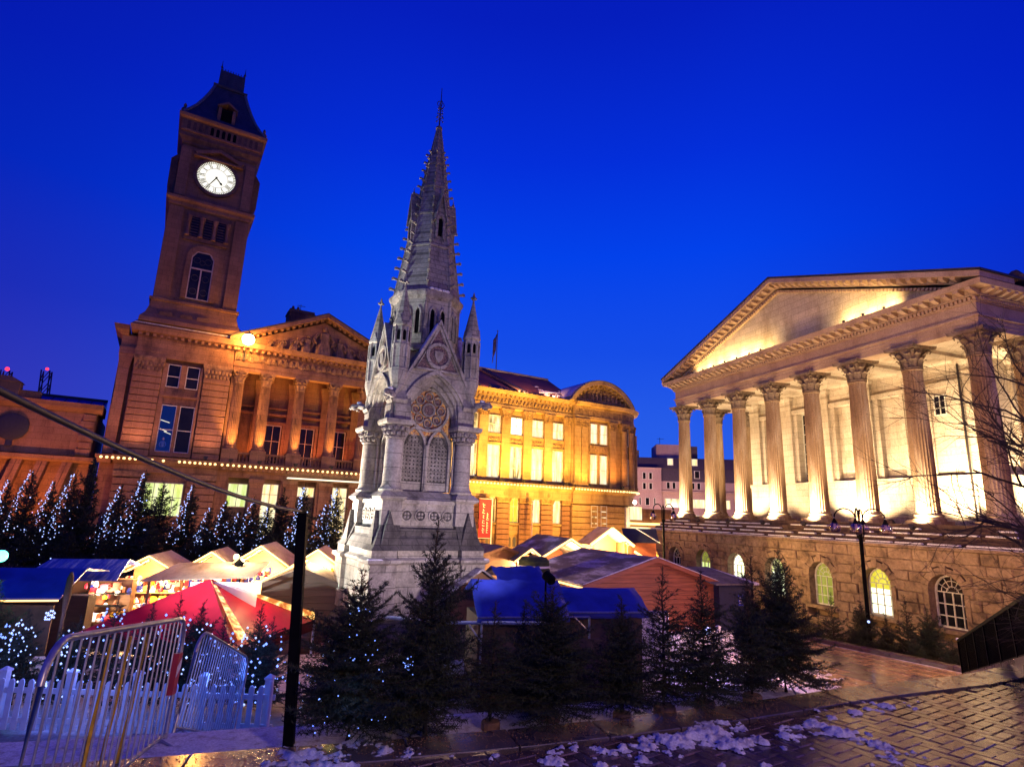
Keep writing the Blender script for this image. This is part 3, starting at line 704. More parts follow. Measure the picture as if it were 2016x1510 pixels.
# ------------------------------------------------ clock tower on its pavilion
tw = thing('clock_tower', 'dark sandstone clock tower with a glowing white dial and steep slate roof', 'clock tower', FO, FA)
def tp(name, mb, mat='tower', smooth=0, **k): return part(name, mb, mat, tw, smooth, **k)
TC = -3.45                                # centre line of the tower
m = MB(); m.box(-7.0, -.02, .45, 8, SZ - .5, 13.2); tp('pavilion_wall', m, 'museum')
m = MB(); m.box(-8.05, -7.02, 1.0, 8, SZ - .5, 13.0); tp('side_wall', m, 'museum')
m = MB(); m.box(-7.95, -7.25, .55, .998, 3.45, 10.2); m.rectloft([(-7.95, -7.25, .55, .998, 10.21), (-8.1, -7.1, .4, .998, 11.25)]); tp('pilaster', m, 'museum')
# ground storey: wide piers with joints
cst = MB(); cst.cbox(0, 2.0, 0, .45, 0, .485, .035); cou = cst.mesh('stone_course', 'museum')
for x0, w_ in ((-7.0, 2.05), (-2.1, 2.08)):
    z = SZ
    while z < 1.7:
        q = link('stone_course', cou, tw, (x0, 0, z)); q.scale = (w_ / 2, 1, 1); z += .52
    z = 3.42
    while z < 9.8:
        q = link('stone_course', cou, tw, (x0 + .06, .02, z)); q.scale = ((w_ - .1) / 2, .95, 1.0); z += .52
m = MB(); m.box(-7.05, -4.95, -.06, .45, 1.80, 2.2); m.box(-2.15, .0, -.06, .45, 1.80, 2.2); tp('pier_moulding', m, 'museum_dark')
m = MB(); m.box(-7.05, .0, .05, .449, 2.2, 2.75); tp('string_band', m, 'museum')
m = MB(); m.rectloft([(-7.1, .02, -.05, .6, 2.752), (-7.25, .1, -.35, .6, 3.05), (-7.3, .12, -.42, .6, 3.2), (-7.3, .12, -.42, .6, 3.36)]); m.rectloft([(-8.15, -7.31, .45, 1.2, 2.752), (-8.35, -7.31, .2, 1.2, 3.2), (-8.35, -7.31, .2, 1.2, 3.36)]); tp('string_course', m, 'museum')
# carved pier capitals
for x0 in (-7.0, -2.1):
    m = MB(); m.rectloft([(x0 + .08, x0 + 1.95, .04, .44, 9.92), (x0 + .08, x0 + 1.95, .04, .44, 10.05), (x0 + .0, x0 + 2.05, -.12, .44, 10.9), (x0 - .08, x0 + 2.12, -.2, .44, 11.0), (x0 - .08, x0 + 2.12, -.2, .44, 11.22)])
    for r_ in range(2):
        for k in range(7):
            m.ball((x0 + .2 + k * .275 + r_ * .12, -.02 - .06 * r_, 10.25 + .38 * r_), .16, 6, 4, (.8, .6, 1.2))
    tp('capital', m, 'museum_dark', 40)
# double windows
for xa, xb, z0, z1, mat in ((-4.62, -3.58, 3.85, 7.55, 'glass_clear'), (-3.34, -2.30, 3.85, 7.55, 'glass_dark'), (-4.62, -3.72, 9.0, 10.85, 'glass_dark'), (-3.28, -2.36, 9.0, 10.85, 'glass_dark')):
    window(tw, xa, xb, z0, z1, .14, mat, 'frame_white', 1, [z0 + (z1 - z0) * .47], .05, depth=.1, bar=.05)
m = MB()
for q in ((-4.95, -4.63, 3.4, 10.9), (-3.57, -3.35, 3.4, 7.6), (-2.29, -2.12, 3.4, 10.9), (-3.70, -3.29, 8.95, 10.9)): m.box(q[0], q[1], .09, .448, q[2], q[3])
tp('mullion', m, 'museum')
for q, nm in (((-4.62, -2.30, .2, .447, 7.57, 8.2), 'spandrel_panel'), ((-4.62, -2.3, .2, .447, 8.35, 8.98), 'spandrel_panel'), ((-4.9, -2.1, -.02, .447, 8.2, 8.35), 'band_course'), ((-4.9, -2.1, .0, .447, 3.5, 3.84), 'window_sill')): m = MB(); m.box(*q); tp(nm, m, 'museum')
# the one lit room behind the first window, with someone at a desk
m = MB()
for q in ((-4.55, -3.9, 6.35), (-4.5, -4.0, 5.65), (-4.2, -3.7, 5.45)): m.tube([(q[0], .36, q[2]), (q[1], .36, q[2] - .18)], .03, 4)
tp('ceiling_strip_light', m, 'strip_white')
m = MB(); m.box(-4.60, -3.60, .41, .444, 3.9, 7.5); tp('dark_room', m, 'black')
# window to the ground storey
window(tw, -4.9, -2.2, -1.1, 1.5, .3, 'pane_green', 'frame', 4, [.35], .08)
# entablature and attic
m = MB(); m.box(-7.05, .0, -.1, .44, 11.23, 11.8); m.box(-8.1, -7.06, .35, 1.2, 11.26, 11.8); tp('architrave', m, 'museum')
m = MB(); m.box(-7.0, -.02, -.02, .44, 11.802, 12.75); m.box(-8.05, -7.02, .45, 1.2, 11.802, 12.75); tp('frieze', m, 'museum')
mm = MB(); mm.box(-.11, .11, -.34, 0, 0, .26); mo2 = mm.mesh('modillion', 'museum')
for k in range(15): link('modillion', mo2, tw, (-6.9 + k * .49, -.03, 12.80))
m = MB(); m.rectloft([(-7.05, .0, -.1, 8, 12.752), (-7.05, .0, -.1, 8, 13.06), (-7.5, .3, -.55, 8, 13.08), (-7.65, .4, -.7, 8, 13.5), (-7.6, .3, -.6, 8, 13.52), (-7.3, .2, -.2, 8, 13.95)]); m.rectloft([(-8.1, -7.66, .3, 8, 12.752), (-8.6, -7.66, -.1, 8, 13.1), (-8.7, -7.66, -.2, 8, 13.45)]); tp('cornice', m, 'museum')
snow_slab(tw, -7.4, .2, -.52, -.2, 13.72, .07)
# swept base of the tower
def sq(prof): return MB().square(prof, (TC, 3.05))
tp('swept_base', sq([(3.75, 13.9), (3.72, 14.25), (3.4, 14.7), (3.22, 15.3), (3.15, 15.85), (3.3, 15.9), (3.3, 16.1)]))
for x0, w_ in ((-5.9, .9), (-4.4, .85), (-3.2, .9)):
    m = MB(); m.box(x0, x0 + w_, -.45, -.2, 14.65, 14.95); tp('inscribed_panel', m, 'tower_dark')
tp('shaft', sq([(3.0, 16.1), (2.96, 24.4)]))
for sx in (-1, 1):
    m = MB(); m.box(TC + sx * 2.0, TC + sx * 3.06, -.14, .3, 16.1, 24.3); tp('corner_pilaster', m)
    m = MB(); m.box(TC + sx * 3.001, TC + sx * 3.12, .4, 1.4, 16.1, 24.3); m.box(TC + sx * 3.001, TC + sx * 3.12, 4.7, 5.9, 16.1, 24.3); tp('corner_pilaster', m)
# arched shaft window
m = MB(); m.strip([(x, z) for x, z in arch_pts(TC - .86, TC + .86, 16.5, 20.1, 8, .75)], [(x, z) for x, z in arch_pts(TC - 1.25, TC + 1.25, 16.5, 20.2, 8, 1.1)], -.16, .06); tp('window_surround', m)
wf = MB(); O = [(TC - .85, 16.5), (TC - .85, 20.2), (TC - .5, 20.75), (TC + .5, 20.75), (TC + .85, 20.2), (TC + .85, 16.5)]; I = [(TC - .77, 16.5), (TC - .77, 20.16), (TC - .46, 20.66), (TC + .46, 20.66), (TC + .77, 20.16), (TC + .77, 16.5)]
wf.strip(I, O, -.10, .0); wf.box(TC - .77, TC + .77, -.09, -.0, 19.15, 19.27); wf.box(TC - .05, TC + .05, -.088, -.0, 16.5, 19.15); wf.box(TC - .77, TC + .77, -.09, .0, 16.5, 16.58)
wfo = tp('window', wf, 'frame')
p = MB(); p.prism([(a, b_) for a, b_ in I], -.035, -.005); part('pane', p, 'glass_dark', wfo)
tr_ = MB()
for c in ((TC, 19.8, .2), (TC - .42, 19.95, .25), (TC + .42, 19.95, .25), (TC - .4, 17.2, .26), (TC + .4, 17.2, .26), (TC - .4, 18.4, .26), (TC + .4, 18.4, .26)): tr_.tube([(c[0] + c[2] * math.cos(2 * PI * k / 12), -.045, c[1] + c[2] * math.sin(2 * PI * k / 12)) for k in range(13)], .018, 4)
part('leaded_tracery', tr_, 'iron', wfo)
# belfry openings with colonnettes
m = MB(); m.box(TC - 1.75, TC + 1.75, -.10, .02, 21.6, 21.95); m.box(TC - 1.75, TC + 1.75, -.10, .02, 23.75, 24.2); tp('belfry_sill', m, 'tower_dark')
for k in range(3):
    x = TC - 1.0 + k * 1.0; m = MB(); m.box(x - .3, x + .3, -.035, -.005, 21.95, 23.75); o_ = tp('belfry_opening', m, 'glass_dark')
    l_ = MB()
    for j in range(7): l_.prismx([(-.10, 22.05 + j * .25), (-.04, 22.14 + j * .25), (-.04, 22.17 + j * .25), (-.10, 22.08 + j * .25)], x - .29, x + .29)
    part('louvre', l_, 'tower_dark', o_)
for k in range(4):
    x = TC - 1.5 + k * 1.0; m = MB(); m.lathe([(.19, 21.95), (.19, 22.1), (.14, 22.2), (.13, 23.3), (.2, 23.5), (.2, 23.75)], 10, (x, -.16)); tp('colonnette', m, 'tower', 40)
tp('cornice', sq([(2.98, 24.3), (3.2, 24.5), (3.2, 24.75), (3.42, 24.95), (3.42, 25.2), (3.05, 25.35)]))
# clock stage
tp('clock_stage', sq([(2.9, 25.3), (2.9, 30.2)]))
for sx in (-1, 1):
    m = MB(); m.box(TC + sx * 2.15, TC + sx * 2.95, -.05, .6, 25.4, 29.9); tp('corner_pilaster', m)
    m = MB(); m.rectloft([(TC + sx * 2.9 - .1, TC + sx * 2.9 + .1, .9, 5.2, 25.3), (TC + sx * 3.25 - .3, TC + sx * 3.25 + .25, .9, 5.2, 26.4), (TC + sx * 3.3 - .3, TC + sx * 3.3 + .25, .9, 5.2, 29.0), (TC + sx * 3.0 - .1, TC + sx * 3.0 + .15, .9, 5.2, 29.6)]); tp('side_clock_case', m, 'tower_dark')
m = MB(); m.strip([(TC - 1.7, 29.45), (TC, 30.15), (TC + 1.7, 29.45)], [(TC - 1.95, 29.7), (TC, 30.45), (TC + 1.95, 29.7)], -.3, .14); m.box(TC - 1.95, TC + 1.95, -.32, .13, 29.28, 29.44); tp('clock_pediment', m, 'tower')
CZ = 27.82
m = MB(); m.strip([(TC + 1.52 * math.cos(2 * PI * k / 40), CZ + 1.52 * math.sin(2 * PI * k / 40)) for k in range(41)], [(TC + 1.78 * math.cos(2 * PI * k / 40), CZ + 1.78 * math.sin(2 * PI * k / 40)) for k in range(41)], -.12, .149); tp('clock_rim', m, 'tower_dark')
m = MB(); m.prism([(TC + 1.53 * math.cos(2 * PI * k / 48), CZ + 1.53 * math.sin(2 * PI * k / 48)) for k in range(48)], .03, .14); dial = tp('clock_face', m, 'clock_glow', label='round white clock dial lit from behind')
# minute ring, numerals in radial strokes, hands at twenty-five to five
m = MB()
for k in range(60):
    a = 2 * PI * k / 60; d = (math.sin(a), math.cos(a)); e_ = (d[1], -d[0]); w_ = .022
    r0, r1 = 1.36, 1.53
    m.prism([(TC + d[0] * r0 - e_[0] * w_, CZ + d[1] * r0 - e_[1] * w_), (TC + d[0] * r0 + e_[0] * w_, CZ + d[1] * r0 + e_[1] * w_), (TC + d[0] * r1 + e_[0] * w_ * 2, CZ + d[1] * r1 + e_[1] * w_ * 2), (TC + d[0] * r1 - e_[0] * w_ * 2, CZ + d[1] * r1 - e_[1] * w_ * 2)], .0, .028)
for rr in (1.34, .88):
    m.strip([(TC + rr * math.cos(2 * PI * k / 48), CZ + rr * math.sin(2 * PI * k / 48)) for k in range(49)], [(TC + (rr + .022) * math.cos(2 * PI * k / 48), CZ + (rr + .022) * math.sin(2 * PI * k / 48)) for k in range(49)], .004, .0275)
part('minute_ring', m, 'black', dial)
def stroke(mb, x0, z0, x1, z1, w_):
    d = Vector((x1 - x0, z1 - z0)).normalized(); n_ = Vector((-d.y, d.x)) * w_ / 2
    mb.prism([(x0 - n_.x, z0 - n_.y), (x0 + n_.x, z0 + n_.y), (x1 + n_.x, z1 + n_.y), (x1 - n_.x, z1 - n_.y)], 0, .028)
ROM = ['XII', 'I', 'II', 'III', 'IIII', 'V', 'VI', 'VII', 'VIII', 'IX', 'X', 'XI']
for k, t_ in enumerate(ROM):
    a = 2 * PI * k / 12; wd = sum({'I': .085, 'V': .17, 'X': .17}[c] for c in t_); x = -wd / 2; mb = MB()
    for c in t_:
        if c == 'I': stroke(mb, x + .042, .93, x + .042, 1.31, .035); x += .085
        elif c == 'V': stroke(mb, x + .02, 1.31, x + .085, .93, .042); stroke(mb, x + .15, 1.31, x + .085, .93, .022); x += .17
        else: stroke(mb, x + .02, 1.31, x + .15, .93, .042); stroke(mb, x + .15, 1.31, x + .02, .93, .022); x += .17
    mb.v = [(TC + px_ * math.cos(a) + pz * math.sin(a), py, CZ - px_ * math.sin(a) + pz * math.cos(a)) for px_, py, pz in mb.v]
    part('numeral', mb, 'black', dial)
def hand(a, L, w0, w1, name, spade=False):
    d = Vector((math.sin(a), math.cos(a))); n_ = Vector((d.y, -d.x)); c = Vector((TC, CZ))
    q = [c - d * .12 - n_ * w0, c - d * .12 + n_ * w0]
    if spade: q += [c + d * L * .62 + n_ * w1, c + d * L * .72 + n_ * w1 * 2.6, c + d * L, c + d * L * .72 - n_ * w1 * 2.6, c + d * L * .62 - n_ * w1]
    else: q += [c + d * L + n_ * w1, c + d * L - n_ * w1]
    mb = MB(); mb.prism([(v.x, v.y) for v in q], -.05 if spade else -.08, -.03 if spade else -.055); part(name, mb, 'black', dial)
hand(2 * PI * (4 + 35 / 60) / 12, .80, .05, .045, 'hour_hand', True); hand(2 * PI * 35 / 60, 1.30, .05, .022, 'minute_hand')
# gallery
tp('gallery_corbel', sq([(2.92, 30.2), (3.05, 30.35), (3.05, 30.5), (3.3, 30.85), (3.3, 31.1)]), 'tower_dark')
tp('gallery_wall', sq([(3.25, 31.1), (3.25, 32.55)]))
for k in range(13):
    x = TC - 2.7 + k * .45; dark = 4 <= k <= 8
    m = MB(); m.prism(arch_pts(x - .13, x + .13, 31.55, 32.2, 6), -.235, -.205); tp('gallery_arch', m, 'black' if dark else 'tower_dark')
for k in range(14):
    x = TC - 2.925 + k * .45; m = MB(); m.box(x - .06, x + .06, -.3, -.205, 31.5, 32.3); tp('gallery_pier', m)
m = MB(); m.box(TC - 3.2, TC + 3.2, -.34, -.201, 31.3, 31.5); tp('gallery_sill', m)
tp('eaves_cornice', sq([(3.3, 32.45), (3.5, 32.6), (3.55, 32.85), (3.4, 33.0)]))
rp = [(3.32, 33.0), (2.85, 33.75), (2.4, 34.6), (2.0, 35.6), (1.65, 36.6), (1.38, 37.5), (1.28, 37.9)]
rfo = tp('roof', sq(rp), 'slate')
for sx in (-1, 1):
    for sy in (-1, 1):
        m = MB(); m.tube([(TC + sx * h, 3.05 + sy * h, z + .02) for h, z in rp], .13, 6); part('hip_roll', m, 'lead', rfo)
m = MB().square([(1.38, 37.85), (1.45, 38.05), (1.2, 38.1), (1.1, 38.15), (1.06, 39.9)], (TC, 3.05)); part('roof_lantern', m, 'slate', rfo)
m = MB()
for sx in (-1, 1):
    for sy in (-1, 1): m.lathe([(.05, 39.85), (.05, 40.1), (.12, 40.2), (.04, 40.35), (.015, 40.9)], 6, (TC + sx * 1.0, 3.05 + sy * 1.0))
for k in range(9): m.lathe([(.03, 39.9), (.05, 40.02), (.01, 40.15)], 5, (TC - .9 + k * .225, 2.03))
part('roof_finial', m, 'iron', rfo)
m = MB(); m.box(TC - .72, TC - .45, -.05, 1.3, 33.05, 34.7); m.box(TC + .45, TC + .72, -.05, 1.3, 33.05, 34.7); m.strip([(TC - .8, 34.7), (TC, 35.2), (TC + .8, 34.7)], [(TC - .85, 34.85), (TC, 35.4), (TC + .85, 34.85)], -.15, 1.5); m.box(TC - .45, TC + .45, -.02, 1.3, 33.05, 33.3)
dmr = part('dormer', m, 'tower', rfo)
m = MB(); m.box(TC - .45, TC + .45, .05, 1.2, 33.3, 34.7)
for j in range(5): m.prismx([(-.02, 33.4 + j * .26), (.05, 33.5 + j * .26), (.05, 33.54 + j * .26)], TC - .45, TC + .45)
part('louvre', m, 'black', dmr)
for sx in (-1, 1):
    m = MB(); m.lathe([(.22, 32.9), (.22, 33.5), (.28, 33.55), (.1, 33.8), (.14, 34.0), (.03, 34.2)], 8, (TC + sx * 3.25, .35)); tp('corner_finial', m, 'tower', 40)
# ------------------------------------------------ museum portico
mu = thing('museum_building', 'orange lit sandstone museum with a sculpted pediment over giant columns and a balustrade', 'museum', FO, FA)
def mp(name, mb, mat='museum', smooth=0, **k): return part(name, mb, mat, mu, smooth, **k)
PXC = 7.19; PR = 14.4
m = MB(); m.box(.02, 17.5, 3.2, 12, SZ - .5, 13.2); m.box(.02, .5, .3, 3.2, 2.7, 13.2); m.box(13.9, 17.5, .8, 3.2, SZ - .5, 13.2); mp('portico_wall', m)
m = MB(); m.box(.02, 14.4, .3, 3.19, 2.2, 2.72); m.box(.02, .9, .3, 3.19, SZ - .5, 2.2)
for xa, xb in ((2.55, 3.55), (5.0, 6.4), (8.0, 9.4), (10.9, 11.9), (13.4, 14.4)): m.box(xa, xb, .3, 3.19, SZ - .5, 2.2)
m.box(.9, 13.4, 1.2, 3.18, SZ - .5, 2.2)
mp('ground_storey_wall', m)
m = MB(); m.rectloft([(.13, 14.5, -.05, .6, 2.722), (.13, 14.7, -.35, .6, 3.05), (.13, 14.75, -.42, .6, 3.2), (.13, 14.75, -.42, .6, 3.36)]); mp('string_course', m)
for k in range(29):
    if k == 0: dm2 = MB(); dm2.box(-.1, .1, -.22, 0, 0, .18); d2 = dm2.mesh('dentil', 'museum')
    link('dentil', d2, mu, (.4 + k * .5, -.06, 2.76))
for (xa, xb, z0, z1, pn, nx, zb) in ((.95, 2.5, -.2, 1.75, 'pane_green', 2, (.75,)), (3.6, 4.95, -2.6, 1.85, 'pane_yellow', 2, (.95, -.6)), (6.45, 7.95, .85, 1.75, 'pane_yellow', 2, ()), (9.45, 10.85, -2.6, 1.85, 'pane_yellow', 2, (.95, -.6)), (11.95, 13.35, -.2, 1.75, 'pane_green', 2, (.75,))):
    window(mu, xa, xb, z0, z1, .62, pn, 'frame', nx, zb, .07)
for xa, xb, zt in ((.95, 2.5, -.22), (6.45, 7.95, .83)):
    m = MB(); m.box(xa, xb, .7, .8, SZ, zt); d = mp('door', m, 'hut_dark')
    h = MB(); h.tube([((xa + xb) / 2 + .08, .66, -3.4), ((xa + xb) / 2 + .08, .66, -2.8)], .03, 5); part('handle', h, 'iron', d)
for x in (3.05, 5.7, 8.7, 11.4):
    m = MB(); m.box(x - .48, x + .48, .12, .299, SZ, 1.5); m.rectloft([(x - .48, x + .48, .12, .299, 1.501), (x - .62, x + .62, -.02, .299, 1.9), (x - .62, x + .62, -.02, .299, 2.15)]); mp('pier_pilaster', m)
m = MB(); m.box(5.4, 11.9, -.55, .1, 2.34, 2.44); mp('canopy_strip_light', m, 'strip_white', label='long white light strip under the string course')
# balustrade
colx = [.67, 2.83, 5.69, 8.69, 11.55, 13.71]
for x in colx: m = MB(); m.box(x - .62, x + .62, -.15, .95, 3.362, 4.32); mp('pedestal', m)
bal = MB().lathe([(.09, 0), (.09, .06), (.05, .1), (.10, .24), (.055, .46), (.09, .52), (.09, .57)], 8); bme = bal.mesh('baluster', 'museum', 40)
for a, b_ in zip(colx[:-1], colx[1:]):
    x0, x1 = a + .63, b_ - .63
    m = MB(); m.box(x0, x1, -.02, .26, 4.12, 4.27); m.box(x0, x1, -.02, .26, 3.362, 3.52); mp('balustrade_rail', m)
    n = int((x1 - x0) / .26)
    for k in range(n): link('baluster', bme, mu, (x0 + (k + .5) * (x1 - x0) / n, .12, 3.535))
cbm = MB(); cbm.box(-.6, .6, -.6, .6, 0, .14); cbm.lathe([(.58, .141), (.6, .2), (.52, .28), (.56, .34), (.5, .4)], 20); cb2 = cbm.mesh('base', 'museum', 30)
csm = MB(); csm.lathe([(.47, .401), (.46, .6), (.455, 2), (.43, 4), (.40, 5.65), (.42, 5.7)], 40, flute=.075); cs2 = csm.mesh('column', 'museum', 25)
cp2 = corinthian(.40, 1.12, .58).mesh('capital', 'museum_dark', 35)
for x in colx:
    c = link('column', cs2, mu, (x, .4, 4.321)); link('base', cb2, c); link('capital', cp2, c, (0, 0, 5.702))
    m = MB(); m.box(x - .42, x + .42, 2.85, 3.198, 3.4, 9.9); m.rectloft([(x - .42, x + .42, 2.85, 3.198, 9.902), (x - .62, x + .62, 2.65, 3.198, 10.9), (x - .62, x + .62, 2.65, 3.198, 11.1)]); mp('pilaster', m)
for a, b_ in zip(colx[1:-1], colx[2:]):
    c = (a + b_) / 2 + (-.05); window(mu, c - .72, c + .72, 3.45, 7.15, 2.95, 'glass_dark', 'frame', 2, (5.7,), .08)
    m = MB(); m.strip([(c - .8, 3.4), (c - .8, 7.2), (c + .8, 7.2), (c + .8, 3.4)], [(c - 1.05, 3.4), (c - 1.05, 7.45), (c + 1.05, 7.45), (c + 1.05, 3.4)], 2.9, 3.198); mp('window_surround', m)
m = MB(); m.prism(arch_pts(1.2, 2.3, 3.4, 8.2, 8), 3.12, 3.19); mp('niche', m, 'tower_dark')
m = MB(); m.box(.5, 13.9, 2.9, 3.198, 8.0, 8.2); m.box(.5, 13.9, 2.95, 3.198, 8.6, 8.75); mp('wall_band', m)
# entablature
m = MB(); m.box(.05, 14.35, -.05, .85, 11.15, 11.45); m.box(.02, 14.38, -.1, .88, 11.452, 11.78); mp('architrave', m)
m = MB(); m.box(.05, 14.35, -.03, 3.19, 11.782, 12.75); mp('frieze', m)
rl = random.Random(5)
for k in range(30):
    x = .4 + k * .47; m = MB(); m.ball((x, -.06, 12.25 + .1 * math.sin(k * 2.1)), .26, 7, 5, (.85, .35, 1.05)); m.tube([(x - .2, -.06, 12.0), (x, -.1, 12.5 + rl.uniform(-.1, .1)), (x + .22, -.06, 12.05)], .06, 5); mp('frieze_scroll', m, 'museum_dark', 50)
for k in range(30): link('modillion', mo2, mu, (.2 + k * .485, -.05, 12.80))
m = MB(); m.rectloft([(.0, 14.4, -.1, 3.19, 12.752), (.0, 14.4, -.1, 3.19, 13.06), (-.0, 14.8, -.55, 3.19, 13.08), (-.0, 15.0, -.7, 3.19, 13.45)]); mp('cornice', m)
# pediment with its figures
PB = 13.452; PA = 17.0; hw = 7.75; psl = (PA - PB) / hw
m = MB(); m.prism([(PXC - hw + .4, PB), (PXC + hw - .4, PB), (PXC, PA - .3)], .15, .5); mp('tympanum', m)
m = MB(); m.strip([(PXC - hw, PB + .01), (PXC, PA), (PXC + hw, PB + .01)], [(PXC - hw, PB + .36), (PXC, PA + .36), (PXC + hw, PB + .36)], -.72, 3); mp('raking_cornice', m)
for sgn in (-1, 1):
    for k in range(15):
        x = PXC + sgn * (.3 + k * .48); q = link('modillion', mo2, mu, (x, .15, PA - psl * abs(x - PXC) - .20)); q.rotation_euler = (0, sgn * math.atan(psl), 0)
def figure(x, h, lean=0.0, seat=False):
    m = MB(); z = PB + .02; y = .0
    m.loft([[(x + (a * s_) + lean * t_, y + b_ * s_ * .7, z + t_ * h) for a, b_ in ((-.5, 0), (-.3, -.45), (.3, -.45), (.5, 0), (.3, .25), (-.3, .25))] for t_, s_ in ((0, .62 * h), (.25, .56 * h), (.48, .36 * h), (.62, .40 * h), (.76, .42 * h), (.82, .16 * h), (.86, .13 * h))])
    m.ball((x + lean, y - .1, z + h * .92), h * .085, 8, 6, (1, 1, 1.15))
    for s_ in (-1, 1): m.tube([(x + s_ * h * .2 + lean * .75, y - .1, z + h * .74), (x + s_ * h * .32 + lean * .5, y - .2, z + h * .55), (x + s_ * h * .26 + lean * .3, y - .34, z + h * .36)], h * .055, 6, h * .04)
    mp('relief_figure', m, 'museum_dark', 50)
for x, h, l_ in ((PXC, 2.75, 0), (PXC - 1.5, 1.75, .12), (PXC + 1.5, 1.85, -.1), (PXC - 2.6, 1.35, .3), (PXC + 2.5, 1.45, -.25), (PXC - 3.7, 1.05, .3), (PXC + 3.6, 1.1, -.3), (PXC - 4.7, .75, .4), (PXC + 4.6, .75, -.4)): figure(x, h, l_)
m = MB(); m.strip([(PXC - hw - .1, PB + .372), (PXC, PA + .372), (PXC + hw + .1, PB + .372)], [(PXC - hw - .1, PB + .45), (PXC, PA + .45), (PXC + hw + .1, PB + .45)], -.75, 14); mp('roof', m, 'slate')
for (xa, xb, ya, z0, z1) in ((5.0, 7.45, 7, 16, 19.75), (3.8, 4.75, 6.2, 15.2, 17.3)):
    m = MB(); m.box(xa, xb, ya, ya + 2, z0, z1); m.box(xa - .08, xb + .08, ya - .08, ya + 2.08, z1 - .45, z1 - .25); c = mp('chimney', m, 'tower')
    p = MB()
    for k in range(2): p.lathe([(.14, z1), (.16, z1 + .1), (.11, z1 + .4)], 8, (xa + .35 + k * .5, ya + .5))
    part('chimney_pot', p, 'tile_roof', c)
m = MB(); ax, ay, az = 6.1, 7.6, 19.76
m.tube([(ax, ay, az), (ax, ay, az + .75)], .03, 5); m.tube([(ax - .35, ay, az + .6), (ax + .45, ay, az + .6)], .02, 4)
for k in range(5): m.tube([(ax - .3 + k * .16, ay - .2, az + .6), (ax - .3 + k * .16, ay + .2, az + .6)], .015, 4)
m.tube([(7.6, 7.6, 17.6), (7.6, 7.6, 18.9)], .025, 5); m.tube([(7.3, 7.6, 18.7), (7.9, 7.6, 18.7)], .02, 4)
mp('aerial', m, 'iron')
# person at the desk behind the lit pavilion window
def skin_person(name, label, mat_list, loc, rz, verts, edges, radii, head):
    me = bpy.data.meshes.new(name); me.from_pydata(verts, edges, [])
    o = bpy.data.objects.new(name, me); COL.objects.link(o)
    o.modifiers.new('skin', 'SKIN'); sv = me.skin_vertices[0].data
    for v, r in zip(sv, radii): v.radius = (r, r)
    sv[0].use_root = True
    sb = o.modifiers.new('sub', 'SUBSURF'); sb.levels = 1; sb.render_levels = 1
    me.materials.append(M['jacket']); o.location = loc; o.rotation_euler = (0, 0, rz)
    tag(o, label, 'person')
    h = MB(); h.ball(head, .10, 10, 8, (.85, .9, 1.15)); h.ball((head[0], head[1] - .095, head[2] - .01), .018, 5, 4)
    for s_ in (-1, 1): h.ball((head[0] + s_ * .09, head[1], head[2]), .022, 5, 4)
    part('head', h, 'skin', o, 60)
    hr = MB(); hr.ball((head[0], head[1] + .02, head[2] + .035), .10, 10, 6, (.9, .9, .95)); part('hair', hr, 'hut_dark', o, 60)
    return o
pl = fw_(-4.15, .32, 3.95)
skin_person('person', 'person in a blue jacket sitting at a desk behind the tall pavilion window', None, pl, FA,
    [(0, 0, .25), (0, 0, .5), (0, .0, .68), (0, 0, .78), (-.17, 0, .64), (-.22, -.03, .42), (-.14, -.07, .28), (.17, 0, .64), (.22, -.03, .42), (.14, -.07, .28)],
    [(0, 1), (1, 2), (2, 3), (2, 4), (4, 5), (5, 6), (2, 7), (7, 8), (8, 9)], [.13, .12, .10, .045, .06, .045, .035, .06, .045, .035], (0, -.01, .92))
# ================================================================== COUNCIL WING
cw = thing('council_wing', 'golden floodlit council building wing with tall pilasters, lit windows and a rounded end', 'council building', FO, FA)
def wp(name, mb, mat='wing', smooth=0, **k): return part(name, mb, mat, cw, smooth, **k)
W0, W1 = 17.6, 35.5
m = MB(); m.box(W0, W1, .62, 14, SZ - .5, 12.9); wp('wall', m)
pxs = [18.85 + 2.74 * k for k in range(7)]                  # pilaster centres to 35.3
for x in pxs:
    m = MB(); m.box(x - .62, x + .62, .12, .618, 3.4, 3.75); m.box(x - .53, x + .53, .16, .618, 3.752, 10.15); wp('pilaster', m)
    m = MB(); m.rectloft([(x - .5, x + .5, .18, .618, 10.152), (x - .52, x + .52, .12, .618, 10.5), (x - .78, x + .78, -.1, .618, 11.0), (x - .78, x + .78, -.1, .618, 11.14)])
    for j in range(3):
        for i in range(4): m.ball((x - .42 + i * .28, .12 - .05 * j, 10.3 + j * .27), .13, 6, 4, (.9, .7, 1.2))
    wp('capital', m, 'wing_dark', 40)
    # ground storey pier with jointed courses
    z = SZ
    while z < 1.2:
        q = link('stone_course', cou, cw, (x - .78, .15, z)); q.scale = (.78, 1, 1); q.data = q.data; z += .52
    m = MB(); m.rectloft([(x - .74, x + .74, .16, .618, 1.24), (x - .88, x + .88, .0, .618, 1.62), (x - .88, x + .88, .0, .618, 1.78)]); 
    for i in range(6): m.ball((x - .6 + i * .24, .06, 1.48), .1, 6, 4)
    wp('pier_capital', m, 'wing_dark', 40)
    m = MB(); m.lathe([(.02, 0), (.2, .03), (.22, .09), (.12, .10)], 12); 
    m.v = [(x + a, .02 - c, 2.22 + b_) for a, b_, c in m.v]; wp('rosette', m, 'wing_dark', 40)
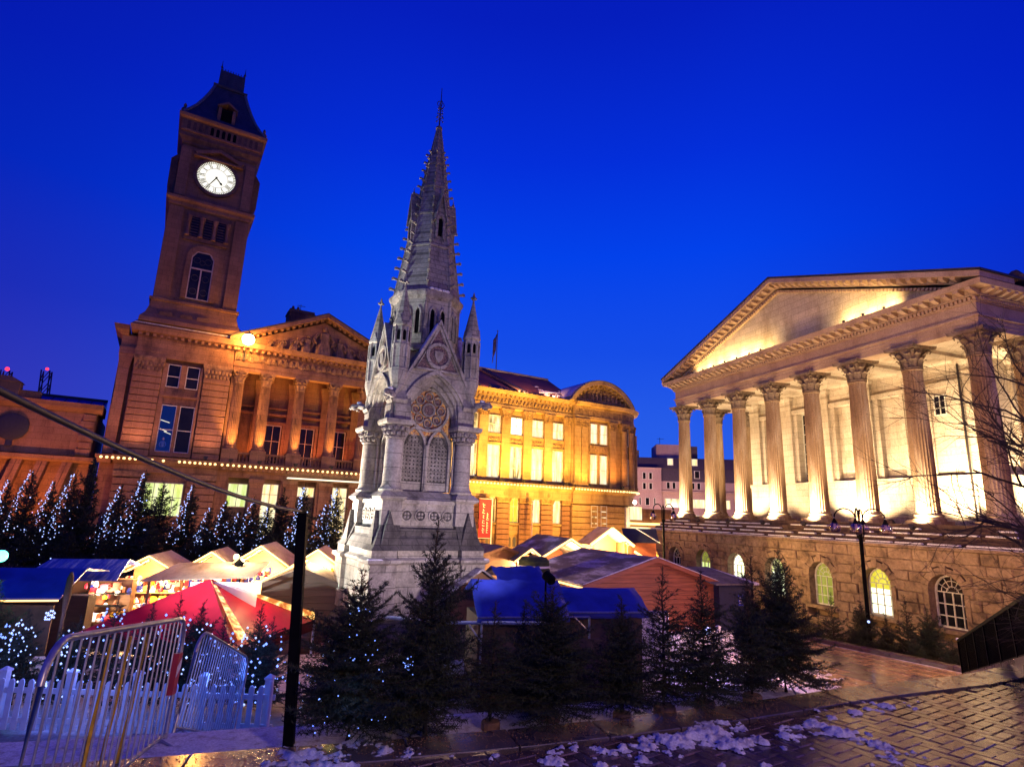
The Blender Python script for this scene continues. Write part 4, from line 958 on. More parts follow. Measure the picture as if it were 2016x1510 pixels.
for k, x in enumerate(pxs[:-1]):
    c = x + 1.37
    up = ['glass_dark', 'pane_mixed', 'pane_mixed', 'pane_white', 'pane_white', 'pane_white'][k]
    dn = ['glass_dark', 'pane_mixed', 'pane_white', 'pane_mixed', 'pane_yellow', 'pane_yellow'][k]
    gr = ['glass_dark', 'pane_dim', 'pane_dim', 'pane_amber', 'pane_white', 'pane_yellow'][k]
    if k == 3: up = 'pane_blaze'
    window(cw, c - .76, c + .76, 8.45, 10.35, .44, up, 'frame_white', 2, (9.4,), .07, depth=.12)
    window(cw, c - .76, c + .76, 3.75, 7.2, .44, dn, 'frame_white', 2, (6.0, 4.9), .07, depth=.12)
    window(cw, c - .56, c + .56, -.75, 1.75, .44, gr, 'frame_white', 2, (.9,), .07, depth=.12)
    for q, nm in (((c - .82, c + .82, .3, .618, 7.25, 7.45), 'window_head'), ((c - .82, c + .82, .36, .618, 8.2, 8.42), 'window_sill'), ((c - .82, c + .82, .42, .618, 7.452, 8.198), 'spandrel_panel')): m = MB(); m.box(*q); wp(nm, m)
    m = MB()
    for j in range(4): m.ball((c - .55 + j * .36, .40, 7.82), .2, 7, 5, (.9, .35, 1)); 
    wp('carved_panel', m, 'wing_dark', 40)
    m = MB(); m.box(c - .6, c + .6, .25, .618, -1.0, -.77); m.box(c - .58, c + .58, .40, .618, -1.9, -1.1); wp('window_sill', m)
    for sx in (-.3, .3):
        m = MB(); m.prism(arch_pts(c + sx - .17, c + sx + .17, -3.2, -2.4, 6), .56, .61); wp('basement_window', m, 'pane_dim')
# carved frieze, cornice, antefixes
m = MB(); m.box(W0, W1 + .2, -.06, .618, 1.782, 2.72); wp('string_band', m)
m = MB(); m.rectloft([(W0, W1 + .3, -.1, .618, 2.722), (W0, W1 + .3, -.4, .618, 3.05), (W0, W1 + .3, -.46, .618, 3.36)]); wp('string_course', m)
m = MB(); m.box(W0, W1 + .1, -.02, .619, 11.142, 11.5); wp('architrave', m)
m = MB(); m.box(W0, W1 + .1, .08, .619, 11.502, 12.3); wp('frieze', m)
for k in range(38):
    x = W0 + .3 + k * .47; m = MB(); m.ball((x, .06, 11.88 + .1 * math.sin(k * 1.7)), .24, 7, 5, (.8, .45, 1.1)); m.tube([(x - .22, .04, 11.66), (x - .02, -.03, 12.08), (x + .2, .04, 11.7)], .06, 5); wp('frieze_scroll', m, 'wing_dark', 50)
m2 = MB(); m2.box(-.15, .15, -.32, 0, 0, .26); mo3 = m2.mesh('modillion', 'wing')
for k in range(32): link('modillion', mo3, cw, (W0 + .3 + k * .56, .07, 12.36))
m = MB(); m.rectloft([(W0, W1 + .1, .05, 3, 12.302), (W0, W1 + .1, .05, 3, 12.62), (W0, W1 + .1, -.38, 3, 12.64), (W0, W1 + .1, -.55, 3, 13.0), (W0, W1 + .1, -.5, 3, 13.02)]); wp('cornice', m)
an = MB(); an.loft([[(-.18, -.06, 0), (.18, -.06, 0), (.18, .06, 0), (-.18, .06, 0)], [(-.2, -.06, .12), (.2, -.06, .12), (.2, .06, .12), (-.2, .06, .12)], [(-.04, -.03, .3), (.04, -.03, .3), (.04, .03, .3), (-.04, .03, .3)]]); anm = an.mesh('antefix', 'wing')
for k in range(14): link('antefix', anm, cw, (W0 + .5 + k * 1.3, -.3, 13.021))
# roof: tiled slope with a slate valley and snow along its foot
def slope_z(y): return 13.05 + (y + .1) * .58
m = MB(); m.prismx([(.0, 13.03), (6.5, 13.03), (6.5, 16.85)], W0, W1 + 1.0); rfw = wp('roof', m, 'tile_roof')
m = MB(); m.tube([(W0, 6.5, 16.9), (W1 + 1, 6.5, 16.9)], .14, 6); part('ridge_roll', m, 'lead', rfw)
for a, b_, mt, lift in (((28.6, .2), (26.2, 6.4), 'tower', .16), ((29.6, .2), (27.2, 6.4), 'slate', .10)):
    m = MB(); m.loft([[(a[0] - .22, a[1], 13.05 + a[1] * .588), (a[0] + .22, a[1], 13.05 + a[1] * .588), (a[0] + .22, a[1], 13.05 + a[1] * .588 + lift), (a[0] - .22, a[1], 13.05 + a[1] * .588 + lift)], [(b_[0] - .22, b_[1], 13.05 + b_[1] * .588), (b_[0] + .22, b_[1], 13.05 + b_[1] * .588), (b_[0] + .22, b_[1], 13.05 + b_[1] * .588 + lift), (b_[0] - .22, b_[1], 13.05 + b_[1] * .588 + lift)]]); part('roof_parapet', m, mt, rfw)
m = MB(); rs = random.Random(2)
for k in range(26):
    x = 30.6 + rs.random() * 5.6; y = .4 + abs(rs.gauss(0, 1.0)); l_ = rs.uniform(.4, 1.4)
    z0 = 13.03 + y * .588
    m.loft([[(x - l_ / 2, y, z0 + .015), (x + l_ / 2, y, z0 + .015), (x + l_ / 2 * .8, y + .22, z0 + .15), (x - l_ / 2 * .8, y + .22, z0 + .15)], [(x - l_ / 2 * .8, y + .02, z0 + .06), (x + l_ / 2 * .8, y + .02, z0 + .06), (x + l_ / 2 * .6, y + .18, z0 + .165), (x - l_ / 2 * .6, y + .18, z0 + .165)]])
part('snow_cap', m, 'snow', rfw)
# rounded end: a straight front between 35.6 and 43, then a quarter drum
BX0, BX1, BR = 35.6, 42.6, 4.2
def bow_ring(off, z, y0=0.0, n=10):
    pts = [(BX0 - off * .0, 9, z), (BX0 - off * .0, y0 - off, z), (BX1, y0 - off, z)]
    for k in range(1, n + 1):
        a = PI / 2 * k / n; pts.append((BX1 + (BR + off) * math.sin(a), y0 + BR - (BR + off) * math.cos(a), z))
    pts.append((BX1 + BR + off, 9, z)); return pts
def bow(name, prof, mat='wing', y0=-.1, **k):
    m = MB(); m.loft([bow_ring(o_, z, y0) for o_, z in prof]); return wp(name, m, mat, 30, **k)
bow('bow_wall', [(-.1, SZ - .5), (-.1, 13.0)])
bow('string_band', [(.25, 1.6), (.25, 2.72)]); bow('string_course', [(.3, 2.722), (.62, 3.05), (.66, 3.36)])
bow('architrave', [(.35, 11.142), (.4, 11.5)]); bow('frieze', [(.32, 11.502), (.32, 12.3)], 'wing_dark'); bow('cornice', [(.35, 12.302), (.38, 12.62), (.8, 12.64), (.98, 13.0), (.9, 13.02)]); bow('parapet', [(.5, 13.022), (.5, 13.5)], 'wing_dark')
for k in range(9):
    z = SZ + k * .66
    if z < 1.5: bow('stone_course', [(.12, z), (.16, z + .03), (.16, z + .58), (.12, z + .61)])
def bow_at(s_):
    """point and turn along the rounded front"""
    if s_ <= BX1: return (s_, -.1, 0.0)
    a = (s_ - BX1) / BR; return (BX1 + BR * math.sin(a), -.1 + BR - BR * math.cos(a), a)
pb = MB(); pb.box(-.5, .5, -.32, .2, 3.4, 3.8); pb.box(-.42, .42, -.28, .2, 3.802, 10.15); pbm = pb.mesh('pilaster', 'wing')
pcm = MB(); pcm.rectloft([(-.42, .42, -.28, .2, 10.152), (-.45, .45, -.33, .2, 10.6), (-.66, .66, -.5, .2, 11.0), (-.66, .66, -.5, .2, 11.14)])
for j in range(3):
    for i in range(4): pcm.ball((-.36 + i * .24, -.32 - .04 * j, 10.3 + j * .27), .12, 6, 4, (.9, .7, 1.2))
pcmm = pcm.mesh('capital', 'wing_dark', 40)
rb = MB(); rb.lathe([(.45, 3.4), (.45, 3.7), (.38, 3.8), (.37, 6), (.33, 10.1), (.36, 10.15)], 16, (0, -.35)); rbm = rb.mesh('column', 'wing', 30)
for s_, kd in ((36.2, 0), (37.15, 0), (41.35, 0), (43.0, 1), (44.3, 1), (46.2, 1), (48.0, 0)):
    x, y, a = bow_at(s_); q = link('column' if kd else 'pilaster', rbm if kd else pbm, cw, (x, y, 0), a); link('capital', pcmm, q, (0, -.1 if kd else 0, 0))
m = MB(); m.box(37.62, 38.0, -.02 - .1, -.0, 3.4, 11.1); wp('shadow_gap', m, 'wing_dark')  # raised dark strip standing in for the shade of a gap
for (xa, xb) in ((38.15, 39.15), (39.55, 40.65)):
    window(cw, xa, xb, 8.4, 10.75, -.16, 'pane_white', 'frame_white', 1, (9.6,), .07)
    window(cw, xa, xb, 3.8, 7.15, -.16, 'pane_white', 'frame_white', 1, (5.4,), .07)
window(cw, 38.2, 39.15, -1.0, 1.4, -.32, 'pane_mixed', 'frame_white', 1, (.2,), .07); window(cw, 39.6, 40.5, -1.0, 1.4, -.32, 'pane_mixed', 'frame_white', 1, (.2,), .07)
m = MB(); m.box(38.05, 40.8, -.2, -.0, 7.4, 8.2); wp('carved_panel', m, 'wing_dark')
for s_ in (44.1 - .55, 45.3):
    x, y, a = bow_at(s_); T = Matrix.Translation((x, y, 0)) @ Matrix.Rotation(a, 4, 'Z')
    for z0, z1, pn in ((3.9, 7.0, 'pane_dim'), (8.5, 10.6, 'glass_dark'), (-1.0, 1.4, 'pane_yellow')):
        f = MB(T); off = -.14 if z0 > 0 else -.3
        for q in ((-.4, -.33), (.33, .4), (-.02, .02)): f.box(q[0], q[1], off - .1, off + .1, z0, z1)
        f.box(-.33, .33, off - .1, off + .1, z0, z0 + .08); f.box(-.33, .33, off - .1, off + .1, z1 - .08, z1)
        w_ = wp('window', f, 'frame_white'); p = MB(T); p.box(-.38, .38, off - .03, off - .01, z0 + .02, z1 - .02); part('pane', p, pn, w_)
# segmental pediment over the end bay, with a carved scene and a snowy barrel roof
SXC, SHW, SH = 39.5, 4.75, 2.75
def seg(hw, h, zb, n=20):
    rr = (hw * hw + h * h) / (2 * h); a0 = math.asin(min(1, hw / rr))
    return [(SXC + rr * math.sin(-a0 + 2 * a0 * k / n), zb + rr * math.cos(-a0 + 2 * a0 * k / n) - rr + h) for k in range(n + 1)]
m = MB(); m.prism(seg(SHW - .5, SH - .5, 13.03), -.2, .3); wp('tympanum', m, 'wing_dark')
m = MB(); m.strip(seg(SHW - .55, SH - .45, 13.03), seg(SHW, SH, 13.03), -.95, .4); wp('arched_cornice', m)
m = MB(); m.strip(seg(SHW + .005, SH + .005, 13.03), seg(SHW + .1, SH + .1, 13.03), -1.0, 7); wp('barrel_roof', m, 'lead')
m = MB(); A = seg(SHW + .11, SH + .11, 13.03)[1:11]; B = seg(SHW + .17, SH + .17, 13.03)[1:11]; m.strip(A, B, -.6, 6.5); wp('snow_cap', m, 'snow')
for k in range(15):
    x, z = seg(SHW - .75, SH - .6, 13.03, 14)[k]; dx = x - SXC
    m = MB(); m.box(x - .13, x + .13, -.72, -.201, z - .16, z + .1); wp('modillion', m, 'wing')
for k in range(11):
    x = SXC - 3.0 + k * .6; h = (SH - .75) * math.sqrt(max(.1, 1 - ((x - SXC) / 4.0) ** 2)) * .78
    m = MB(); m.loft([[(x + a * .2 * s_, -.3 + b_ * .15 * s_, 13.1 + t_ * h) for a, b_ in ((-1, 0), (-.5, -1), (.5, -1), (1, 0), (.5, .8), (-.5, .8))] for t_, s_ in ((0, 1), (.4, .9), (.65, .85), (.75, .4))]); m.ball((x, -.34, 13.1 + h * .87), .13, 6, 5)
    wp('relief_figure', m, 'wing', 50)
# flagpole with a limp flag, banners on poles
fp = thing('flagpole', 'thin flagpole with a limp dark flag behind the tiled roof', 'flagpole', fw_(29.5, 7.5, 16), FA)
m = MB(); m.tube([(0, 0, 0), (0, 0, 6.2)], .06, 6, .04); m.ball((0, 0, 6.25), .09); part('pole', m, 'iron', fp)
m = MB(); n = 9
rows = [[(-(.05 + k * .07), .10 * math.sin(k * 1.3 + j * .5), 5.9 - .42 * j - .13 * k - .04 * k * j) for k in range(n)] for j in range(5)]
for j in range(4):
    for k in range(n - 1): m.poly([rows[j][k], rows[j][k + 1], rows[j + 1][k + 1], rows[j + 1][k]])
fl_ = part('flag', m, 'flag_blue', fp, 60); sdm = fl_.modifiers.new('thick', 'SOLIDIFY'); sdm.thickness = .02
def text_mesh(body, size, mat, extr=.004):
    cu = bpy.data.curves.new('lettering', 'FONT'); cu.body = body; cu.size = size; cu.extrude = extr; cu.align_x = 'CENTER'; cu.align_y = 'CENTER'
    to = bpy.data.objects.new('tmp', cu); COL.objects.link(to); dg = bpy.context.evaluated_depsgraph_get(); me = bpy.data.meshes.new_from_object(to.evaluated_get(dg))
    bpy.data.objects.remove(to); me.name = 'lettering'; me.materials.clear(); me.materials.append(M[mat]); return me
for (s_, w_, yy, lab, narrow) in ((24.35, 1.5, -1.0, 'tall red banner on a pole in front of the golden wing beside the monument', 0), (29.75, .66, -1.2, 'narrow red banner turned edge on in front of the golden wing', 1)):
    b_ = thing('banner_pole', lab, 'banner', fw_(s_, yy, SZ), FA + (R(58) if narrow else 0), 'red banners')
    m = MB(); m.tube([(.7, 0, 0), (.7, 0, 6.1)], .07, 6); m.tube([(-.75, 0, 6.0), (.75, 0, 6.0)], .03, 5); m.tube([(-.75, 0, 2.2), (.75, 0, 2.2)], .03, 5); part('pole', m, 'white_paint', b_)
    m = MB(); m.box(-.72, .62, -.015, .015, 2.25, 5.97); cl = part('banner_cloth', m, 'red_paint', b_)
    rr = random.Random(9)
    m = MB()                                  # two upright lines of small white writing, too far off to read
    for ln, (xc, z0, z1) in enumerate(((-.22, 2.7, 5.6), (.22, 2.7, 4.6))):
        z = z0
        while z < z1:
            h_ = rr.uniform(.10, .2); wd = rr.choice((.16, .2, .28)); m.box(xc - wd / 2, xc + wd / 2, -.022, -.016, z, z + .045); m.box(xc - wd / 2, xc - wd / 2 + .06, -.0225, -.0162, z + .046, z + h_); z += h_ + rr.choice((.05, .05, .16))
    part('lettering', m, 'print_white', cl)
# ================================================================== low museum range beyond the tower (left)
lo = thing('low_museum_range', 'low orange lit stone building with a dark roundel beside the clock tower', 'building', fw_(-8.4, .6, 0), FA)
def lp(name, mb, mat='museum', smooth=0, **k): return part(name, mb, mat, lo, smooth, **k)
m = MB(); m.box(-30, -.3, .0, 9, 3.1, 6.3); lp('attic_wall', m)
m = MB(); m.box(-30, -.3, .9, 9, SZ - .5, 3.098); lp('wall', m, 'museum')
m = MB(); m.rectloft([(-30, .0, -.1, .9, 2.6), (-30, .0, -.35, .9, 2.75), (-30, .0, -.4, .9, 3.0), (-30, .0, -.1, .9, 3.05)]); lp('string_course', m)
m = MB(); m.rectloft([(-30, .0, -.15, 3, 6.302), (-30, .0, -.5, 3, 6.6), (-30, .0, -.6, 3, 6.95), (-30, .0, -.2, 3, 7.0)]); lp('cornice', m, 'tower')
m = MB(); m.box(-30, -4.0, .3, 1.2, 7.0, 7.6); m.box(-7.8, -5.2, .0, 1.2, 7.0, 8.1); m.rectloft([(-7.9, -5.1, -.1, 1.3, 8.1), (-7.2, -5.8, .2, 1.0, 8.5)]); lp('parapet', m, 'tower')
for k in range(6): m = MB(); m.cbox(-1.25 + (.14 if k % 2 else 0), -.32, -.14, -.002, 3.15 + k * .52, 3.63 + k * .52, .04); lp('stone_course', m)
m = MB(); m.lathe([(0.01, 0), (.86, .0), (.95, .06), (.95, .14), (.8, .18)], 24); m.v = [(a - 5.1, -c, b_ + 4.85) for a, b_, c in m.v]; ro = lp('roundel', m, 'iron', 30, label='dark round plaque with a narrow foot')
m = MB(); m.loft([[(-5.5, -.12, 4.15), (-4.7, -.12, 4.15), (-4.7, -.003, 4.15), (-5.5, -.003, 4.15)], [(-5.27, -.14, 3.85), (-4.93, -.14, 3.85), (-4.93, -.003, 3.85), (-5.27, -.003, 3.85)], [(-5.3, -.18, 3.5), (-4.9, -.18, 3.5), (-4.9, -.003, 3.5), (-5.3, -.003, 3.5)]]); part('foot', m, 'iron', ro)
# raking buttress slabs under the string course, bright faces and dark gaps
for k in range(11):
    x = -1.3 - k * 1.45
    m = MB(); m.loft([[(x - .55, -.1, 2.6), (x + .05, -.1, 2.6), (x + .05, .85, 2.6), (x - .55, .85, 2.6)], [(x - 2.0, -.35, SZ), (x - 1.3, -.35, SZ), (x - 1.3, .85, SZ), (x - 2.0, .85, SZ)]]); lp('raking_slab', m, 'museum')
    m = MB(); m.loft([[(x - .28, -.14, 2.55), (x - .22, -.14, 2.55), (x - .22, -.05, 2.55), (x - .28, -.05, 2.55)], [(x - 1.68, -.39, SZ), (x - 1.62, -.39, SZ), (x - 1.62, -.3, SZ), (x - 1.68, -.3, SZ)]]); lp('slab_joint', m, 'tower_dark')
bgw = thing('glazed_roof', 'long blue glazed roof behind the low building, catching the dusk sky', 'roof', fw_(-8.9, 8.5, 7), FA)
m = MB(); m.prismx([(0, .3), (4, .3), (4, 1.9)], -9, -.2); part('glazing', m, 'tarp', bgw)  # glazing simply carries a blue sheet colour
m = MB()
for k in range(10): m.prismx([(-.02, .32), (.02, .32), (4.0, 1.93), (3.96, 1.93)], -9 + k * .95, -8.93 + k * .95)
m.box(-9, -.2, 3.9, 4.1, 1.9, 2.1); part('glazing_bar', m, 'iron', bgw)
m = MB(); m.box(-9.2, 0, -.2, 0, -1, .35); part('gutter', m, 'iron', bgw)
# cranes beyond
def crane(loc, h, lean, lab, rlamp):
    c = thing('tower_crane', lab, 'crane', loc, .4, 'cranes on the skyline'); m = MB(); w_ = .9
    n = 12
    def P(t_, sx, sy): return Vector((lean * t_ + sx * w_, sy * w_, h * t_))
    for sx in (-1, 1):
        for sy in (-1, 1): m.tube([P(0, sx, sy), P(1, sx, sy)], .16, 4)
    for k in range(n):
        for sy in (-1, 1): m.tube([P(k / n, -1, sy), P((k + 1) / n, 1, sy)], .1, 4)
        for sx in (-1, 1): m.tube([P(k / n, sx, -1), P((k + 1) / n, sx, 1)], .1, 4)
    part('lattice_mast', m, 'iron', c); l = MB(); l.ball((lean, 0, h + .5), rlamp, 8, 6); part('warning_light', l, 'bulb_red', c)
crane((-129.0, 148, -6), 37.5, -1.5, 'lattice crane mast with the larger red warning lamp beyond the low roofs', .5)
crane((-117.4, 148, -6), 37.8, -2.6, 'leaning lattice crane jib with a small red lamp nearer the clock tower', .38)
# ================================================================== pale apartment block beyond the hall
pb_ = thing('apartment_block', 'pale rendered apartment block with a dark mansard roof and lit windows', 'building', (21.0, 95, 0), R(-6))
def pp(name, mb, mat='pale_wall', **k): return part(name, mb, mat, pb_, **k)
m = MB(); m.box(-2.5, 3.6, .4, 14, -7, 8.35); pp('wall', m); m = MB(); m.box(3.602, 24, 1.2, 14, -7, 6.3); pp('wall', m)
m = MB(); m.rectloft([(-2.5, 24, 1.6, 14, 8.36), (-2.0, 24, 2.6, 14, 10.2)]); m.rectloft([(3.62, 24, 1.3, 14, 6.31), (3.8, 24, 1.75, 14, 8.358)]); pp('mansard_roof', m, 'far_slate')
m = MB(); m.box(3.4, 9.0, 4, 10, 10.2, 12.6); pp('roof_plant_room', m); m = MB(); m.box(9.02, 10.2, 4.2, 9, 10.2, 12.4); m.box(-.6, .4, 3, 5, 10.2, 11.4); pp('chimney', m, 'far_slate')
m = MB(); m.box(-2.6, 3.7, .25, .6, 6.0, 6.2); m.box(-2.6, 24, .2, 1.2, 4.6, 4.75); m.box(-2.55, 3.65, .3, .6, 8.2, 8.36); m.box(3.65, 24, 1.0, 1.3, 5.0, 5.1); pp('ledge', m)
def pw(x, z, w_, h, mat, y, nx=1):
    f = MB(); f.box(x - w_ / 2 - .07, x + w_ / 2 + .07, y - .05, y, z - .07, z + h + .07); o_ = pp('window', f, 'frame_white'); p = MB()
    for k in range(nx):
        a = x - w_ / 2 + w_ * k / nx; p.box(a + .04, a + w_ / nx - .04, y - .07, y - .051, z, z + h)
    part('pane', p, mat, o_)
for x in (.9, 1.9): pw(x, 6.5, .5, 1.0, 'glass_dark', .39); pw(x, 4.9, .5, .95, 'glass_dark', .39)
for x in (-1.7, -2.2): pw(x, 6.5, .3, .9, 'glass_dark', .39); pw(x, 4.9, .3, .9, 'glass_dark', .39)
for x, w_ in ((.2, .25), (1.35, .6), (2.5, .25)): pw(x, 2.4, w_, 1.1, 'glass_dark', .39); pw(x, -.4, w_ * 1.3, 1.6, 'pane_white', .39); pw(x, -3.0, w_ * 1.3, 1.6, 'pane_yellow', .39)
for k in range(5):
    x = 5.3 + k * 3.9
    for dx in (-.5, .4): pw(x + dx, 5.15, .5, .95, 'glass_dark', 1.19)
    pw(x + .1, 2.2, 2.4, 1.3, 'pane_mixed' if k == 0 else 'pane_yellow', 1.19, 3); pw(x + .1, -.4, 2.4, 1.4, 'pane_white', 1.19, 3); pw(x + .1, -3.1, 2.3, 1.4, 'pane_dim', 1.19, 3)
    if k < 4: pw(x - .0, 9.0, .85, 1.0, ['pane_white', 'pane_yellow', 'pane_yellow', 'pane_white'][k], 1.9)
    if k in (1, 2): pw(x + .2, 6.9, .75, 1.1, 'glass_dark' if k == 1 else 'pane_yellow', 1.25)
m = MB(); m.tube([(4.3, 6, 12.6), (4.3, 6, 14)], .04, 4); m.tube([(3.8, 6, 13.8), (5, 6, 13.8)], .03, 4); pp('aerial', m, 'iron')
sk = thing('shop_canopy', 'brightly lit shop front with a glowing canopy beyond the hall steps', 'shop front', (16.0, 70, 0), R(-8))
m = MB(); m.box(-2.2, 3.2, .2, 2, -4, 1.3); part('wall', m, 'museum', sk); m = MB(); m.box(-2.0, 3.2, -.6, .19, -.55, -.3); part('canopy', m, 'rope_light', sk); m = MB(); m.box(-1.8, -.2, .1, .19, 0, 1.5); m.box(-1.8, 1.6, .1, .19, -2, -.8); part('shop_window', m, 'pane_yellow', sk)

# ================================================================== strings of bulbs along the facade, and its floodlights
def bulb_string(name, label, pts, parent_loc, group, r=.085, wire=.012, sag=.06, mat='bulb_warm'):
    e = thing(name, label, 'string lights', (0, 0, 0), 0, group)
    w_ = MB()
    for a, b_ in zip(pts[:-1], pts[1:]): mid = (Vector(a) + Vector(b_)) / 2 - Vector((0, 0, sag)); w_.tube([Vector(a) + Vector((0, 0, r)), mid + Vector((0, 0, r)), Vector(b_) + Vector((0, 0, r))], wire, 3)
    part('wire', w_, 'black', e)
    return e
bm_ = MB(); bm_.ball((0, 0, 0), .10, 8, 6); bulb_me = bm_.mesh('bulb', 'bulb_warm', 60)
def string_on_facade(xa, xb, step, y, label, skip=()):
    pts = []; x = xa
    while x <= xb: pts.append((x, y, 3.10)); x += step
    P = [fw_(*p) for p in pts]
    e = bulb_string('string_lights', label, P, None, 'warm bulb strings along the facade')
    for i, p in enumerate(P):
        if i not in skip: link('bulb', bulb_me, e, p)
string_on_facade(-7.9, -4.6, .36, -.62, 'warm bulb string on the ledge at the outer edge of the clock tower pavilion')
string_on_facade(-3.9, -.1, .36, -.62, 'warm bulb string on the ledge below the tower double window', (1, 2))
string_on_facade(.2, 14.6, .42, -.64, 'warm bulb string under the museum balustrade')
string_on_facade(17.8, 35.2, .40, -.68, 'warm bulb string across the golden wing')
string_on_facade(35.6, 42.6, .40, -.95, 'warm bulb string on the straight front of the rounded end')
P = [];
for k in range(18):
    a = PI / 2 * k / 20; P.append(fw_(BX1 + (BR + .85) * math.sin(a), -.1 + BR - (BR + .85) * math.cos(a), 3.12))
e = bulb_string('string_lights', 'warm bulb string curving round the rounded end', P, None, 'warm bulb strings along the facade')
for p in P: link('bulb', bulb_me, e, p)
for i, x in enumerate((-6.0, -1.1)):
    floodlight(fw_(x, -1.6, 3.52), fw_(x, .2, 8), 90, (1, .42, .24), ['floodlight on the ledge below the outer rusticated pier', 'floodlight on the ledge below the inner rusticated pier'][i], 100, 'museum floodlights')
for i, x in enumerate((.67, 2.83, 5.69, 8.69)):
    floodlight(fw_(x + .1, -1.0, 3.55), fw_(x, .1, 9.5), [700, 760, 520, 400][i], (1, .44, .09), f'floodlight on the ledge in front of the {ordn[i]} museum column from the tower', 60, 'museum floodlights')
for i, x in enumerate((1.75, 4.3, 7.2, 10.1)):
    floodlight(fw_(x, 1.2, 3.52), fw_(x, 3.2, 8), 120, (1, .26, .05), f'floodlight inside the {ordn[i]} portico bay from the tower', 110, 'museum floodlights', .1)
for i, x in enumerate((19.5, 22.7, 25.7, 28.4, 31.1, 33.9)):
    floodlight(fw_(x, -1.5, 3.52), fw_(x, .3, 8.2), [500, 560, 640, 640, 600, 560][i], (1, .50, .07), f'floodlight on the ledge below the {ordn[i]} window bay of the golden wing', 118, 'wing floodlights')
    floodlight(fw_(x, -3.2, SZ + .3), fw_(x, .3, -.5), [240, 300, 380, 380, 380, 380][i], (1, .50, .08), f'ground floodlight before the {ordn[i]} window bay of the golden wing', 120, 'wing floodlights')
for i, x in enumerate((19, 23.5, 28, 32.5, 37.5, 42.5)):
    floodlight(fw_(x, -11.5, SZ + .4), fw_(x, .3, 7.4), [400, 480, 520, 520, 420, 300][i], (1, .54 - .03 * (i > 3), .085), f'ground floodlight out on the square before the golden wing, {ordn[i]} from the monument', 75, 'wing front floodlights', .2)
floodlight(fw_(36.5, -2.2, 3.55), fw_(37.5, -.1, 7.5), 520, (1, .46, .07), 'floodlight on the ledge at the start of the rounded end', 118, 'wing floodlights')
floodlight(fw_(41.0, -2.4, 3.55), fw_(41.5, -.1, 8.5), 360, (1, .36, .06), 'floodlight on the ledge in the middle of the rounded end', 118, 'wing floodlights')
for x, e_ in ((37, 460), (41.5, 380), (45.5, 300)):
    floodlight(fw_(x, -4.0, SZ + .3), fw_(x, -.1, 0), e_, (1, .46, .09), {37: 'ground floodlight at the start of the rounded end', 41.5: 'ground floodlight before the middle of the rounded end', 45.5: 'ground floodlight at the far side of the rounded end'}[x], 120, 'wing floodlights')
floodlight(fw_(-12.5, -5, SZ + .4), fw_(-12.5, .5, 4.5), 900, (1, .30, .07), 'ground floodlight before the low building', 100, 'museum floodlights')
for x, e_ in ((-4, 170), (4.2, 180), (10, 180)):
    floodlight(fw_(x, -6.5, SZ + .3), fw_(x, .2, 0), e_, (1, .46, .16), {-4: 'ground floodlight before the clock tower pavilion', 4.2: 'ground floodlight before the museum doors', 10: 'ground floodlight before the museum by the monument'}[x], 110, 'museum floodlights')
# the street lamp that blazes in front of the portico corner
sl_ = thing('street_lamp', 'bracket lamp blazing orange in front of the museum portico corner', 'street lamp', fw_(.74, -1.6, 13.5), FA)
m = MB(); m.tube([(0, 1.45, -1.2), (0, 1.0, -.2), (0, .5, .58), (0, .1, .68), (0, 0, .6)], .045, 6); m.box(-.12, .12, 1.44, 1.5, -1.5, -.9); part('bracket', m, 'iron', sl_, 40)
m = MB(); m.lathe([(.05, .62), (.30, .52), (.36, .42), (.34, .36)], 12); part('hood', m, 'iron', sl_, 40)
m = MB(); m.ball((0, 0, 0), .48, 16, 12); bl = part('globe', m, 'lamp_sodium', sl_, 60)
# ================================================================== THE GOTHIC MONUMENT (local -y is the face towards the terrace)
MO = (-3.08, 19.24, 0.0); MA = R(30.6)
mo_m = Matrix.Translation(MO) @ Matrix.Rotation(MA, 4, 'Z')
mo = thing('gothic_monument', 'pale gothic stone memorial with rose windows, corner pinnacles and a tall crocketed spire', 'monument', MO, MA)
def gp(name, mb, mat='mem', smooth=0, **k): return part(name, mb, mat, mo, smooth, **k)
def four(name, mb, mat='mem', smooth=0, parent=None):
    me = mb.mesh(name, mat, smooth); out_ = []
    for k in range(4): out_.append(link(name, me, parent or mo, (0, 0, 0), k * PI / 2))
    return out_
# plinth and lower stage: a square core with corner buttresses
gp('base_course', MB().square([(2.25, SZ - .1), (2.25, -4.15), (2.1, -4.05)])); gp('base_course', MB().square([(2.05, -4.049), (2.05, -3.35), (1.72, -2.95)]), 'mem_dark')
gp('lower_stage', MB().square([(1.42, -3.0), (1.42, -1.0)]))
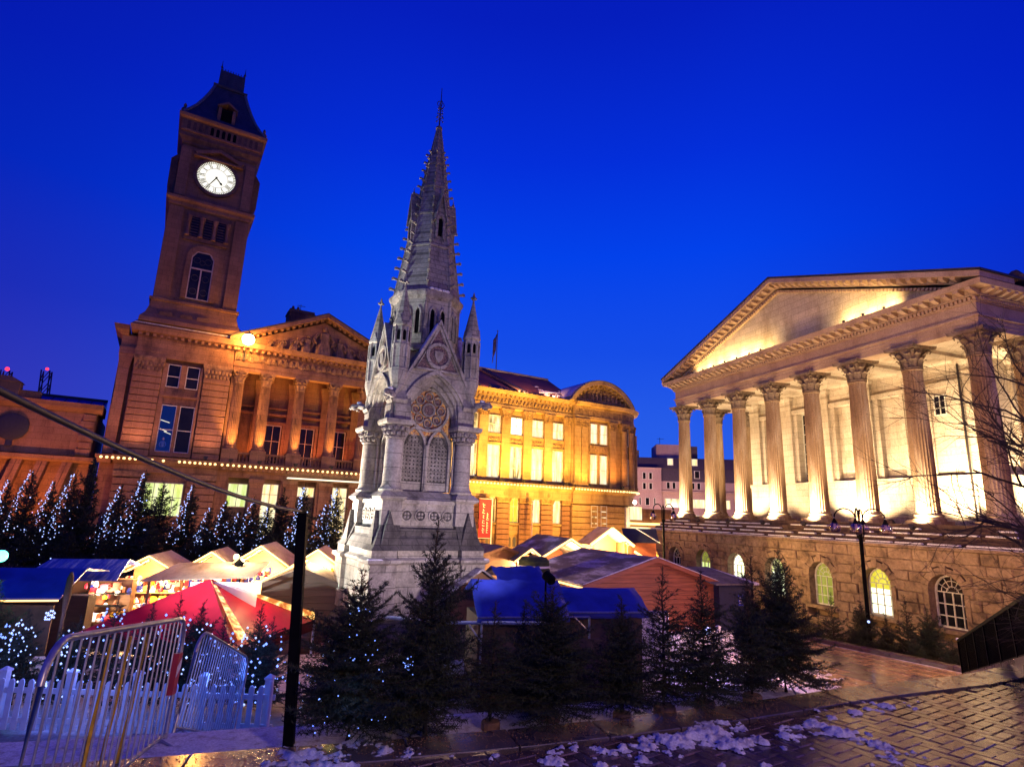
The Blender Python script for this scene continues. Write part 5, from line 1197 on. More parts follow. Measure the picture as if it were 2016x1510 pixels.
# the big blocks of the buttresses: each block a stone of its own
BH = [(-2.94, -2.40), (-2.395, -1.86), (-1.855, -1.50)]
for k in range(4):
    ca = k * PI / 2
    T = Matrix.Rotation(ca, 4, 'Z')
    for z0, z1 in BH:
        m = MB(T); c = .012
        m.rectloft([(-1.80, -1.02, -1.80, -1.02, z0), (-1.80, -1.02, -1.80, -1.02, z1)]); o_ = gp('buttress_block', m)
    m = MB(T); m.rectloft([(-1.80, -1.0, -1.80, -1.0, -1.499), (-1.9, -.93, -1.9, -.93, -1.43), (-1.9, -.93, -1.9, -.93, -1.36), (-1.78, -1.02, -1.78, -1.02, -1.30)]); gp('string_course', m)
    m = MB(T); m.rectloft([(-1.895, -1.45, -1.895, -1.70, -1.359), (-1.87, -1.5, -1.87, -1.74, -1.32)]); gp('snow_cap', m, 'snow')
    m = MB(T); m.rectloft([(-1.76, -1.02, -1.76, -1.02, -1.299), (-1.76, -1.02, -1.76, -1.02, -1.10)]); gp('buttress_block', m)
    # weathered slope up to the pedestal, with a steep gablet on each outer face
    m = MB(T); m.rectloft([(-1.80, -.95, -1.80, -.95, -1.10), (-1.70, -.95, -1.70, -.95, -.95), (-1.50, -.90, -1.50, -.90, -.45), (-1.46, -.88, -1.46, -.88, -.1)]); gp('weathering', m, 'mem_dark')
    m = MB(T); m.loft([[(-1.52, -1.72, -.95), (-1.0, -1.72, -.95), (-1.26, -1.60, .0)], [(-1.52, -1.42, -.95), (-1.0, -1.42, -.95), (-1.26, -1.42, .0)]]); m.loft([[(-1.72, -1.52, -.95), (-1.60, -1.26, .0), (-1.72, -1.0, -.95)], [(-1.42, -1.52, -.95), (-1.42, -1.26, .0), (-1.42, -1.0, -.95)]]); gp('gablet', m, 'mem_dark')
    m = MB(T); m.rectloft([(-1.50, -.86, -1.50, -.86, -.4), (-1.48, -.88, -1.48, -.88, .28), (-1.60, -.8, -1.60, -.8, .36), (-1.60, -.8, -1.60, -.8, .42), (-1.46, -.9, -1.46, -.9, .56)]); gp('pedestal', m)
    # corner column with leafy capital
    m = MB(T); m.lathe([(.34, .56), (.36, .62), (.30, .68), (.28, .74), (.265, .80), (.255, 2.14)], 20, (-1.16, -1.16)); cl = gp('column', m, 'mem', 40)
    m = MB(T); m.lathe([(.30, 2.141), (.31, 2.18), (.27, 2.21), (.29, 2.34), (.38, 2.52)], 16, (-1.16, -1.16))
    for j in range(2):
        for i in range(12):
            a = 2 * PI * (i + j * .5) / 12; m.ball((-1.16 + (.30 + .05 * j) * math.cos(a), -1.16 + (.30 + .05 * j) * math.sin(a), 2.28 + .14 * j), .085, 6, 4)
    part('capital', m, 'mem_carv', cl, 50)
    m = MB(T); m.rectloft([(-1.56, -.76, -1.56, -.76, 2.53), (-1.60, -.74, -1.60, -.74, 2.60), (-1.60, -.74, -1.60, -.74, 2.68)]); part('abacus', m, 'mem', cl)
    m = MB(T); m.rectloft([(-1.30, -.78, -1.30, -.78, 2.681), (-1.30, -.78, -1.30, -.78, 2.95), (-1.18, -.78, -1.18, -.78, 3.3), (-1.0, -.78, -1.0, -.78, 4.3)]); gp('corner_block', m)
    # gargoyle leaning out at the corner
    m = MB(T); m.tube([(-1.40, -1.40, 3.40), (-1.56, -1.56, 3.46), (-1.66, -1.66, 3.44)], .11, 8, .08); m.ball((-1.70, -1.70, 3.43), .11, 8, 6); m.ball((-1.77, -1.77, 3.38), .06, 6, 4); m.ball((-1.56, -1.70, 3.34), .07, 6, 4); m.ball((-1.70, -1.56, 3.34), .07, 6, 4); gp('gargoyle', m, 'mem_carv', 60)
    m = MB(T); m.ball((-1.56, -1.56, 3.56), .09, 7, 5, (1, 1, .6)); gp('snow_cap', m, 'snow', 60)
    # octagonal pinnacle
    c = (-1.22, -1.22)
    m = MB(T); m.lathe([(.06, 3.35), (.20, 3.75), (.30, 4.1), (.30, 4.28)], 8, c, PI / 8); m.lathe([(.26, 4.281), (.26, 4.95), (.29, 5.0), (.29, 5.06), (.25, 5.08), (.25, 5.62), (.30, 5.66), (.30, 5.74)], 8, c, PI / 8)
    for i in range(8):
        a = 2 * PI * i / 8 + PI / 8; m.lathe([(.032, 4.30), (.032, 5.6)], 6, (c[0] + .27 * math.cos(a), c[1] + .27 * math.sin(a)))
    pn = gp('pinnacle', m, 'mem', 30)
    m = MB(T)
    for i in range(8):
        a = 2 * PI * i / 8; d = Vector((math.cos(a), math.sin(a), 0)); s_ = Vector((-d.y, d.x, 0)); b_ = Vector((c[0], c[1], 0)) + d * .242
        m.loft([[b_ - s_ * .05 + Vector((0, 0, 5.16)), b_ + s_ * .05 + Vector((0, 0, 5.16)), b_ + s_ * .05 + Vector((0, 0, 5.42)), b_ + Vector((0, 0, 5.52)), b_ - s_ * .05 + Vector((0, 0, 5.42))], [p_ + d * .006 for p_ in (b_ - s_ * .05 + Vector((0, 0, 5.16)), b_ + s_ * .05 + Vector((0, 0, 5.16)), b_ + s_ * .05 + Vector((0, 0, 5.42)), b_ + Vector((0, 0, 5.52)), b_ - s_ * .05 + Vector((0, 0, 5.42)))]])
    part('slit', m, 'black', pn)
    m = MB(T); m.lathe([(.27, 5.741), (.275, 5.8), (.03, 7.0), (.03, 7.08), (.055, 7.1), (.02, 7.14)], 8, c, PI / 8)
    for i in range(4):
        a = PI / 2 * i; m.ball((c[0] + .075 * math.cos(a), c[1] + .075 * math.sin(a), 7.14), .045, 6, 4)
    m.lathe([(.035, 7.14), (.05, 7.2), (.008, 7.36)], 6, c); part('spirelet', m, 'mem_spire', pn, 30)
    m = MB(T)
    for i in range(4):
        a = PI / 2 * i + PI / 4; d = Vector((math.cos(a), math.sin(a), 0)); s_ = Vector((-d.y, d.x, 0)); b_ = Vector((c[0], c[1], 0)) + d * .27
        m.loft([[b_ - s_ * .13 + Vector((0, 0, 5.66)), b_ + s_ * .13 + Vector((0, 0, 5.66)), b_ + Vector((0, 0, 6.0))], [b_ - s_ * .13 - d * .1 + Vector((0, 0, 5.66)), b_ + s_ * .13 - d * .1 + Vector((0, 0, 5.66)), b_ - d * .1 + Vector((0, 0, 6.0))]])
    part('gablet', m, 'mem', pn)
# faces: four alike
H = 1.42
# dado with roundels between the buttresses
m = MB(); m.box(-1.02, 1.02, -1.52, -1.0, -1.0, -.5); four('dado_base', m, 'mem_dark')
m = MB(); m.rectloft([(-1.0, 1.0, -1.74, -1.0, -1.10), (-1.0, 1.0, -1.60, -1.0, -.8), (-.98, .98, -1.40, -1.0, -.55), (-.98, .98, -1.36, -1.0, -.46)]); four('weathering', m, 'mem_dark')
m = MB(); m.box(-1.02, 1.02, -1.66, -1.01, -2.95, -1.5); four('face_block', m)
m = MB(); m.rectloft([(-.93, .93, -1.66, -1.0, -1.499), (-.93, .93, -1.76, -1.0, -1.43), (-.93, .93, -1.76, -1.0, -1.36), (-.93, .93, -1.64, -1.0, -1.30)]); four('string_course', m)
m = MB(); m.box(-.95, .95, -1.62, -1.0, -1.299, -1.101); four('face_block', m)
m = MB(); m.box(-.90, .90, -1.30, -.9, -.46, .22); fd = four('dado_panel', m)
m = MB(); m.box(-.88, .88, -1.36, -.9, .221, .34); m.box(-.88, .88, -1.35, -.9, -.54, -.461); four('dado_moulding', m)
for j in range(4):
    xc = -.66 + j * .44; n = 20
    m = MB(); m.strip([(xc + .145 * math.cos(2 * PI * k / n), -.12 + .145 * math.sin(2 * PI * k / n)) for k in range(n + 1)], [(xc + .19 * math.cos(2 * PI * k / n), -.12 + .19 * math.sin(2 * PI * k / n)) for k in range(n + 1)], -1.345, -1.301); ms_ = m.mesh('roundel', 'mem')
    m = MB(); m.prism([(xc + .145 * math.cos(2 * PI * k / n), -.12 + .145 * math.sin(2 * PI * k / n)) for k in range(n)], -1.306, -1.3005); mc_ = m.mesh('roundel_field', 'mem_dark')
    m = MB()
    for q in range(4): m.ball((xc + .07 * math.cos(PI / 4 + q * PI / 2), -1.31, -.12 + .07 * math.sin(PI / 4 + q * PI / 2)), .05, 6, 4)
    mb_ = m.mesh('carved_leaf', 'mem', 50)
    for k in range(4):
        o_ = link('roundel', ms_, mo, (0, 0, 0), k * PI / 2); link('roundel_field', mc_, o_); link('carved_leaf', mb_, o_)
# core behind the windows
gp('inner_core', MB().square([(.74, -1.0), (.74, 5.0)]))
# great arch in each gable
ia = pointed(-1.10, 1.10, 2.36, 4.26, 10); n = len(ia)
oa = []
GH = 1.42; GZ = 3.20; GA = 5.95
def gable_pt(t_):
    # along the gable outline: left foot -> eaves -> apex -> eaves -> foot
    L1 = GZ - 2.36; L2 = math.hypot(GH, GA - GZ); tot = 2 * (L1 + L2); d = t_ * tot
    if d < L1: return (-GH, 2.36 + d)
    d -= L1
    if d <= L2: return (-GH + GH * d / L2, GZ + (GA - GZ) * d / L2)
    d -= L2
    if d <= L2: return (GH * d / L2, GA - (GA - GZ) * d / L2)
    return (GH, GZ - (d - L2))
oa = [gable_pt(k / (n - 1)) for k in range(n)]
TI = Matrix.Translation((0, .20, 0))
m = MB(); m.strip(ia, oa, -1.32, -.80); four('gable', m)
ia2 = pointed(-1.00, 1.00, 2.36, 4.10, 10); ia3 = pointed(-.90, .90, 2.36, 3.94, 10)
m = MB(); m.strip(ia2, [(x * .995, z) for x, z in ia], -1.20, -.79); four('arch_order', m)
m = MB(); m.strip(ia3, [(x * .995, z) for x, z in ia2], -1.06, -.78); four('arch_order', m)
ho = pointed(-1.16, 1.16, 2.70, 4.40, 10); hi_ = pointed(-1.09, 1.09, 2.70, 4.275, 10)
m = MB(); m.strip(hi_, ho, -1.40, -1.321); four('hood_mould', m)
for sx in (-1, 1):
    m = MB(); m.lathe([(.09, .56), (.09, .66), (.06, .72), (.06, 2.1), (.10, 2.28), (.10, 2.36)], 10, (sx * 1.0, -1.16)); m.lathe([(.07, .56), (.05, .7), (.05, 2.1), (.08, 2.36)], 8, (sx * .92, -.98)); four('jamb_shaft', m, 'mem', 40)
# tympanum of mosaic behind the rose, rose window of eight petals, spandrel mosaics
m = MB(TI); m.prism(pointed(-.90, .90, 2.36, 3.94, 10), -1.01, -.96); four('mosaic_field', m, 'mosaic')
RZ = 3.18; RR = .68
def ringpts(cx, cz, r, n=24): return [(cx + r * math.cos(2 * PI * k / n), cz + r * math.sin(2 * PI * k / n)) for k in range(n + 1)]
m = MB(TI); m.strip(ringpts(0, RZ, RR - .05), ringpts(0, RZ, RR + .03), -1.13, -.99); rw = four('rose_window', m)
m = MB(TI); m.strip(ringpts(0, RZ, .17), ringpts(0, RZ, .23), -1.10, -1.0); hub = m.mesh('rose_hub', 'mem_carv')
m = MB(TI); m.prism(ringpts(0, RZ, .17)[:-1], -1.06, -1.02); hubf = m.mesh('rose_hub_carving', 'mosaic_dark')
m = MB(TI); m.strip(ringpts(0, RZ + .43, .125, 14), ringpts(0, RZ + .43, .155, 14), -1.09, -1.012); pet = m.mesh('rose_petal', 'mem')
m = MB(TI); m.prism(ringpts(0, RZ + .43, .085, 14)[:-1], -1.03, -1.011); petf = m.mesh('petal_field', 'mosaic_dark')
for o_ in rw:
    link('rose_hub', hub, o_); link('rose_hub_carving', hubf, o_)
    for k in range(8):
        a = 2 * PI * k / 8
        for me_ in (pet, petf):
            q = link(me_.name.split('.')[0], me_, o_); q.matrix_local = Matrix.Translation((0, 0, RZ)) @ Matrix.Rotation(a, 4, 'Y') @ Matrix.Translation((0, 0, -RZ))
# two lancets with a pierced lattice
for sx in (-1, 1):
    c = sx * .42
    A = pointed(c - .34, c + .34, 1.95, 2.54, 8); B = pointed(c - .41, c + .41, 1.95, 2.64, 8)
    A = [(c - .34, .62)] + A + [(c + .34, .62)]; B = [(c - .41, .62)] + B + [(c + .41, .62)]
    m = MB(TI); m.strip(A, B, -1.12, -.985); fr = four('lancet', m)
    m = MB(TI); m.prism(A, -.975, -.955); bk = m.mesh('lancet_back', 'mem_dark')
    m = MB(TI); st = .12
    import itertools
    for i in range(-14, 26):
        for dr in (1, -1):
            # diagonal bars clipped to the opening box
            pts = []
            z_at = lambda x, i=i, dr=dr: .95 + i * st + dr * (x - c)
            xs = [c - .295, c + .295]
            seg_ = []
            for x in (c - .335 + .67 * k / 12 for k in range(13)):
                z = z_at(x)
                top = 1.95 + .55 * max(0, 1 - (abs(x - c) / .30) ** 1.6)
                if .92 < z < top: seg_.append((x, -.999 if dr > 0 else -1.004, z))
            if len(seg_) >= 2: m.tube([seg_[0], seg_[-1]], .017, 4)
    for i in range(12):
        for k in range(5):
            x = c - .24 + k * .12; z = 1.01 + i * .12
            if z < 1.95 + .45 * (1 - abs(x - c) / .30): m.ball((x, -1.0, z), .03, 5, 4)
    la = m.mesh('lattice', 'mem')
    m = MB(TI); m.box(c - .34, c + .34, -1.01, -.956, .62, .90); sp_ = m.mesh('lancet_foot_panel', 'mem')
    for o_ in fr:
        link('lancet_back', bk, o_); q = link('lattice', la, o_); q['kind'] = 'stuff'; link('lancet_foot_panel', sp_, o_)
m = MB(TI); m.lathe([(.08, .62), (.05, .72), (.045, 1.85), (.085, 1.98), (.085, 2.04)], 8, (0, -1.13)); four('mullion_shaft', m, 'mem', 40)
m = MB(); m.rectloft([(-.88, .88, -1.30, -.74, .34), (-.88, .88, -.98, -.74, .60)]); four('window_sill', m)
# gable top: mosaic triangle, shield roundel, raised copings
s0 = 4.42; f_ = (GA - s0) / (GA - GZ); hx = GH * f_ - .12
m = MB(); m.prism([(-hx, s0), (hx, s0), (0, GA - .22)], -1.335, -1.3205); four('gable_mosaic', m, 'mosaic_dark')
m = MB(); m.strip([(-GH + .0, GZ), (0, GA), (GH, GZ)], [(-GH - .06, GZ + .10), (0, GA + .14), (GH + .06, GZ + .10)], -1.42, -.95); m.strip([(-hx - .1, s0 - .12 + .04), (0, GA - .20), (hx + .1, s0 - .08)], [(-hx - .04, s0 - .04), (0, GA - .01), (hx + .04, s0 - .04)], -1.38, -1.321); four('gable_coping', m)
m = MB(); m.box(-hx - .05, hx + .05, -1.39, -1.321, s0 - .07, s0); four('gable_string', m)
m = MB(); m.strip(ringpts(0, 4.86, .33), ringpts(0, 4.86, .43), -1.42, -1.336); sr = four('shield_roundel', m)
m = MB(); m.prism(ringpts(0, 4.86, .33)[:-1], -1.37, -1.336); rf_ = m.mesh('roundel_field', 'mosaic_dark')
m = MB(); m.prism([(-.15, 5.02), (-.08, 5.0), (0, 5.03), (.08, 5.0), (.15, 5.02), (.14, 4.84), (.08, 4.72), (0, 4.64), (-.08, 4.72), (-.14, 4.84)], -1.43, -1.371); sh = m.mesh('shield', 'mem')
for o_ in sr: link('roundel_field', rf_, o_); link('shield', sh, o_)
m = MB(); m.lathe([(.05, GA + .1), (.09, GA + .16), (.04, GA + .2), (.08, GA + .28), (.01, GA + .4)], 8, (0, -1.2)); four('gable_finial', m, 'mem_carv', 40)
# slate roofs running back from the gables, with snow
gsl = (GA - GZ) / GH; rx = .99; m = MB()
for sx in (-1, 1):
    q = [(0, -1.0, GA + .06), (sx * rx, -1.0, GA + .06 - gsl * rx), (0, 0, GA + .06)]
    m.loft([q, [(a, b_, c - .08) for a, b_, c in q]])
    q = [(sx * rx, -1.0, GA + .05 - gsl * rx), (sx * 1.30, -1.3, GA + .05 - gsl * 1.30), (sx * 1.30, -1.0, GA + .05 - gsl * 1.30)]
    m.loft([q, [(a, b_, c - .08) for a, b_, c in q]])
four('roof', m, 'slate')
rs = random.Random(4)
for k in range(4):
    T = Matrix.Rotation(k * PI / 2, 4, 'Z'); m = MB(T)
    sl_g = (GA - GZ) / GH
    for side in (-1,):
        for j in range(9):
            x = side * rs.uniform(.1, 1.2); y = -rs.uniform(.55, .92); z = GA + .06 - sl_g * abs(x)
            m.ball((x, y, z), rs.uniform(.06, .14), 6, 4, (.8, 1, 1.2))
    m.loft([[(-.62, -1.42, GA - sl_g * .62 + .15), (-.10, -1.42, GA - sl_g * .10 + .15), (-.10, -1.2, GA - sl_g * .10 + .15), (-.62, -1.2, GA - sl_g * .62 + .15)], [(-.60, -1.40, GA - sl_g * .60 + .22), (-.12, -1.40, GA - sl_g * .12 + .22), (-.12, -1.24, GA - sl_g * .12 + .22), (-.60, -1.24, GA - sl_g * .60 + .22)]])
    gp('snow_cap', m, 'snow', 60)
# octagonal drum with lancet openings
def octr(prof, name, mat='mem', smooth=0): m = MB(); m.lathe(prof, 8, (0, 0), PI / 8); return gp(name, m, mat, smooth)
octr([(1.12, 4.2), (1.12, 6.88)], 'drum'); octr([(1.28, 5.05), (1.30, 5.12), (1.2, 5.25)], 'drum_moulding')
octr([(1.13, 6.85), (1.24, 6.95), (1.28, 7.05), (1.28, 7.12), (1.14, 7.18)], 'drum_cornice', 'mem_carv')
for k in range(8):
    a = k * PI / 4; T = Matrix.Rotation(a, 4, 'Z'); yf = -1.12 * math.cos(PI / 8)
    for sx in (-.18, .18):
        A = pointed(sx - .075, sx + .075, 6.35, 6.52, 5); A = [(sx - .075, 5.65)] + A + [(sx + .075, 5.65)]; B = pointed(sx - .125, sx + .125, 6.35, 6.60, 5); B = [(sx - .125, 5.65)] + B + [(sx + .125, 5.65)]
        m = MB(T); m.strip(A, B, yf - .05, yf - .001); o_ = gp('drum_lancet', m)
        m = MB(T); m.prism(A, yf - .012, yf - .002); part('dark_opening', m, 'black', o_)
    m = MB(); aa = a + PI / 8; m.lathe([(.05, 5.3), (.05, 6.8), (.09, 6.88)], 6, (1.13 * math.cos(aa), 1.13 * math.sin(aa))); gp('drum_shaft', m, 'mem', 40)
# spire with bands, crockets and lucarnes
SZ0, SZ1 = 7.18, 13.9
def srad(z): return 1.12 - (1.12 - .085) * (z - SZ0) / (SZ1 - SZ0)
octr([(srad(z), z) for z in (SZ0, 8.9)], 'spire', 'mem_spire')
octr([(srad(8.901), 8.901), (srad(SZ1), SZ1)], 'spire_upper', 'mem_spire')
for z in (8.85, 10.15, 11.3, 12.3): octr([(srad(z) + .003, z), (srad(z) + .035, z + .03), (srad(z) + .033, z + .09), (srad(z + .12) + .003, z + .12)], 'spire_band', 'mem_spire')
m = MB()
for k in range(8):
    a = PI / 8 + k * PI / 4; m.tube([(srad(z) * math.cos(a), srad(z) * math.sin(a), z) for z in (SZ0, SZ1)], .045, 5, .025)
gp('spire_rib', m, 'mem_spire', 40)
cm = MB(); cm.loft([[(-.02, -.035, -.04), (-.02, .035, -.04), (-.02, .035, .05), (-.02, -.035, .05)], [(.10, -.03, .0), (.10, .03, .0), (.10, .03, .07), (.10, -.03, .07)], [(.17, -.05, .01), (.17, .05, .01), (.17, .05, .10), (.17, -.05, .10)], [(.24, -.03, .0), (.24, .03, .0), (.24, .03, .07), (.24, -.03, .07)]]); cme = cm.mesh('crocket', 'mem_carv', 40)
for k in range(8):
    a = PI / 8 + k * PI / 4
    z = SZ0 + .25
    while z < 13.0:
        q = link('crocket', cme, mo, (srad(z) * math.cos(a), srad(z) * math.sin(a), z), a); f2 = .62 + .38 * (13.4 - z) / 6; q.scale = (f2, f2, f2); z += .40 - .015 * (z - SZ0)
for k in range(4):
    a = k * PI / 2 ; T = Matrix.Rotation(a, 4, 'Z'); z0 = 9.1; yf = -srad(z0) * math.cos(PI / 8) - .06
    A = [(-.09, z0 + .2)] + pointed(-.09, .09, z0 + .72, z0 + .92, 5) + [(.09, z0 + .2)]; B = [(-.17, z0)] + pointed(-.17, .17, z0 + .78, z0 + 1.02, 5) + [(.17, z0)]
    m = MB(T); m.strip(A, B, yf, yf + .5); m.prism([(-.19, z0 + .86), (.19, z0 + .86), (0, z0 + 1.75)], yf + .06, yf + .48); m.strip([(-.21, z0 + .72), (0, z0 + 1.72), (.21, z0 + .72)], [(-.26, z0 + .74), (0, z0 + 1.9), (.26, z0 + .74)], yf - .05, yf + .45); o_ = gp('lucarne', m, 'mem_spire')
    m = MB(T); m.prism(A, yf + .08, yf + .11); part('dark_opening', m, 'black', o_)
    m = MB(T); m.lathe([(.03, z0 + 1.85), (.06, z0 + 1.95), (.02, z0 + 2.0), (.01, z0 + 2.15)], 6, (0, yf + .05)); part('lucarne_finial', m, 'mem_carv', o_)
m = MB(); m.lathe([(.09, 13.9), (.13, 13.95), (.11, 14.02), (.05, 14.08)], 8); gp('spire_cap', m, 'mem_spire', 40)
m = MB(); m.tube([(0, 0, 14.05), (0, 0, 15.72)], .028, 6, .012)
for z, r in ((14.35, .16), (14.55, .12), (14.78, .10)):
    for k in range(4):
        a = k * PI / 2 + .4; m.tube([(0, 0, z), (.6 * r * math.cos(a), .6 * r * math.sin(a), z + .04), (r * math.cos(a), r * math.sin(a), z - .02)], .014, 4); m.ball((r * math.cos(a), r * math.sin(a), z), .032, 5, 4)
for k in range(4):
    a = k * PI / 2; m.tube([(.14 * math.cos(t_) * math.cos(a), .14 * math.cos(t_) * math.sin(a), 15.0 + .14 * math.sin(t_)) for t_ in (2 * PI * j / 10 for j in range(11))], .015, 4)
gp('weather_cross', m, 'iron', 40)
# snow on the drum and on the base ledges
m = MB()
for k in range(5): m.ball((-.3 + k * .14, -1.17, 7.17), .075, 6, 4, (1.2, .8, .7))
for k in range(4): T = None
gp('snow_cap', m, 'snow', 60)
# ================================================================== UPPER TERRACE: pavers, coping, snow
EDGE = [(-14, 4.2), (-9, 4.9), (-6, 5.45), (-4.2, 5.95), (-3.15, 6.25), (-2.15, 6.57), (-.82, 6.98), (.1, 7.30), (.79, 7.56), (1.67, 7.94), (2.78, 8.42), (3.62, 8.82), (4.58, 9.30), (5.62, 9.78), (6.64, 10.20), (7.66, 10.62), (8.85, 11.27), (9.92, 11.91), (13, 13.6), (18, 16)]
def edge_at(x):
    for a, b_ in zip(EDGE[:-1], EDGE[1:]):
        if a[0] <= x <= b_[0]:
            t_ = (x - a[0]) / (b_[0] - a[0]); return a[1] + t_ * (b_[1] - a[1])
    return EDGE[0][1] if x < EDGE[0][0] else EDGE[-1][1]
def off_edge(d):
    pts = []
    for i, p in enumerate(EDGE):
        a = EDGE[max(0, i - 1)]; b_ = EDGE[min(len(EDGE) - 1, i + 1)]; t_ = Vector((b_[0] - a[0], b_[1] - a[1])).normalized(); n_ = Vector((-t_.y, t_.x)); pts.append((p[0] + n_.x * d, p[1] + n_.y * d))
    return pts
terr = MB(); E0 = off_edge(-.02)
terr.poly([(-14, -30, TZ - .045), (18, -30, TZ - .045)] + [(x, y, TZ - .045) for x, y in E0[::-1]])
te = part('terrace', terr, 'joint', None, kind='structure')
# retaining face and the ledges going down
def band(d0, d1, z0, z1, name, mat, xmax=5.0):
    A = [p for p, e_ in zip(off_edge(d0), EDGE) if e_[0] < xmax]; B = [p for p, e_ in zip(off_edge(d1), EDGE) if e_[0] < xmax]; m = MB()
    m.loft([[(a[0], a[1], z0), (a[0], a[1], z1), (b_[0], b_[1], z1), (b_[0], b_[1], z0)] for a, b_ in zip(A, B)]); return part(name, m, mat, te)
band(-.04, .0, -5.0, TZ - .05, 'terrace_face', 'step', 99)
band(.001, .85, -5.0, TZ - .05, 'ledge', 'snow'); band(.851, 1.7, -5.0, TZ - .50, 'ledge', 'slab_dark'); band(1.701, 2.6, -5.0, TZ - .90, 'ledge', 'snow')
mft = MB(); A = off_edge(2.601); 
mft.poly([(x, y, -3.72) for x, y in A if x < -1.2][::-1] + [(x, y + 8.0, -3.72) for x, y in A if x < -1.2]); part('lower_terrace', mft, 'square', None, kind='structure')
# coping stones along the edge
CO = off_edge(0); CI = off_edge(-.52)
def along(P):
    L = [0]
    for a, b_ in zip(P[:-1], P[1:]): L.append(L[-1] + math.hypot(b_[0] - a[0], b_[1] - a[1]))
    return L
def at_len(P, L, s_):
    for i in range(len(P) - 1):
        if L[i] <= s_ <= L[i + 1]:
            t_ = (s_ - L[i]) / (L[i + 1] - L[i]); return (P[i][0] + t_ * (P[i + 1][0] - P[i][0]), P[i][1] + t_ * (P[i + 1][1] - P[i][1]))
    return P[-1]
Lo = along(CO); s_ = 5.0; rg = random.Random(11)
Li = along(CI)
while s_ < Lo[-1] - 1.2:
    w_ = rg.uniform(.95, 1.15); f0, f1 = (s_ + .008) / Lo[-1], (s_ + w_ - .008) / Lo[-1]
    q = [at_len(CO, Lo, f0 * Lo[-1]), at_len(CO, Lo, f1 * Lo[-1]), at_len(CI, Li, f1 * Li[-1]), at_len(CI, Li, f0 * Li[-1])]
    h = rg.uniform(-.004, .004); c = Vector((sum(p[0] for p in q) / 4, sum(p[1] for p in q) / 4))
    ins = [tuple(Vector(p).lerp(c, .02)) for p in q]
    m = MB(); m.loft([[(p[0], p[1], TZ - .16) for p in q], [(p[0], p[1], TZ + .012 + h) for p in q], [(p[0], p[1], TZ + .022 + h) for p in ins]]); part('coping_stone', m, 'coping', te); s_ += w_
# herringbone pavers: single pieces where the photograph shows them
PL, PWD = .30, .15; th_ = R(33)
ux, uy = Vector((math.cos(th_), math.sin(th_))), Vector((-math.sin(th_), math.cos(th_)))
def paver_mesh(mat):
    m = MB(); g_ = .0035; c = .007
    a, b_ = PL / 2 - g_, PWD / 2 - g_
    m.rectloft([(-a, a, -b_, b_, -.06), (-a, a, -b_, b_, -.012), (-a + c, a - c, -b_ + c, b_ - c, 0)]); return m.mesh('paver', mat)
pm = [paver_mesh('paver'), paver_mesh('paver_b'), paver_mesh('paver')]
inner = off_edge(-.54)
def inner_at(x):
    for a, b_ in zip(inner[:-1], inner[1:]):
        if a[0] <= x <= b_[0]: return a[1] + (x - a[0]) / (b_[0] - a[0]) * (b_[1] - a[1])
    return -99
def in_view(x, y):
    # ground area the photograph shows of the pavers (terrace from its inner kerb line to a little nearer than the frame)
    return -3.6 < x < 8.6 and y > 5.55 + .155 * x and y < inner_at(x) - .02
cand = []
def herring():
    for r in range(-90, 90):
        for k in range(-30, 30):
            x0 = r * PWD + k * 4 * PWD; y0 = r * PWD
            yield (x0 + PL / 2, y0 + PWD / 2, 0)
            x1 = r * PWD + k * 4 * PWD + 3 * PWD; y1 = r * PWD
            yield (x1 + PWD / 2, y1 + PL / 2 - 0 * PWD, 1)
for (a, b_, v) in herring():
    p = Vector((2.4, 6.9)) + ux * a + uy * b_
    if in_view(p.x, p.y): cand.append((p.x, p.y, v))
far_p = []
n_p = 0
cand.sort(key=lambda q: (q[0] - .3) ** 2 * .4 + (q[1] - 6.0) ** 2)
for x, y, v in cand:
    q = None
    if n_p < 300:
        q = link('paver', pm[rg.randrange(3)], te, (x, y, TZ + rg.uniform(-.006, .006)), th_ + (PI / 2 if v else 0))
        q.rotation_euler = (rg.uniform(-.02, .02), rg.uniform(-.02, .02), th_ + (PI / 2 if v else 0)); n_p += 1
    else: far_p.append((x, y, v))
ext = MB()
for x, y, v in far_p:
    T = Matrix.Translation((x, y, TZ)) @ Matrix.Rotation(th_ + (PI / 2 if v else 0), 4, 'Z'); ext.T = T
    a, b_ = PL / 2 - .006, PWD / 2 - .006; ext.rectloft([(-a, a, -b_, b_, -.05), (-a + .01, a - .01, -b_ + .01, b_ - .01, 0)])
if far_p: part('paver', ext, 'paver', te, kind='stuff')
# trodden snow lying in patches (one heap of stuff per patch)
def snow_patch(x0, x1, y0, y1, step, fn, z, name='snow_patch', hmax=.07):
    nx, ny = int((x1 - x0) / step), int((y1 - y0) / step); idx = {}; m = MB(); H_ = {}
    for i in range(nx + 1):
        for j in range(ny + 1):
            x, y = x0 + i * step, y0 + j * step
            v = fn(x, y)
            nz = noise.fractal(Vector((x * 4.5, y * 4.5, 1.7)), .8, 2.3, 6) * .85 + noise.noise(Vector((x * 17, y * 17, 3))) * .30 + (.25 * noise.noise(Vector((x * 38, y * 38, 9))) if step < .1 else 0)
            H_[i, j] = (x, y, v + nz)
    for i in range(nx):
        for j in range(ny):
            q = [(i, j), (i + 1, j), (i + 1, j + 1), (i, j + 1)]
            if max(H_[k][2] for k in q) <= 0: continue
            f = []
            for k in q:
                if k not in idx:
                    x, y, h = H_[k]; hh = min(hmax, max(-.012, h * (.10 if step > .1 else .075))) ; hh += (.014 * noise.noise(Vector((x * 30, y * 30, 0))) + .009 * noise.noise(Vector((x * 70, y * 70, 0)))) if hh > 0 else 0
                    idx[k] = m.vert((x, y, z + hh))
                f.append(idx[k])
            m.f.append(f)
    o_ = part(name, m, 'snow', None, 50, kind='stuff'); return o_
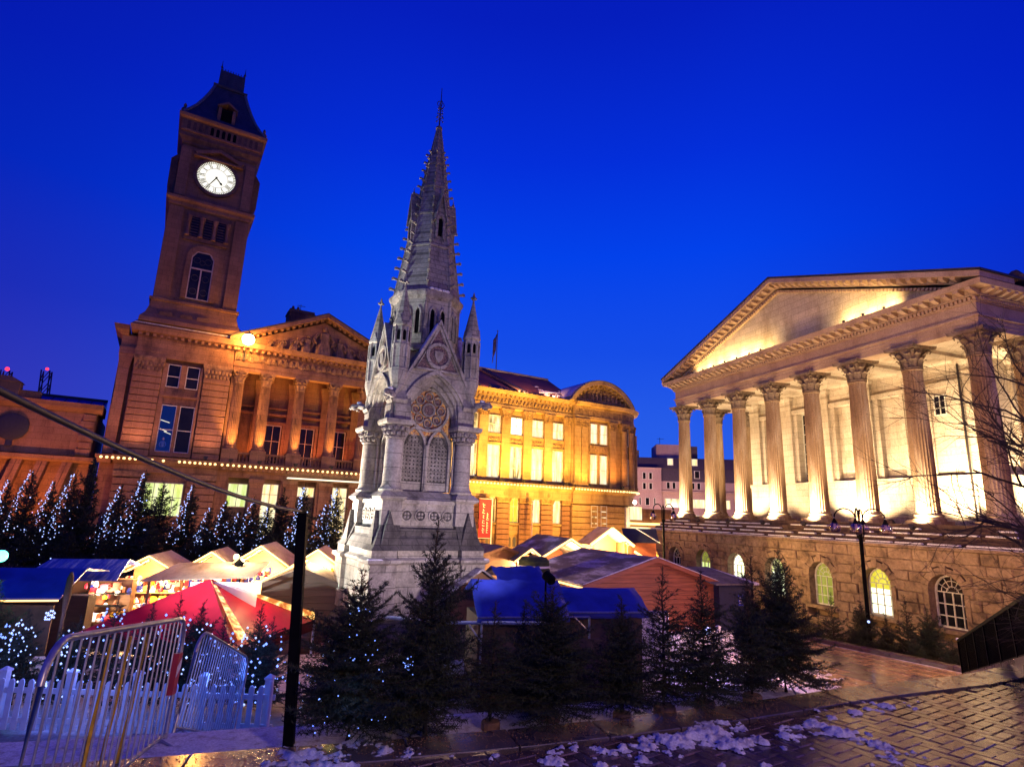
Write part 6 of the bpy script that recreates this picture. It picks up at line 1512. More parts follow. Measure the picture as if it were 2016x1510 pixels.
def seg_d(p, a, b_):
    p, a, b_ = Vector(p), Vector(a), Vector(b_); t_ = max(0, min(1, (p - a).dot(b_ - a) / (b_ - a).length_squared)); return (p - a - (b_ - a) * t_).length
strokes = [((-2.05, 6.30), (-1.1, 6.62), .20), ((-1.9, 6.12), (-1.3, 6.26), .12), ((.75, 6.75), (1.6, 7.1), .13), ((1.6, 7.0), (2.5, 7.45), .20), ((2.2, 7.62), (2.8, 7.85), .14), ((1.1, 6.47), (1.5, 6.6), .09), ((2.5, 7.05), (3.3, 7.42), .14), ((3.4, 7.75), (4.1, 7.88), .11),
           ((3.95, 7.85), (4.3, 7.1), .16), ((4.25, 7.0), (4.55, 6.45), .14), ((4.3, 8.25), (5.5, 8.85), .10), ((3.7, 6.55), (4.7, 6.6), .08), ((2.1, 6.46), (3.1, 6.68), .06), ((.3, 6.5), (.7, 6.6), .07), ((-.4, 6.45), (.2, 6.7), .05), ((5.6, 8.95), (6.4, 9.35), .05)]
def snow_fn(x, y):
    v = -9
    for a, b_, r in strokes: v = max(v, (r * 1.75 - seg_d((x, y), a, b_)) * 2.3 - .50)
    return v
snow_patch(-2.6, 6.2, 5.8, 9.3, .022, snow_fn, TZ + .012, hmax=.055)
# rock salt and grit
gm = MB(); rg = random.Random(21)
for k in range(4200):
    t_ = rg.random(); x = rg.uniform(-3.4, 8.5); y = edge_at(x) - abs(rg.gauss(0, .45)) - .03
    if y < 5.7 + .16 * x: continue
    r = rg.uniform(.003, .008); gm.octa((x, y, TZ + .024 + r * .4 if y > inner_at(x) else TZ + r * .5), r)
part('grit', gm, 'grit', None, kind='stuff')
# sheet-like drifts of snow on the lower square behind the trees
def snow2(x, y): return .55 - 1.2 * max(0, abs((x - 5.2) / 4.6) - .6) - 1.2 * max(0, abs((y - 20) / 6.5) - .7)
snow_patch(-.5, 10.6, 12.5, 27, .16, snow2, SZ + .01, hmax=.10)
# ================================================================== lower paving by the hall: slabs, dark band, kerb
kd = Vector((KB[0] - KA[0], KB[1] - KA[1])).normalized(); kn = Vector((-kd.y, kd.x)) * -1
if kn.x > 0: kn = -kn
sq_par = thing('lower_paving', 'wet golden paving slabs with a dark band below the terrace', 'paving', (0, 0, 0)); del sq_par['category']; del sq_par['label']; sq_par['kind'] = 'structure'
sb_ = MB(); sb_.rectloft([(-.345, .345, -.345, .345, -.03), (-.345, .345, -.345, .345, .018), (-.33, .33, -.33, .33, .026)]); slab_me = [sb_.mesh('paving_slab', 'slab')]
sb_ = MB(); sb_.rectloft([(-.345, .345, -.345, .345, -.03), (-.345, .345, -.345, .345, .018), (-.33, .33, -.33, .33, .026)]); slab_dk = sb_.mesh('paving_slab', 'slab_dark')
ra = math.atan2(kd.y, kd.x); ns = 0
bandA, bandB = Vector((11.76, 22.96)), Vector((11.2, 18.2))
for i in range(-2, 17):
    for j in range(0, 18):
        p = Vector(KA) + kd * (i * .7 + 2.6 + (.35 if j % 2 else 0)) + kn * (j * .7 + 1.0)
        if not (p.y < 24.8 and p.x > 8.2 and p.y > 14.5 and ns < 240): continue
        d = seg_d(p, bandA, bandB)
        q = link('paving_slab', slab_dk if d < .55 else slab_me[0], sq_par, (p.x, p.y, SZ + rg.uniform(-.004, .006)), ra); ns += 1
ks = MB(); ks.rectloft([(0, .98, 0, .42, -.2), (0, .98, 0, .42, .10), (.01, .97, .015, .405, .12)]); kme = ks.mesh('kerb_stone', 'slab_dark')
kL = (Vector(KC) - Vector(KB)).length
for a, b_ in ((Vector(KA), Vector(KB)), (Vector(KB), Vector(KC))):
    L = (b_ - a).length; d = (b_ - a).normalized(); k = 0.0
    while k < L - .5:
        p = a + d * k; q = link('kerb_stone', kme, sq_par, (p.x, p.y, SZ + .02), math.atan2(d.y, d.x)); k += 1.0
m = MB()
for a, b_ in ((KA, KB), (KB, KC)): m.poly([(a[0], a[1], SZ - .002), (b_[0], b_[1], SZ - .002), (b_[0], b_[1], -6.3), (a[0], a[1], -6.3)])
part('kerb_wall', m, 'podium_joint', sq_par)

# ================================================================== SPRUCES
def spruce(seed, H, Rd, whorls, per, ndl, nstep, nw, bare=.18, droop=.25, twig=.045):
    """one young spruce of unit height: returns (trunk mesh, crown mesh). Needles are single blades along every twig"""
    r_ = np.random.RandomState(seed); tb = MB()
    pts = [(0.006 * math.sin(3 * k + seed), .006 * math.cos(2.3 * k + seed), H * k / 8) for k in range(9)]; pts[0] = (0, 0, 0)
    tb.tube(pts, .016 * H, 6, .0018 * H)
    segs = []; br = MB()
    for w in range(whorls):
        t_ = (w + .5) / whorls; z = H * (.125 + .855 * t_ ** .92)
        prof = (1 - t_) ** .82 * (1 + .25 * math.sin(w * 1.9 + seed)); 
        if t_ > 1 - bare: prof = max(prof * .75, .11)
        n_ = max(3, int(per * (1.05 - .55 * t_)))
        for b_ in range(n_):
            L = Rd * prof * (r_.uniform(.45, 1.15) if r_.rand() < .80 else r_.uniform(1.1, 1.6))
            if L < .015: continue
            az = 2 * PI * (b_ + r_.uniform(-.35, .35)) / n_ + w * 1.1; up = R(58) * t_ ** 1.1 + R(4) * r_.uniform(-1, 1)
            d = Vector((math.cos(az) * math.cos(up), math.sin(az) * math.cos(up), math.sin(up)))
            p0 = Vector((0, 0, z + r_.uniform(-.012, .012) * H)); m_ = 5; path = []
            for k in range(m_ + 1):
                s__ = k / m_; path.append(p0 + d * L * s__ + Vector((0, 0, -droop * L * (1 - t_) * math.sin(PI * .5 * s__) * .7 + .16 * L * s__ * s__)))
            br.tube(path, .0042 * H * (.4 + L / Rd), 3, .0012 * H, cap=False)
            for k in range(m_): segs.append((path[k], path[k + 1], t_))
            nt_ = int(L / twig); side = Vector((-math.sin(az), math.cos(az), 0))
            for k in range(nt_):
                s__ = (k + .6) / nt_; i0 = min(m_ - 1, int(s__ * m_)); q = path[i0].lerp(path[i0 + 1], s__ * m_ - i0)
                for sg in (-1, 1):
                    l2 = (L * (1 - s__) * .55 + .03 * H) * r_.uniform(.6, 1.15); dd = (d * .75 + side * sg * .8 + Vector((0, 0, r_.uniform(-.25, .15)))).normalized()
                    e_ = q + dd * l2; br.tube([q, e_], .0016 * H, 3, .0008 * H, cap=False); segs.append((q, e_, t_))
    V = []; F = []
    P = []; D = []
    for a, b_, t_ in segs:
        v = b_ - a; L = v.length
        n_ = max(1, int(L / nstep)); dv = v / max(L, 1e-6)
        dens = 1.0 if t_ < 1 - bare else .55
        for k in range(n_):
            if r_.rand() > dens * (.80 if Rd > .235 else .9): continue
            P.append(tuple(a + v * ((k + r_.rand()) / n_))); D.append(tuple(dv))
    P = np.array(P); D = np.array(D); N = len(P)
    rv = r_.normal(size=(N, 3)); rv -= (rv * D).sum(1)[:, None] * D; rv /= np.linalg.norm(rv, axis=1)[:, None] + 1e-9
    nd = rv * .86 + D * .55 + np.array([0, 0, .12]); nd /= np.linalg.norm(nd, axis=1)[:, None]
    ln = ndl * r_.uniform(.7, 1.2, N)[:, None]; wv = np.cross(nd, r_.normal(size=(N, 3))); wv /= np.linalg.norm(wv, axis=1)[:, None] + 1e-9
    A = P - wv * nw; B = P + wv * nw; Cc = P + nd * ln
    base = len(br.v); allv = np.concatenate([np.array(br.v).reshape(-1, 3), np.stack([A, B, Cc], 1).reshape(-1, 3)])
    me = bpy.data.meshes.new('crown')
    nf = len(br.f); loops = sum(len(f) for f in br.f) + 3 * N
    me.vertices.add(len(allv)); me.vertices.foreach_set('co', allv.astype(np.float32).ravel())
    me.loops.add(loops); me.polygons.add(nf + N)
    li = np.concatenate([np.array([i for f in br.f for i in f], dtype=np.int32), np.arange(base, base + 3 * N, dtype=np.int32)])
    me.loops.foreach_set('vertex_index', li)
    cnt = np.concatenate([np.array([len(f) for f in br.f], dtype=np.int32), np.full(N, 3, np.int32)]); st = np.concatenate([[0], np.cumsum(cnt)[:-1]]).astype(np.int32)
    me.polygons.foreach_set('loop_start', st)
    me.materials.append(M['bark']); me.materials.append(M['needle'])
    me.polygons.foreach_set('material_index', np.concatenate([np.zeros(nf, np.int32), np.ones(N, np.int32)]))
    me.update(calc_edges=True); me.validate()
    return tb.mesh('trunk', 'bark', 40), me
NEAR = [spruce(3, 1, .30, 27, 9, .024, .0036, .0024, .28, twig=.036), spruce(8, 1, .27, 25, 8, .024, .0036, .0025, .34, twig=.036), spruce(14, 1, .36, 28, 9, .023, .0034, .0024, .22, twig=.036), spruce(23, 1, .25, 22, 7, .024, .0038, .0024, .40, twig=.036)]
FAR = [spruce(31, 1, .23, 22, 9, .040, .011, .0065, .10, twig=.045), spruce(37, 1, .26, 21, 9, .040, .011, .0065, .13, twig=.045), spruce(44, 1, .21, 23, 9, .040, .011, .0065, .16, twig=.045)]
TREES = {}
def tree(label, x, y, z, H, variant, rz, rs_=1.0, group=None, stand=None, pool=NEAR, lean=(0, 0)):
    tr_m, cr_m = pool[variant]
    t_ = thing('spruce_tree', label, 'tree', (x, y, z), rz, group); t_.scale = (H * rs_, H * rs_, H); t_.rotation_euler = (lean[0], lean[1], rz)
    link('trunk', tr_m, t_); link('crown', cr_m, t_)
    if stand == 'log':
        m = MB(); m.lathe([(.12, -.02), (.125, .0), (.125, .055), (.115, .065)], 14); m.v = [(a / rs_ * .62, b_ / rs_ * .62, c) for a, b_, c in m.v]; part('stand', m, 'wood_block', t_)
    if stand == 'legs':
        m = MB()
        for k in range(4):
            a = PI / 4 + k * PI / 2; m.tube([(0, 0, .10), (.16 / rs_ * math.cos(a), .16 / rs_ * math.sin(a), -.0)], .008, 5)
        part('stand', m, 'galv', t_)
    return t_
GT = 'young spruces along the terrace edge'
LZ = TZ - .05
tree('tall spruce in front of the gothic monument with its bare tip against the stone', -.82, 7.18, LZ, 2.33, 0, .3, .82, GT)
tree('broad bushy spruce beside the dark post, wound with blue lights', -1.62, 6.98, LZ, 1.75, 2, 1.2, 1.15, GT)
tree('low spruce between the monument spruce and the blue tarpaulin stall', -.10, 7.50, LZ, 1.42, 3, 2.2, 1.35, GT, 'log')
tree('dense spruce directly in front of the first blue tarpaulin roof', .62, 7.86, LZ, 1.55, 2, 4.0, 1.2, GT, 'log')
tree('short dark spruce below the blue tarpaulin slope end', 1.52, 7.98, LZ, 1.45, 0, 5.1, 1.2, GT, 'log')
tree('slim spruce with twiggy spread top before the end of the blue tarpaulins', 2.12, 8.24, LZ, 1.84, 3, 1.0, 1.2, GT, 'log')
tree('spruce with a tall leader in front of the red timber hut wall', 2.73, 8.52, LZ, 1.78, 1, .2, 1.15, GT, 'log')
tree('spruce on a round log block beside the navy cabin end', 3.53, 8.92, LZ, 1.70, 3, 3.2, 1.3, GT, 'log')
tree('largest spruce of the terrace edge, standing on metal legs by the wet slabs', 4.28, 9.52, LZ, 2.02, 2, 5.6, .85, GT, 'legs')
tree('tall spruce close behind the one on metal legs', 3.95, 9.78, LZ - .25, 2.20, 3, 2.9, .95, GT)
tree('small dark spruce tucked between the monument spruce and the broad bushy one', -1.12, 7.6, LZ - .4, 1.55, 1, 2.0, 1.1, GT)
tree('low bushy spruce filling the gap below the monument by the hoarding', .28, 8.4, LZ - .4, 1.65, 0, .9, 1.0, GT)
GH_ = 'spruces in the sunken area below the columned hall'
for i, (x, y, top, v) in enumerate(((12.6, 25.9, -3.15, 1), (13.5, 25.4, -2.6, 3), (14.6, 25.2, -2.95, 2), (15.2, 24.6, -3.3, 0), (15.9, 24.4, -2.5, 3), (16.6, 24.2, -3.0, 2), (14.0, 24.8, -3.9, 2), (15.5, 23.4, -3.9, 2), (16.3, 22.6, -3.8, 2), (13.2, 25.9, -3.7, 0))):
    tree(['spruce behind the kerb under the dim olive hall window', 'thin tipped spruce behind the kerb nearer the green lit window', 'spruce behind the kerb right below the four globe lamp post', 'low spruce behind the kerb in front of the yellow topped window', 'tall thin spruce behind the kerb just past the yellow topped window', 'spruce behind the kerb beside the dark hall window, last of its row', 'bushy low spruce filling the gap below the lamp post', 'bushy low spruce along the kerb before the bright window', 'bushy low spruce at the kerb end by the black railing', 'bushy low spruce at the start of the kerb hedge'][i], x, y, -6.2, top + 6.2, v, i * 1.3, .95, GH_, pool=NEAR)
GL = 'small spruces behind the picket fence'
fence_trees = [(-9.5, 12.2, -2.25), (-8.95, 11.8, -2.05), (-8.3, 12.1, -2.35), (-7.9, 11.7, -2.1), (-7.45, 12.0, -1.8), (-6.75, 12.0, -1.9), (-6.35, 12.2, -1.72), (-5.8, 12.0, -1.85), (-5.25, 11.8, -2.0), (-4.7, 12.1, -1.85), (-4.3, 11.7, -2.0), (-3.0, 11.6, -1.85)]
flab = ['at the outermost end of the picket fence', 'second along from the outer end of the picket fence', 'third along the picket fence under the blue stall', 'below the violet lit stall corner behind the picket fence', 'with a bare twiggy tip before the bottle shelves', 'before the dark edge of the red tent roof', 'with a tall bare leader before the white board', 'below the peak of the red tent', 'before the yellow lit opening of the red tent', 'before the lettered valance of the red tent', 'just before the dark post', 'just past the dark post, before the monument base']
for i, (x, y, top) in enumerate(fence_trees): tree('small twiggy spruce ' + flab[i], x, y, -3.72, top + 3.72, (3, 1, 2, 3, 3, 1, 3, 0, 3, 1, 3, 0)[i], i * 2.1, 1.0, GL)
GM = 'spruces lit with fairy lights before the museum'
row = [(-30.1, 1.0), (-28.8, 1.65), (-27.4, 1.0), (-26.2, 1.6), (-25.3, 2.5), (-23.3, .95), (-22.0, 1.75), (-20.8, 1.2), (-19.0, 1.1), (-17.8, -.2), (-16.9, .25), (-16.0, -.4), (-15.2, .45), (-14.3, .1), (-13.5, 1.15), (-12.3, 1.25), (-10.9, .3), (-10.3, 1.3)]
rlab = ['the outermost lit spruce of the row before the raking slabs', 'second lit spruce of the row, its bulbs thickest at the tip', 'third lit spruce of the row before the raking slabs', 'lit spruce below the dark roundel building end', 'tallest and least lit spruce at the corner of the tower pavilion', 'lit spruce before the outer tower pier, bulbs thick at its foot', 'lit spruce before the outer edge of the pavilion ground window', 'dark spruce standing in front of the green lit pavilion window', 'lit spruce before the inner tower pier', 'low lit spruce between the inner pier and the first museum door', 'lit spruce before the first museum door', 'low lit spruce between the first museum door and the next window', 'lit spruce before the edge of the yellow museum window', 'low lit spruce under the yellow museum window', 'spruce rising between the yellow window and the middle door', 'spruce rising before the middle museum door and the dark post', 'lit spruce just past the dark post', 'lit spruce before the last yellow window beside the monument']
for i, (x, top) in enumerate(row):
    y = 36 + (i % 3) * .8 - .6; s2 = y / 36
    z0 = SZ; H_ = top * s2 - z0
    lab_ = rlab[i]; tree(lab_, x * s2, y, z0, H_, i % 3, i * 1.7, (.78 if i < 5 else .95) if top > .5 else 1.15, GM, pool=FAR)
# dark fill of lower spruces in the same bed
for i in range(9):
    x = -29 + i * 2.25; tree(['low unlit spruce at the outer end of the bed', 'second low unlit spruce of the bed', 'low unlit spruce below the roundel building', 'low unlit spruce below the pavilion corner', 'low unlit spruce under the pavilion window', 'low unlit spruce under the inner tower pier', 'low unlit spruce under the first museum door', 'low unlit spruce under the yellow museum window', 'low unlit spruce under the middle museum door'][i], x, 34.2, SZ, 3.0 + .4 * math.sin(i * 2), (i + 1) % 3, i, 1.5, 'low spruces in the bed before the museum', pool=FAR)
# ------------------------------------------------ fairy lights on trees
def fairy(label, spots, r, mat, group, wire=None):
    e = thing('fairy_lights', label, 'fairy lights', (0, 0, 0), 0, group)
    b_ = MB()
    for p in spots: b_.octa(p, r * rg.uniform(.6, 1.3))
    q = part('bulb', b_, mat, e, kind='stuff')
    w_ = MB()
    for a, c in zip(spots[:-1], spots[1:]):
        if (Vector(a) - Vector(c)).length < 1.2: w_.tube([a, (Vector(a) + Vector(c)) / 2 - Vector((0, 0, .02)), c], r * .12, 3, cap=False)
    if w_.v: part('wire', w_, 'black', e, kind='stuff')
    return e
rg = random.Random(77)
for i, (x, top) in enumerate(row):
    if i in (4, 7, 14): continue
    y = 36 + (i % 3) * .8 - .6; s2 = y / 36; xx = x * s2; H_ = top * s2 - SZ; sp = []
    n_ = 64 if top > .5 else 36
    sway = rg.uniform(-.9, -.3)
    for k in range(n_):
        t_ = (k + .5) / n_; zt = SZ + H_ * (.985 - .62 * t_); rad = .24 * H_ * (.06 + .62 * t_) * 1.05
        a = -PI / 2 + sway * .9 + .75 * math.sin(k * 2.2) * (.25 + .75 * t_); sp.append((xx + rad * math.cos(a) + rg.gauss(0, .05 + .16 * t_), y + rad * math.sin(a) - .05, zt + rg.uniform(-.06, .06)))
    for k in range(26): a = rg.uniform(-PI, 0); t_ = rg.uniform(.25, 1.0); sp.append((xx + .22 * H_ * t_ * math.cos(a), y + .22 * H_ * t_ * math.sin(a), SZ + H_ * (1 - t_)))
    fairy('fairy lights on ' + ' '.join(rlab[i].replace(',', '').split()[:12]), sp, .040, 'bulb_blue', 'fairy lights on the museum spruces')
for i, (x, y, top) in enumerate(fence_trees):
    H_ = top + 3.72; sp = []
    for k in range(56 if i < 5 else 34):
        t_ = rg.uniform(.22, 1.0) if i > 4 else rg.uniform(.12, 1.0); a = rg.uniform(-PI - .3, .3); rad = .27 * H_ * (.12 + t_) * 1.08; sp.append((x + rad * math.cos(a), y + rad * math.sin(a) - .03, -3.72 + H_ * (1.0 - t_ * .92)))
    sp.sort(key=lambda p: p[2]); fairy('blue bulbs on the spruce ' + flab[i], sp, .023, 'bulb_blue' if i % 2 else 'bulb_blue_deep', 'fairy lights on the fence spruces')
sp = [(-4.9 + k * .085 + rg.uniform(-.03, .03), 11.0 + rg.uniform(-.1, .1), -2.95 - .12 * math.sin(k * .9) + rg.uniform(-.05, .05)) for k in range(22)]
fairy('blue fairy lights strung along the top of the picket fence by the dark post', sp, .022, 'bulb_blue_deep', 'fairy lights on the fence spruces')
sp = []
for k in range(46):
    t_ = rg.uniform(.2, .9); a = rg.uniform(-2.4, .5); rad = .36 * 1.05 * 1.72 * t_ * .8; sp.append((-1.62 + rad * math.cos(a), 6.98 + rad * math.sin(a) - .02, LZ + 1.72 * (1 - t_)))
sp += [(-1.02 + rg.gauss(0, .03), 6.9 + rg.gauss(0, .03), LZ + .78 + rg.gauss(0, .045)) for k in range(16)]
fairy('blue fairy lights wound round the broad bushy spruce by the dark post', sp, .0085, 'bulb_blue_deep', 'fairy lights on the terrace spruces')
for p, e_, c in (((-9.0, 10.9, -2.5), 50, (.13, .22, 1)), ((-7.0, 10.8, -2.5), 50, (.13, .22, 1)), ((-4.6, 10.7, -2.6), 50, (.10, .22, 1)), ((-6.2, 9.2, -2.9), 26, (.12, .26, 1)), ((-1.5, 6.45, -1.85), 3, (.15, .3, 1))):
    lamp('fairy_light_glow', 'POINT', p, e_, c, radius=.25)
# ================================================================== BARRIERS, POST, FENCE, RAILING
def frame_obj(a, b_, up=(0, 0, 1)):
    """matrix whose x axis runs from a to b, z near up"""
    x = (Vector(b_) - Vector(a)).normalized(); y = Vector(up).cross(x).normalized(); z = x.cross(y)
    m = Matrix((x, y, z)).transposed().to_4x4(); m.translation = Vector(a); return m
def barrier(label, a, b_, h, nbars, label_plate=None, canes=False, rnd=.22, r=.021):
    L = (Vector(b_) - Vector(a)).length
    e = thing('crowd_barrier', label, 'barrier', a, 0, 'crowd barriers'); e.matrix_world = frame_obj(a, b_)
    def P(x, z): return Vector((x, 0, z))
    pts = [P(0, .04)] + [P(0, z) for z in (.3, h - rnd)] + [P(rnd - rnd * math.cos(t_), h - rnd + rnd * math.sin(t_)) for t_ in (PI / 2 * k / 6 for k in range(1, 7))] + [P(L - rnd + rnd * math.sin(t_), h - rnd + rnd * math.cos(t_)) for t_ in (PI / 2 * k / 6 for k in range(7))] + [P(L, .3), P(L, .04)]
    m = MB(); m.tube(pts, r, 8); part('frame', m, 'galv', e, 60)
    m = MB(); m.tube([P(.0, .16), P(L, .16)], r * .75, 6); part('bottom_rail', m, 'galv', e, 60)
    bm2 = MB(); bm2.tube([P(0, .16), P(0, h)], .0085, 5); bme2 = bm2.mesh('bar', 'galv', 60)
    for k in range(nbars):
        x = L * (k + 1) / (nbars + 1); q = link('bar', bme2, e, (x, 0, 0))
        top = h if rnd < x < L - rnd else h - rnd + math.sqrt(max(0, rnd ** 2 - (rnd - min(x, L - x)) ** 2)); q.scale = (1, 1, (top - .0) / h); q.location.z = .16 - .16 * (top / h)
    for x in (.22, L - .22):
        m = MB(); m.tube([(x, -.28, .0), (x, -.02, .14), (x, .02, .14), (x, .28, .0)], .015, 6); part('foot', m, 'galv', e, 60)
    return e
G1a, G1b = Vector((-2.72, 3.7, -2.14)), Vector((-3.52, 6.86, -2.55))
b1 = barrier('large galvanised crowd barrier with three yellow canes leaning behind it', G1a, G1b, 1.30, 20, rnd=.25, r=.024)
m = MB(); m.box(3.10, 3.26, -.035, .03, .55, .95); part('reflector', m, 'tape_red', b1, label='red and white striped reflector plate'); 
m = MB(); m.loft([[(3.11, -.04, .72), (3.25, -.04, .80), (3.25, -.04, .90), (3.11, -.04, .82)], [(3.11, -.036, .72), (3.25, -.036, .80), (3.25, -.036, .90), (3.11, -.036, .82)]]); part('reflector_stripe', m, 'white_paint', b1)
G2a, G2b = Vector((-3.95, 7.85, -2.82)), Vector((-4.18, 10.15, -3.70))
barrier('smaller galvanised barrier standing askew behind the large one', G2a, G2b, 1.28, 24, rnd=.28)
for k, (x, y0, dx) in enumerate(((-3.62, 5.75, .08), (-3.56, 5.9, .12), (-3.5, 6.05, .16))):
    m = MB(); p0 = Vector((x - .02, y0, -2.55)); p1 = Vector((x + dx * .35, y0 + .05, -1.25)); n_ = 6
    m.tube([p0.lerp(p1, j / n_) + Vector((.006 * math.sin(j * 2 + k), 0, 0)) for j in range(n_ + 1)], .018, 6)
    for j in range(1, 6): q = p0.lerp(p1, j / n_); m.ball(q, .0165, 6, 4, (1, 1, .6))
    o_ = part('bamboo_cane', m, 'cane', None, 60); tag(o_, ['yellow bamboo cane leaning in the large barrier, the outermost', 'middle yellow bamboo cane leaning in the large barrier', 'yellow bamboo cane nearest the striped reflector plate'][k], 'cane', 'canes leaning in the barrier')
# picket fence
def picket_fence(label, a, b_, h, step, wd, post_every=7, z=None):
    e = thing('picket_fence', label, 'fence', a); e.matrix_world = frame_obj(a, b_); L = (Vector(b_) - Vector(a)).length
    pk = MB(); pk.loft([[(-wd / 2, -.012, .06), (wd / 2, -.012, .06), (wd / 2, -.012, h - .05), (wd * .3, -.012, h - .012), (0, -.012, h), (-wd * .3, -.012, h - .012), (-wd / 2, -.012, h - .05)], [(-wd / 2, .012, .06), (wd / 2, .012, .06), (wd / 2, .012, h - .05), (wd * .3, .012, h - .012), (0, .012, h), (-wd * .3, .012, h - .012), (-wd / 2, .012, h - .05)]]); pme = pk.mesh('picket', 'white_paint')
    po = MB(); po.box(-.055, .055, .02, .13, 0, h + .07); po.rectloft([(-.07, .07, .005, .145, h + .071), (-.07, .07, .005, .145, h + .10), (-.01, .01, .07, .08, h + .15)]); pom = po.mesh('post', 'white_paint')
    n_ = int(L / step)
    for k in range(n_): link('picket', pme, e, (step * (k + .5), -.028, 0))
    k = 0
    while k * step * post_every < L: link('post', pom, e, (k * step * post_every, .03, 0)); k += 1
    for zz in (h * .24, h * .78): m = MB(); m.box(0, L, -.014, .014, zz - .04, zz + .04); part('rail', m, 'white_paint', e)
    return e
picket_fence('white picket fence running behind the barriers up to the dark post', (-9.3, 10.45, -3.72), (-3.72, 10.60, -3.72), .82, .155, .085)
m = MB(); m.tube([(-3.70, 10.3, -3.72), (-3.70, 10.3, -2.75)], .03, 6); m.box(-3.75, -3.65, 10.25, 10.35, -3.72, -3.66); o_ = part('slim_post', m, 'white_paint', None); tag(o_, 'slim pale post closing the picket fence beside the dark post', 'post')
# dark post carrying the rope rail
pt = thing('dark_post', 'square dark timber post at the terrace edge carrying a rope rail', 'post', (-2.13, 6.62, TZ - .03)); pt.rotation_euler = (0, -.05, .1)
m = MB(); m.rectloft([(-.05, .05, -.05, .05, 0), (-.05, .05, -.05, .05, 2.31), (-.042, .042, -.042, .042, 2.33)]); part('shaft', m, 'black', pt); m = MB(); m.box(-.055, .055, -.055, .055, 2.331, 2.35); part('cap', m, 'black', pt)
rp = MB(); a, b_ = Vector((-2.25, 6.55, -.04)), Vector((-1.72, 1.2, .50)); pts = []
for k in range(25):
    t_ = k / 24; p = a.lerp(b_, t_); p.z -= .42 * t_ * (1 - t_); pts.append(p)
rp.tube(pts, .0155, 8); o_ = part('rope_rail', rp, 'iron', None, 60); tag(o_, 'sagging dark pipe like rope rail sloping down to the dark post', 'rail')
# black railing running down by the hall
ra_, rb_ = Vector((9.65, 11.5, -2.26)), Vector((13.93, 19.0, -4.26))
rl_ = thing('black_railing', 'black metal stair railing with close bars beside the coping', 'railing', ra_); rl_.matrix_world = frame_obj(ra_, rb_); L = (rb_ - ra_).length
m = MB(); m.box(-2.8, L, -.03, .03, .98, 1.05); part('top_rail', m, 'black', rl_); m = MB(); m.box(-2.8, L, -.02, .02, .08, .12); part('bottom_rail', m, 'black', rl_)
for k in range(8): m = MB(); x = -2.6 + k * (L + 2.55) / 7; m.box(x - .03, x + .03, -.035, .035, 0, .98); part('post', m, 'black', rl_)
bb = MB(); bb.box(-.009, .009, -.009, .009, .12, .98); bbm = bb.mesh('bar', 'black')
for k in range(114): link('bar', bbm, rl_, (-2.7 + k * .1, 0, 0))
m = MB(); m.box(-2.8, L, -.024, -.018, .13, .97); part('backing_panel', m, 'black', rl_)
m = MB(); m.box(-2.9, L + .1, -.16, .22, -1.6, .0); part('kerb', m, 'coping', rl_)
m = MB(); m.ball((L + .02, 0, 1.06), .05, 8, 6); part('rail_end', m, 'white_paint', rl_, 60)
m = MB()
for k in range(7): x = 1.2 + k * .62; m.ball((x, -.05 + .1 * (k % 2), .02), .09, 7, 5, (1.3, .7, .55))
part('snow_clump', m, 'snow', rl_, 60)
# ================================================================== LAMP POSTS WITH FOUR GLOBES
def globe_lamp(label, loc, H, rz, arms=4, sc=1.0):
    e = thing('globe_lamp_post', label, 'lamp post', loc, rz, 'globe lamp posts')
    m = MB(); m.lathe([(.20, 0), (.20, .3), (.14, .4), (.10, .9), (.085, 1.0), (.07, H - 1.0), (.085, H - .98), (.085, H - .9), (.05, H - .85), (.045, H - .1), (.07, H - .05), (.02, H + .1)], 12)
    part('pole', m, 'black', e, 40)
    for k in range(arms):
        a = k * 2 * PI / arms + .35; d = Vector((math.cos(a), math.sin(a), 0)); R_ = .40 * sc
        m = MB(); m.tube([d * .09 + Vector((0, 0, H - 1.05)), d * .13 + Vector((0, 0, H - .9)), d * .13 + Vector((0, 0, H - .25))] + [d * (.13 + R_ - R_ * math.cos(t_)) + Vector((0, 0, H - .25 + R_ * math.sin(t_))) for t_ in (PI * j / 8 for j in range(1, 9))], .028, 6)
        c = d * (.13 + 2 * R_) + Vector((0, 0, H - .25)); am = part('arm', m, 'black', e, 60)
        m = MB(); m.lathe([(.03, .02), (.05, -.06), (.13, -.22), (.14, -.24)], 10); m.v = [(c.x + a_, c.y + b_, c.z + q) for a_, b_, q in m.v]; part('shade_cap', m, 'black', am, 40)
        m = MB(); m.ball(c + Vector((0, 0, -.42)), .24 * sc, 16, 12); part('globe', m, 'globe_glass', am, 60)
        m = MB(); m.tube([c + Vector((0, 0, -.24)), c + Vector((0, 0, -.46))], .05, 6); m.ball(c + Vector((0, 0, -.06 + .06)), .04, 6, 4); part('lamp_holder', m, 'frame_white', am)
    return e
globe_lamp('black lamp post with four clear globes in front of the hall steps', (14.74, 25.0, -6.2), 6.85, .55)
globe_lamp('farther lamp post with four globes where the hall wall ends', (10.45, 40.0, SZ), 5.45, .2)
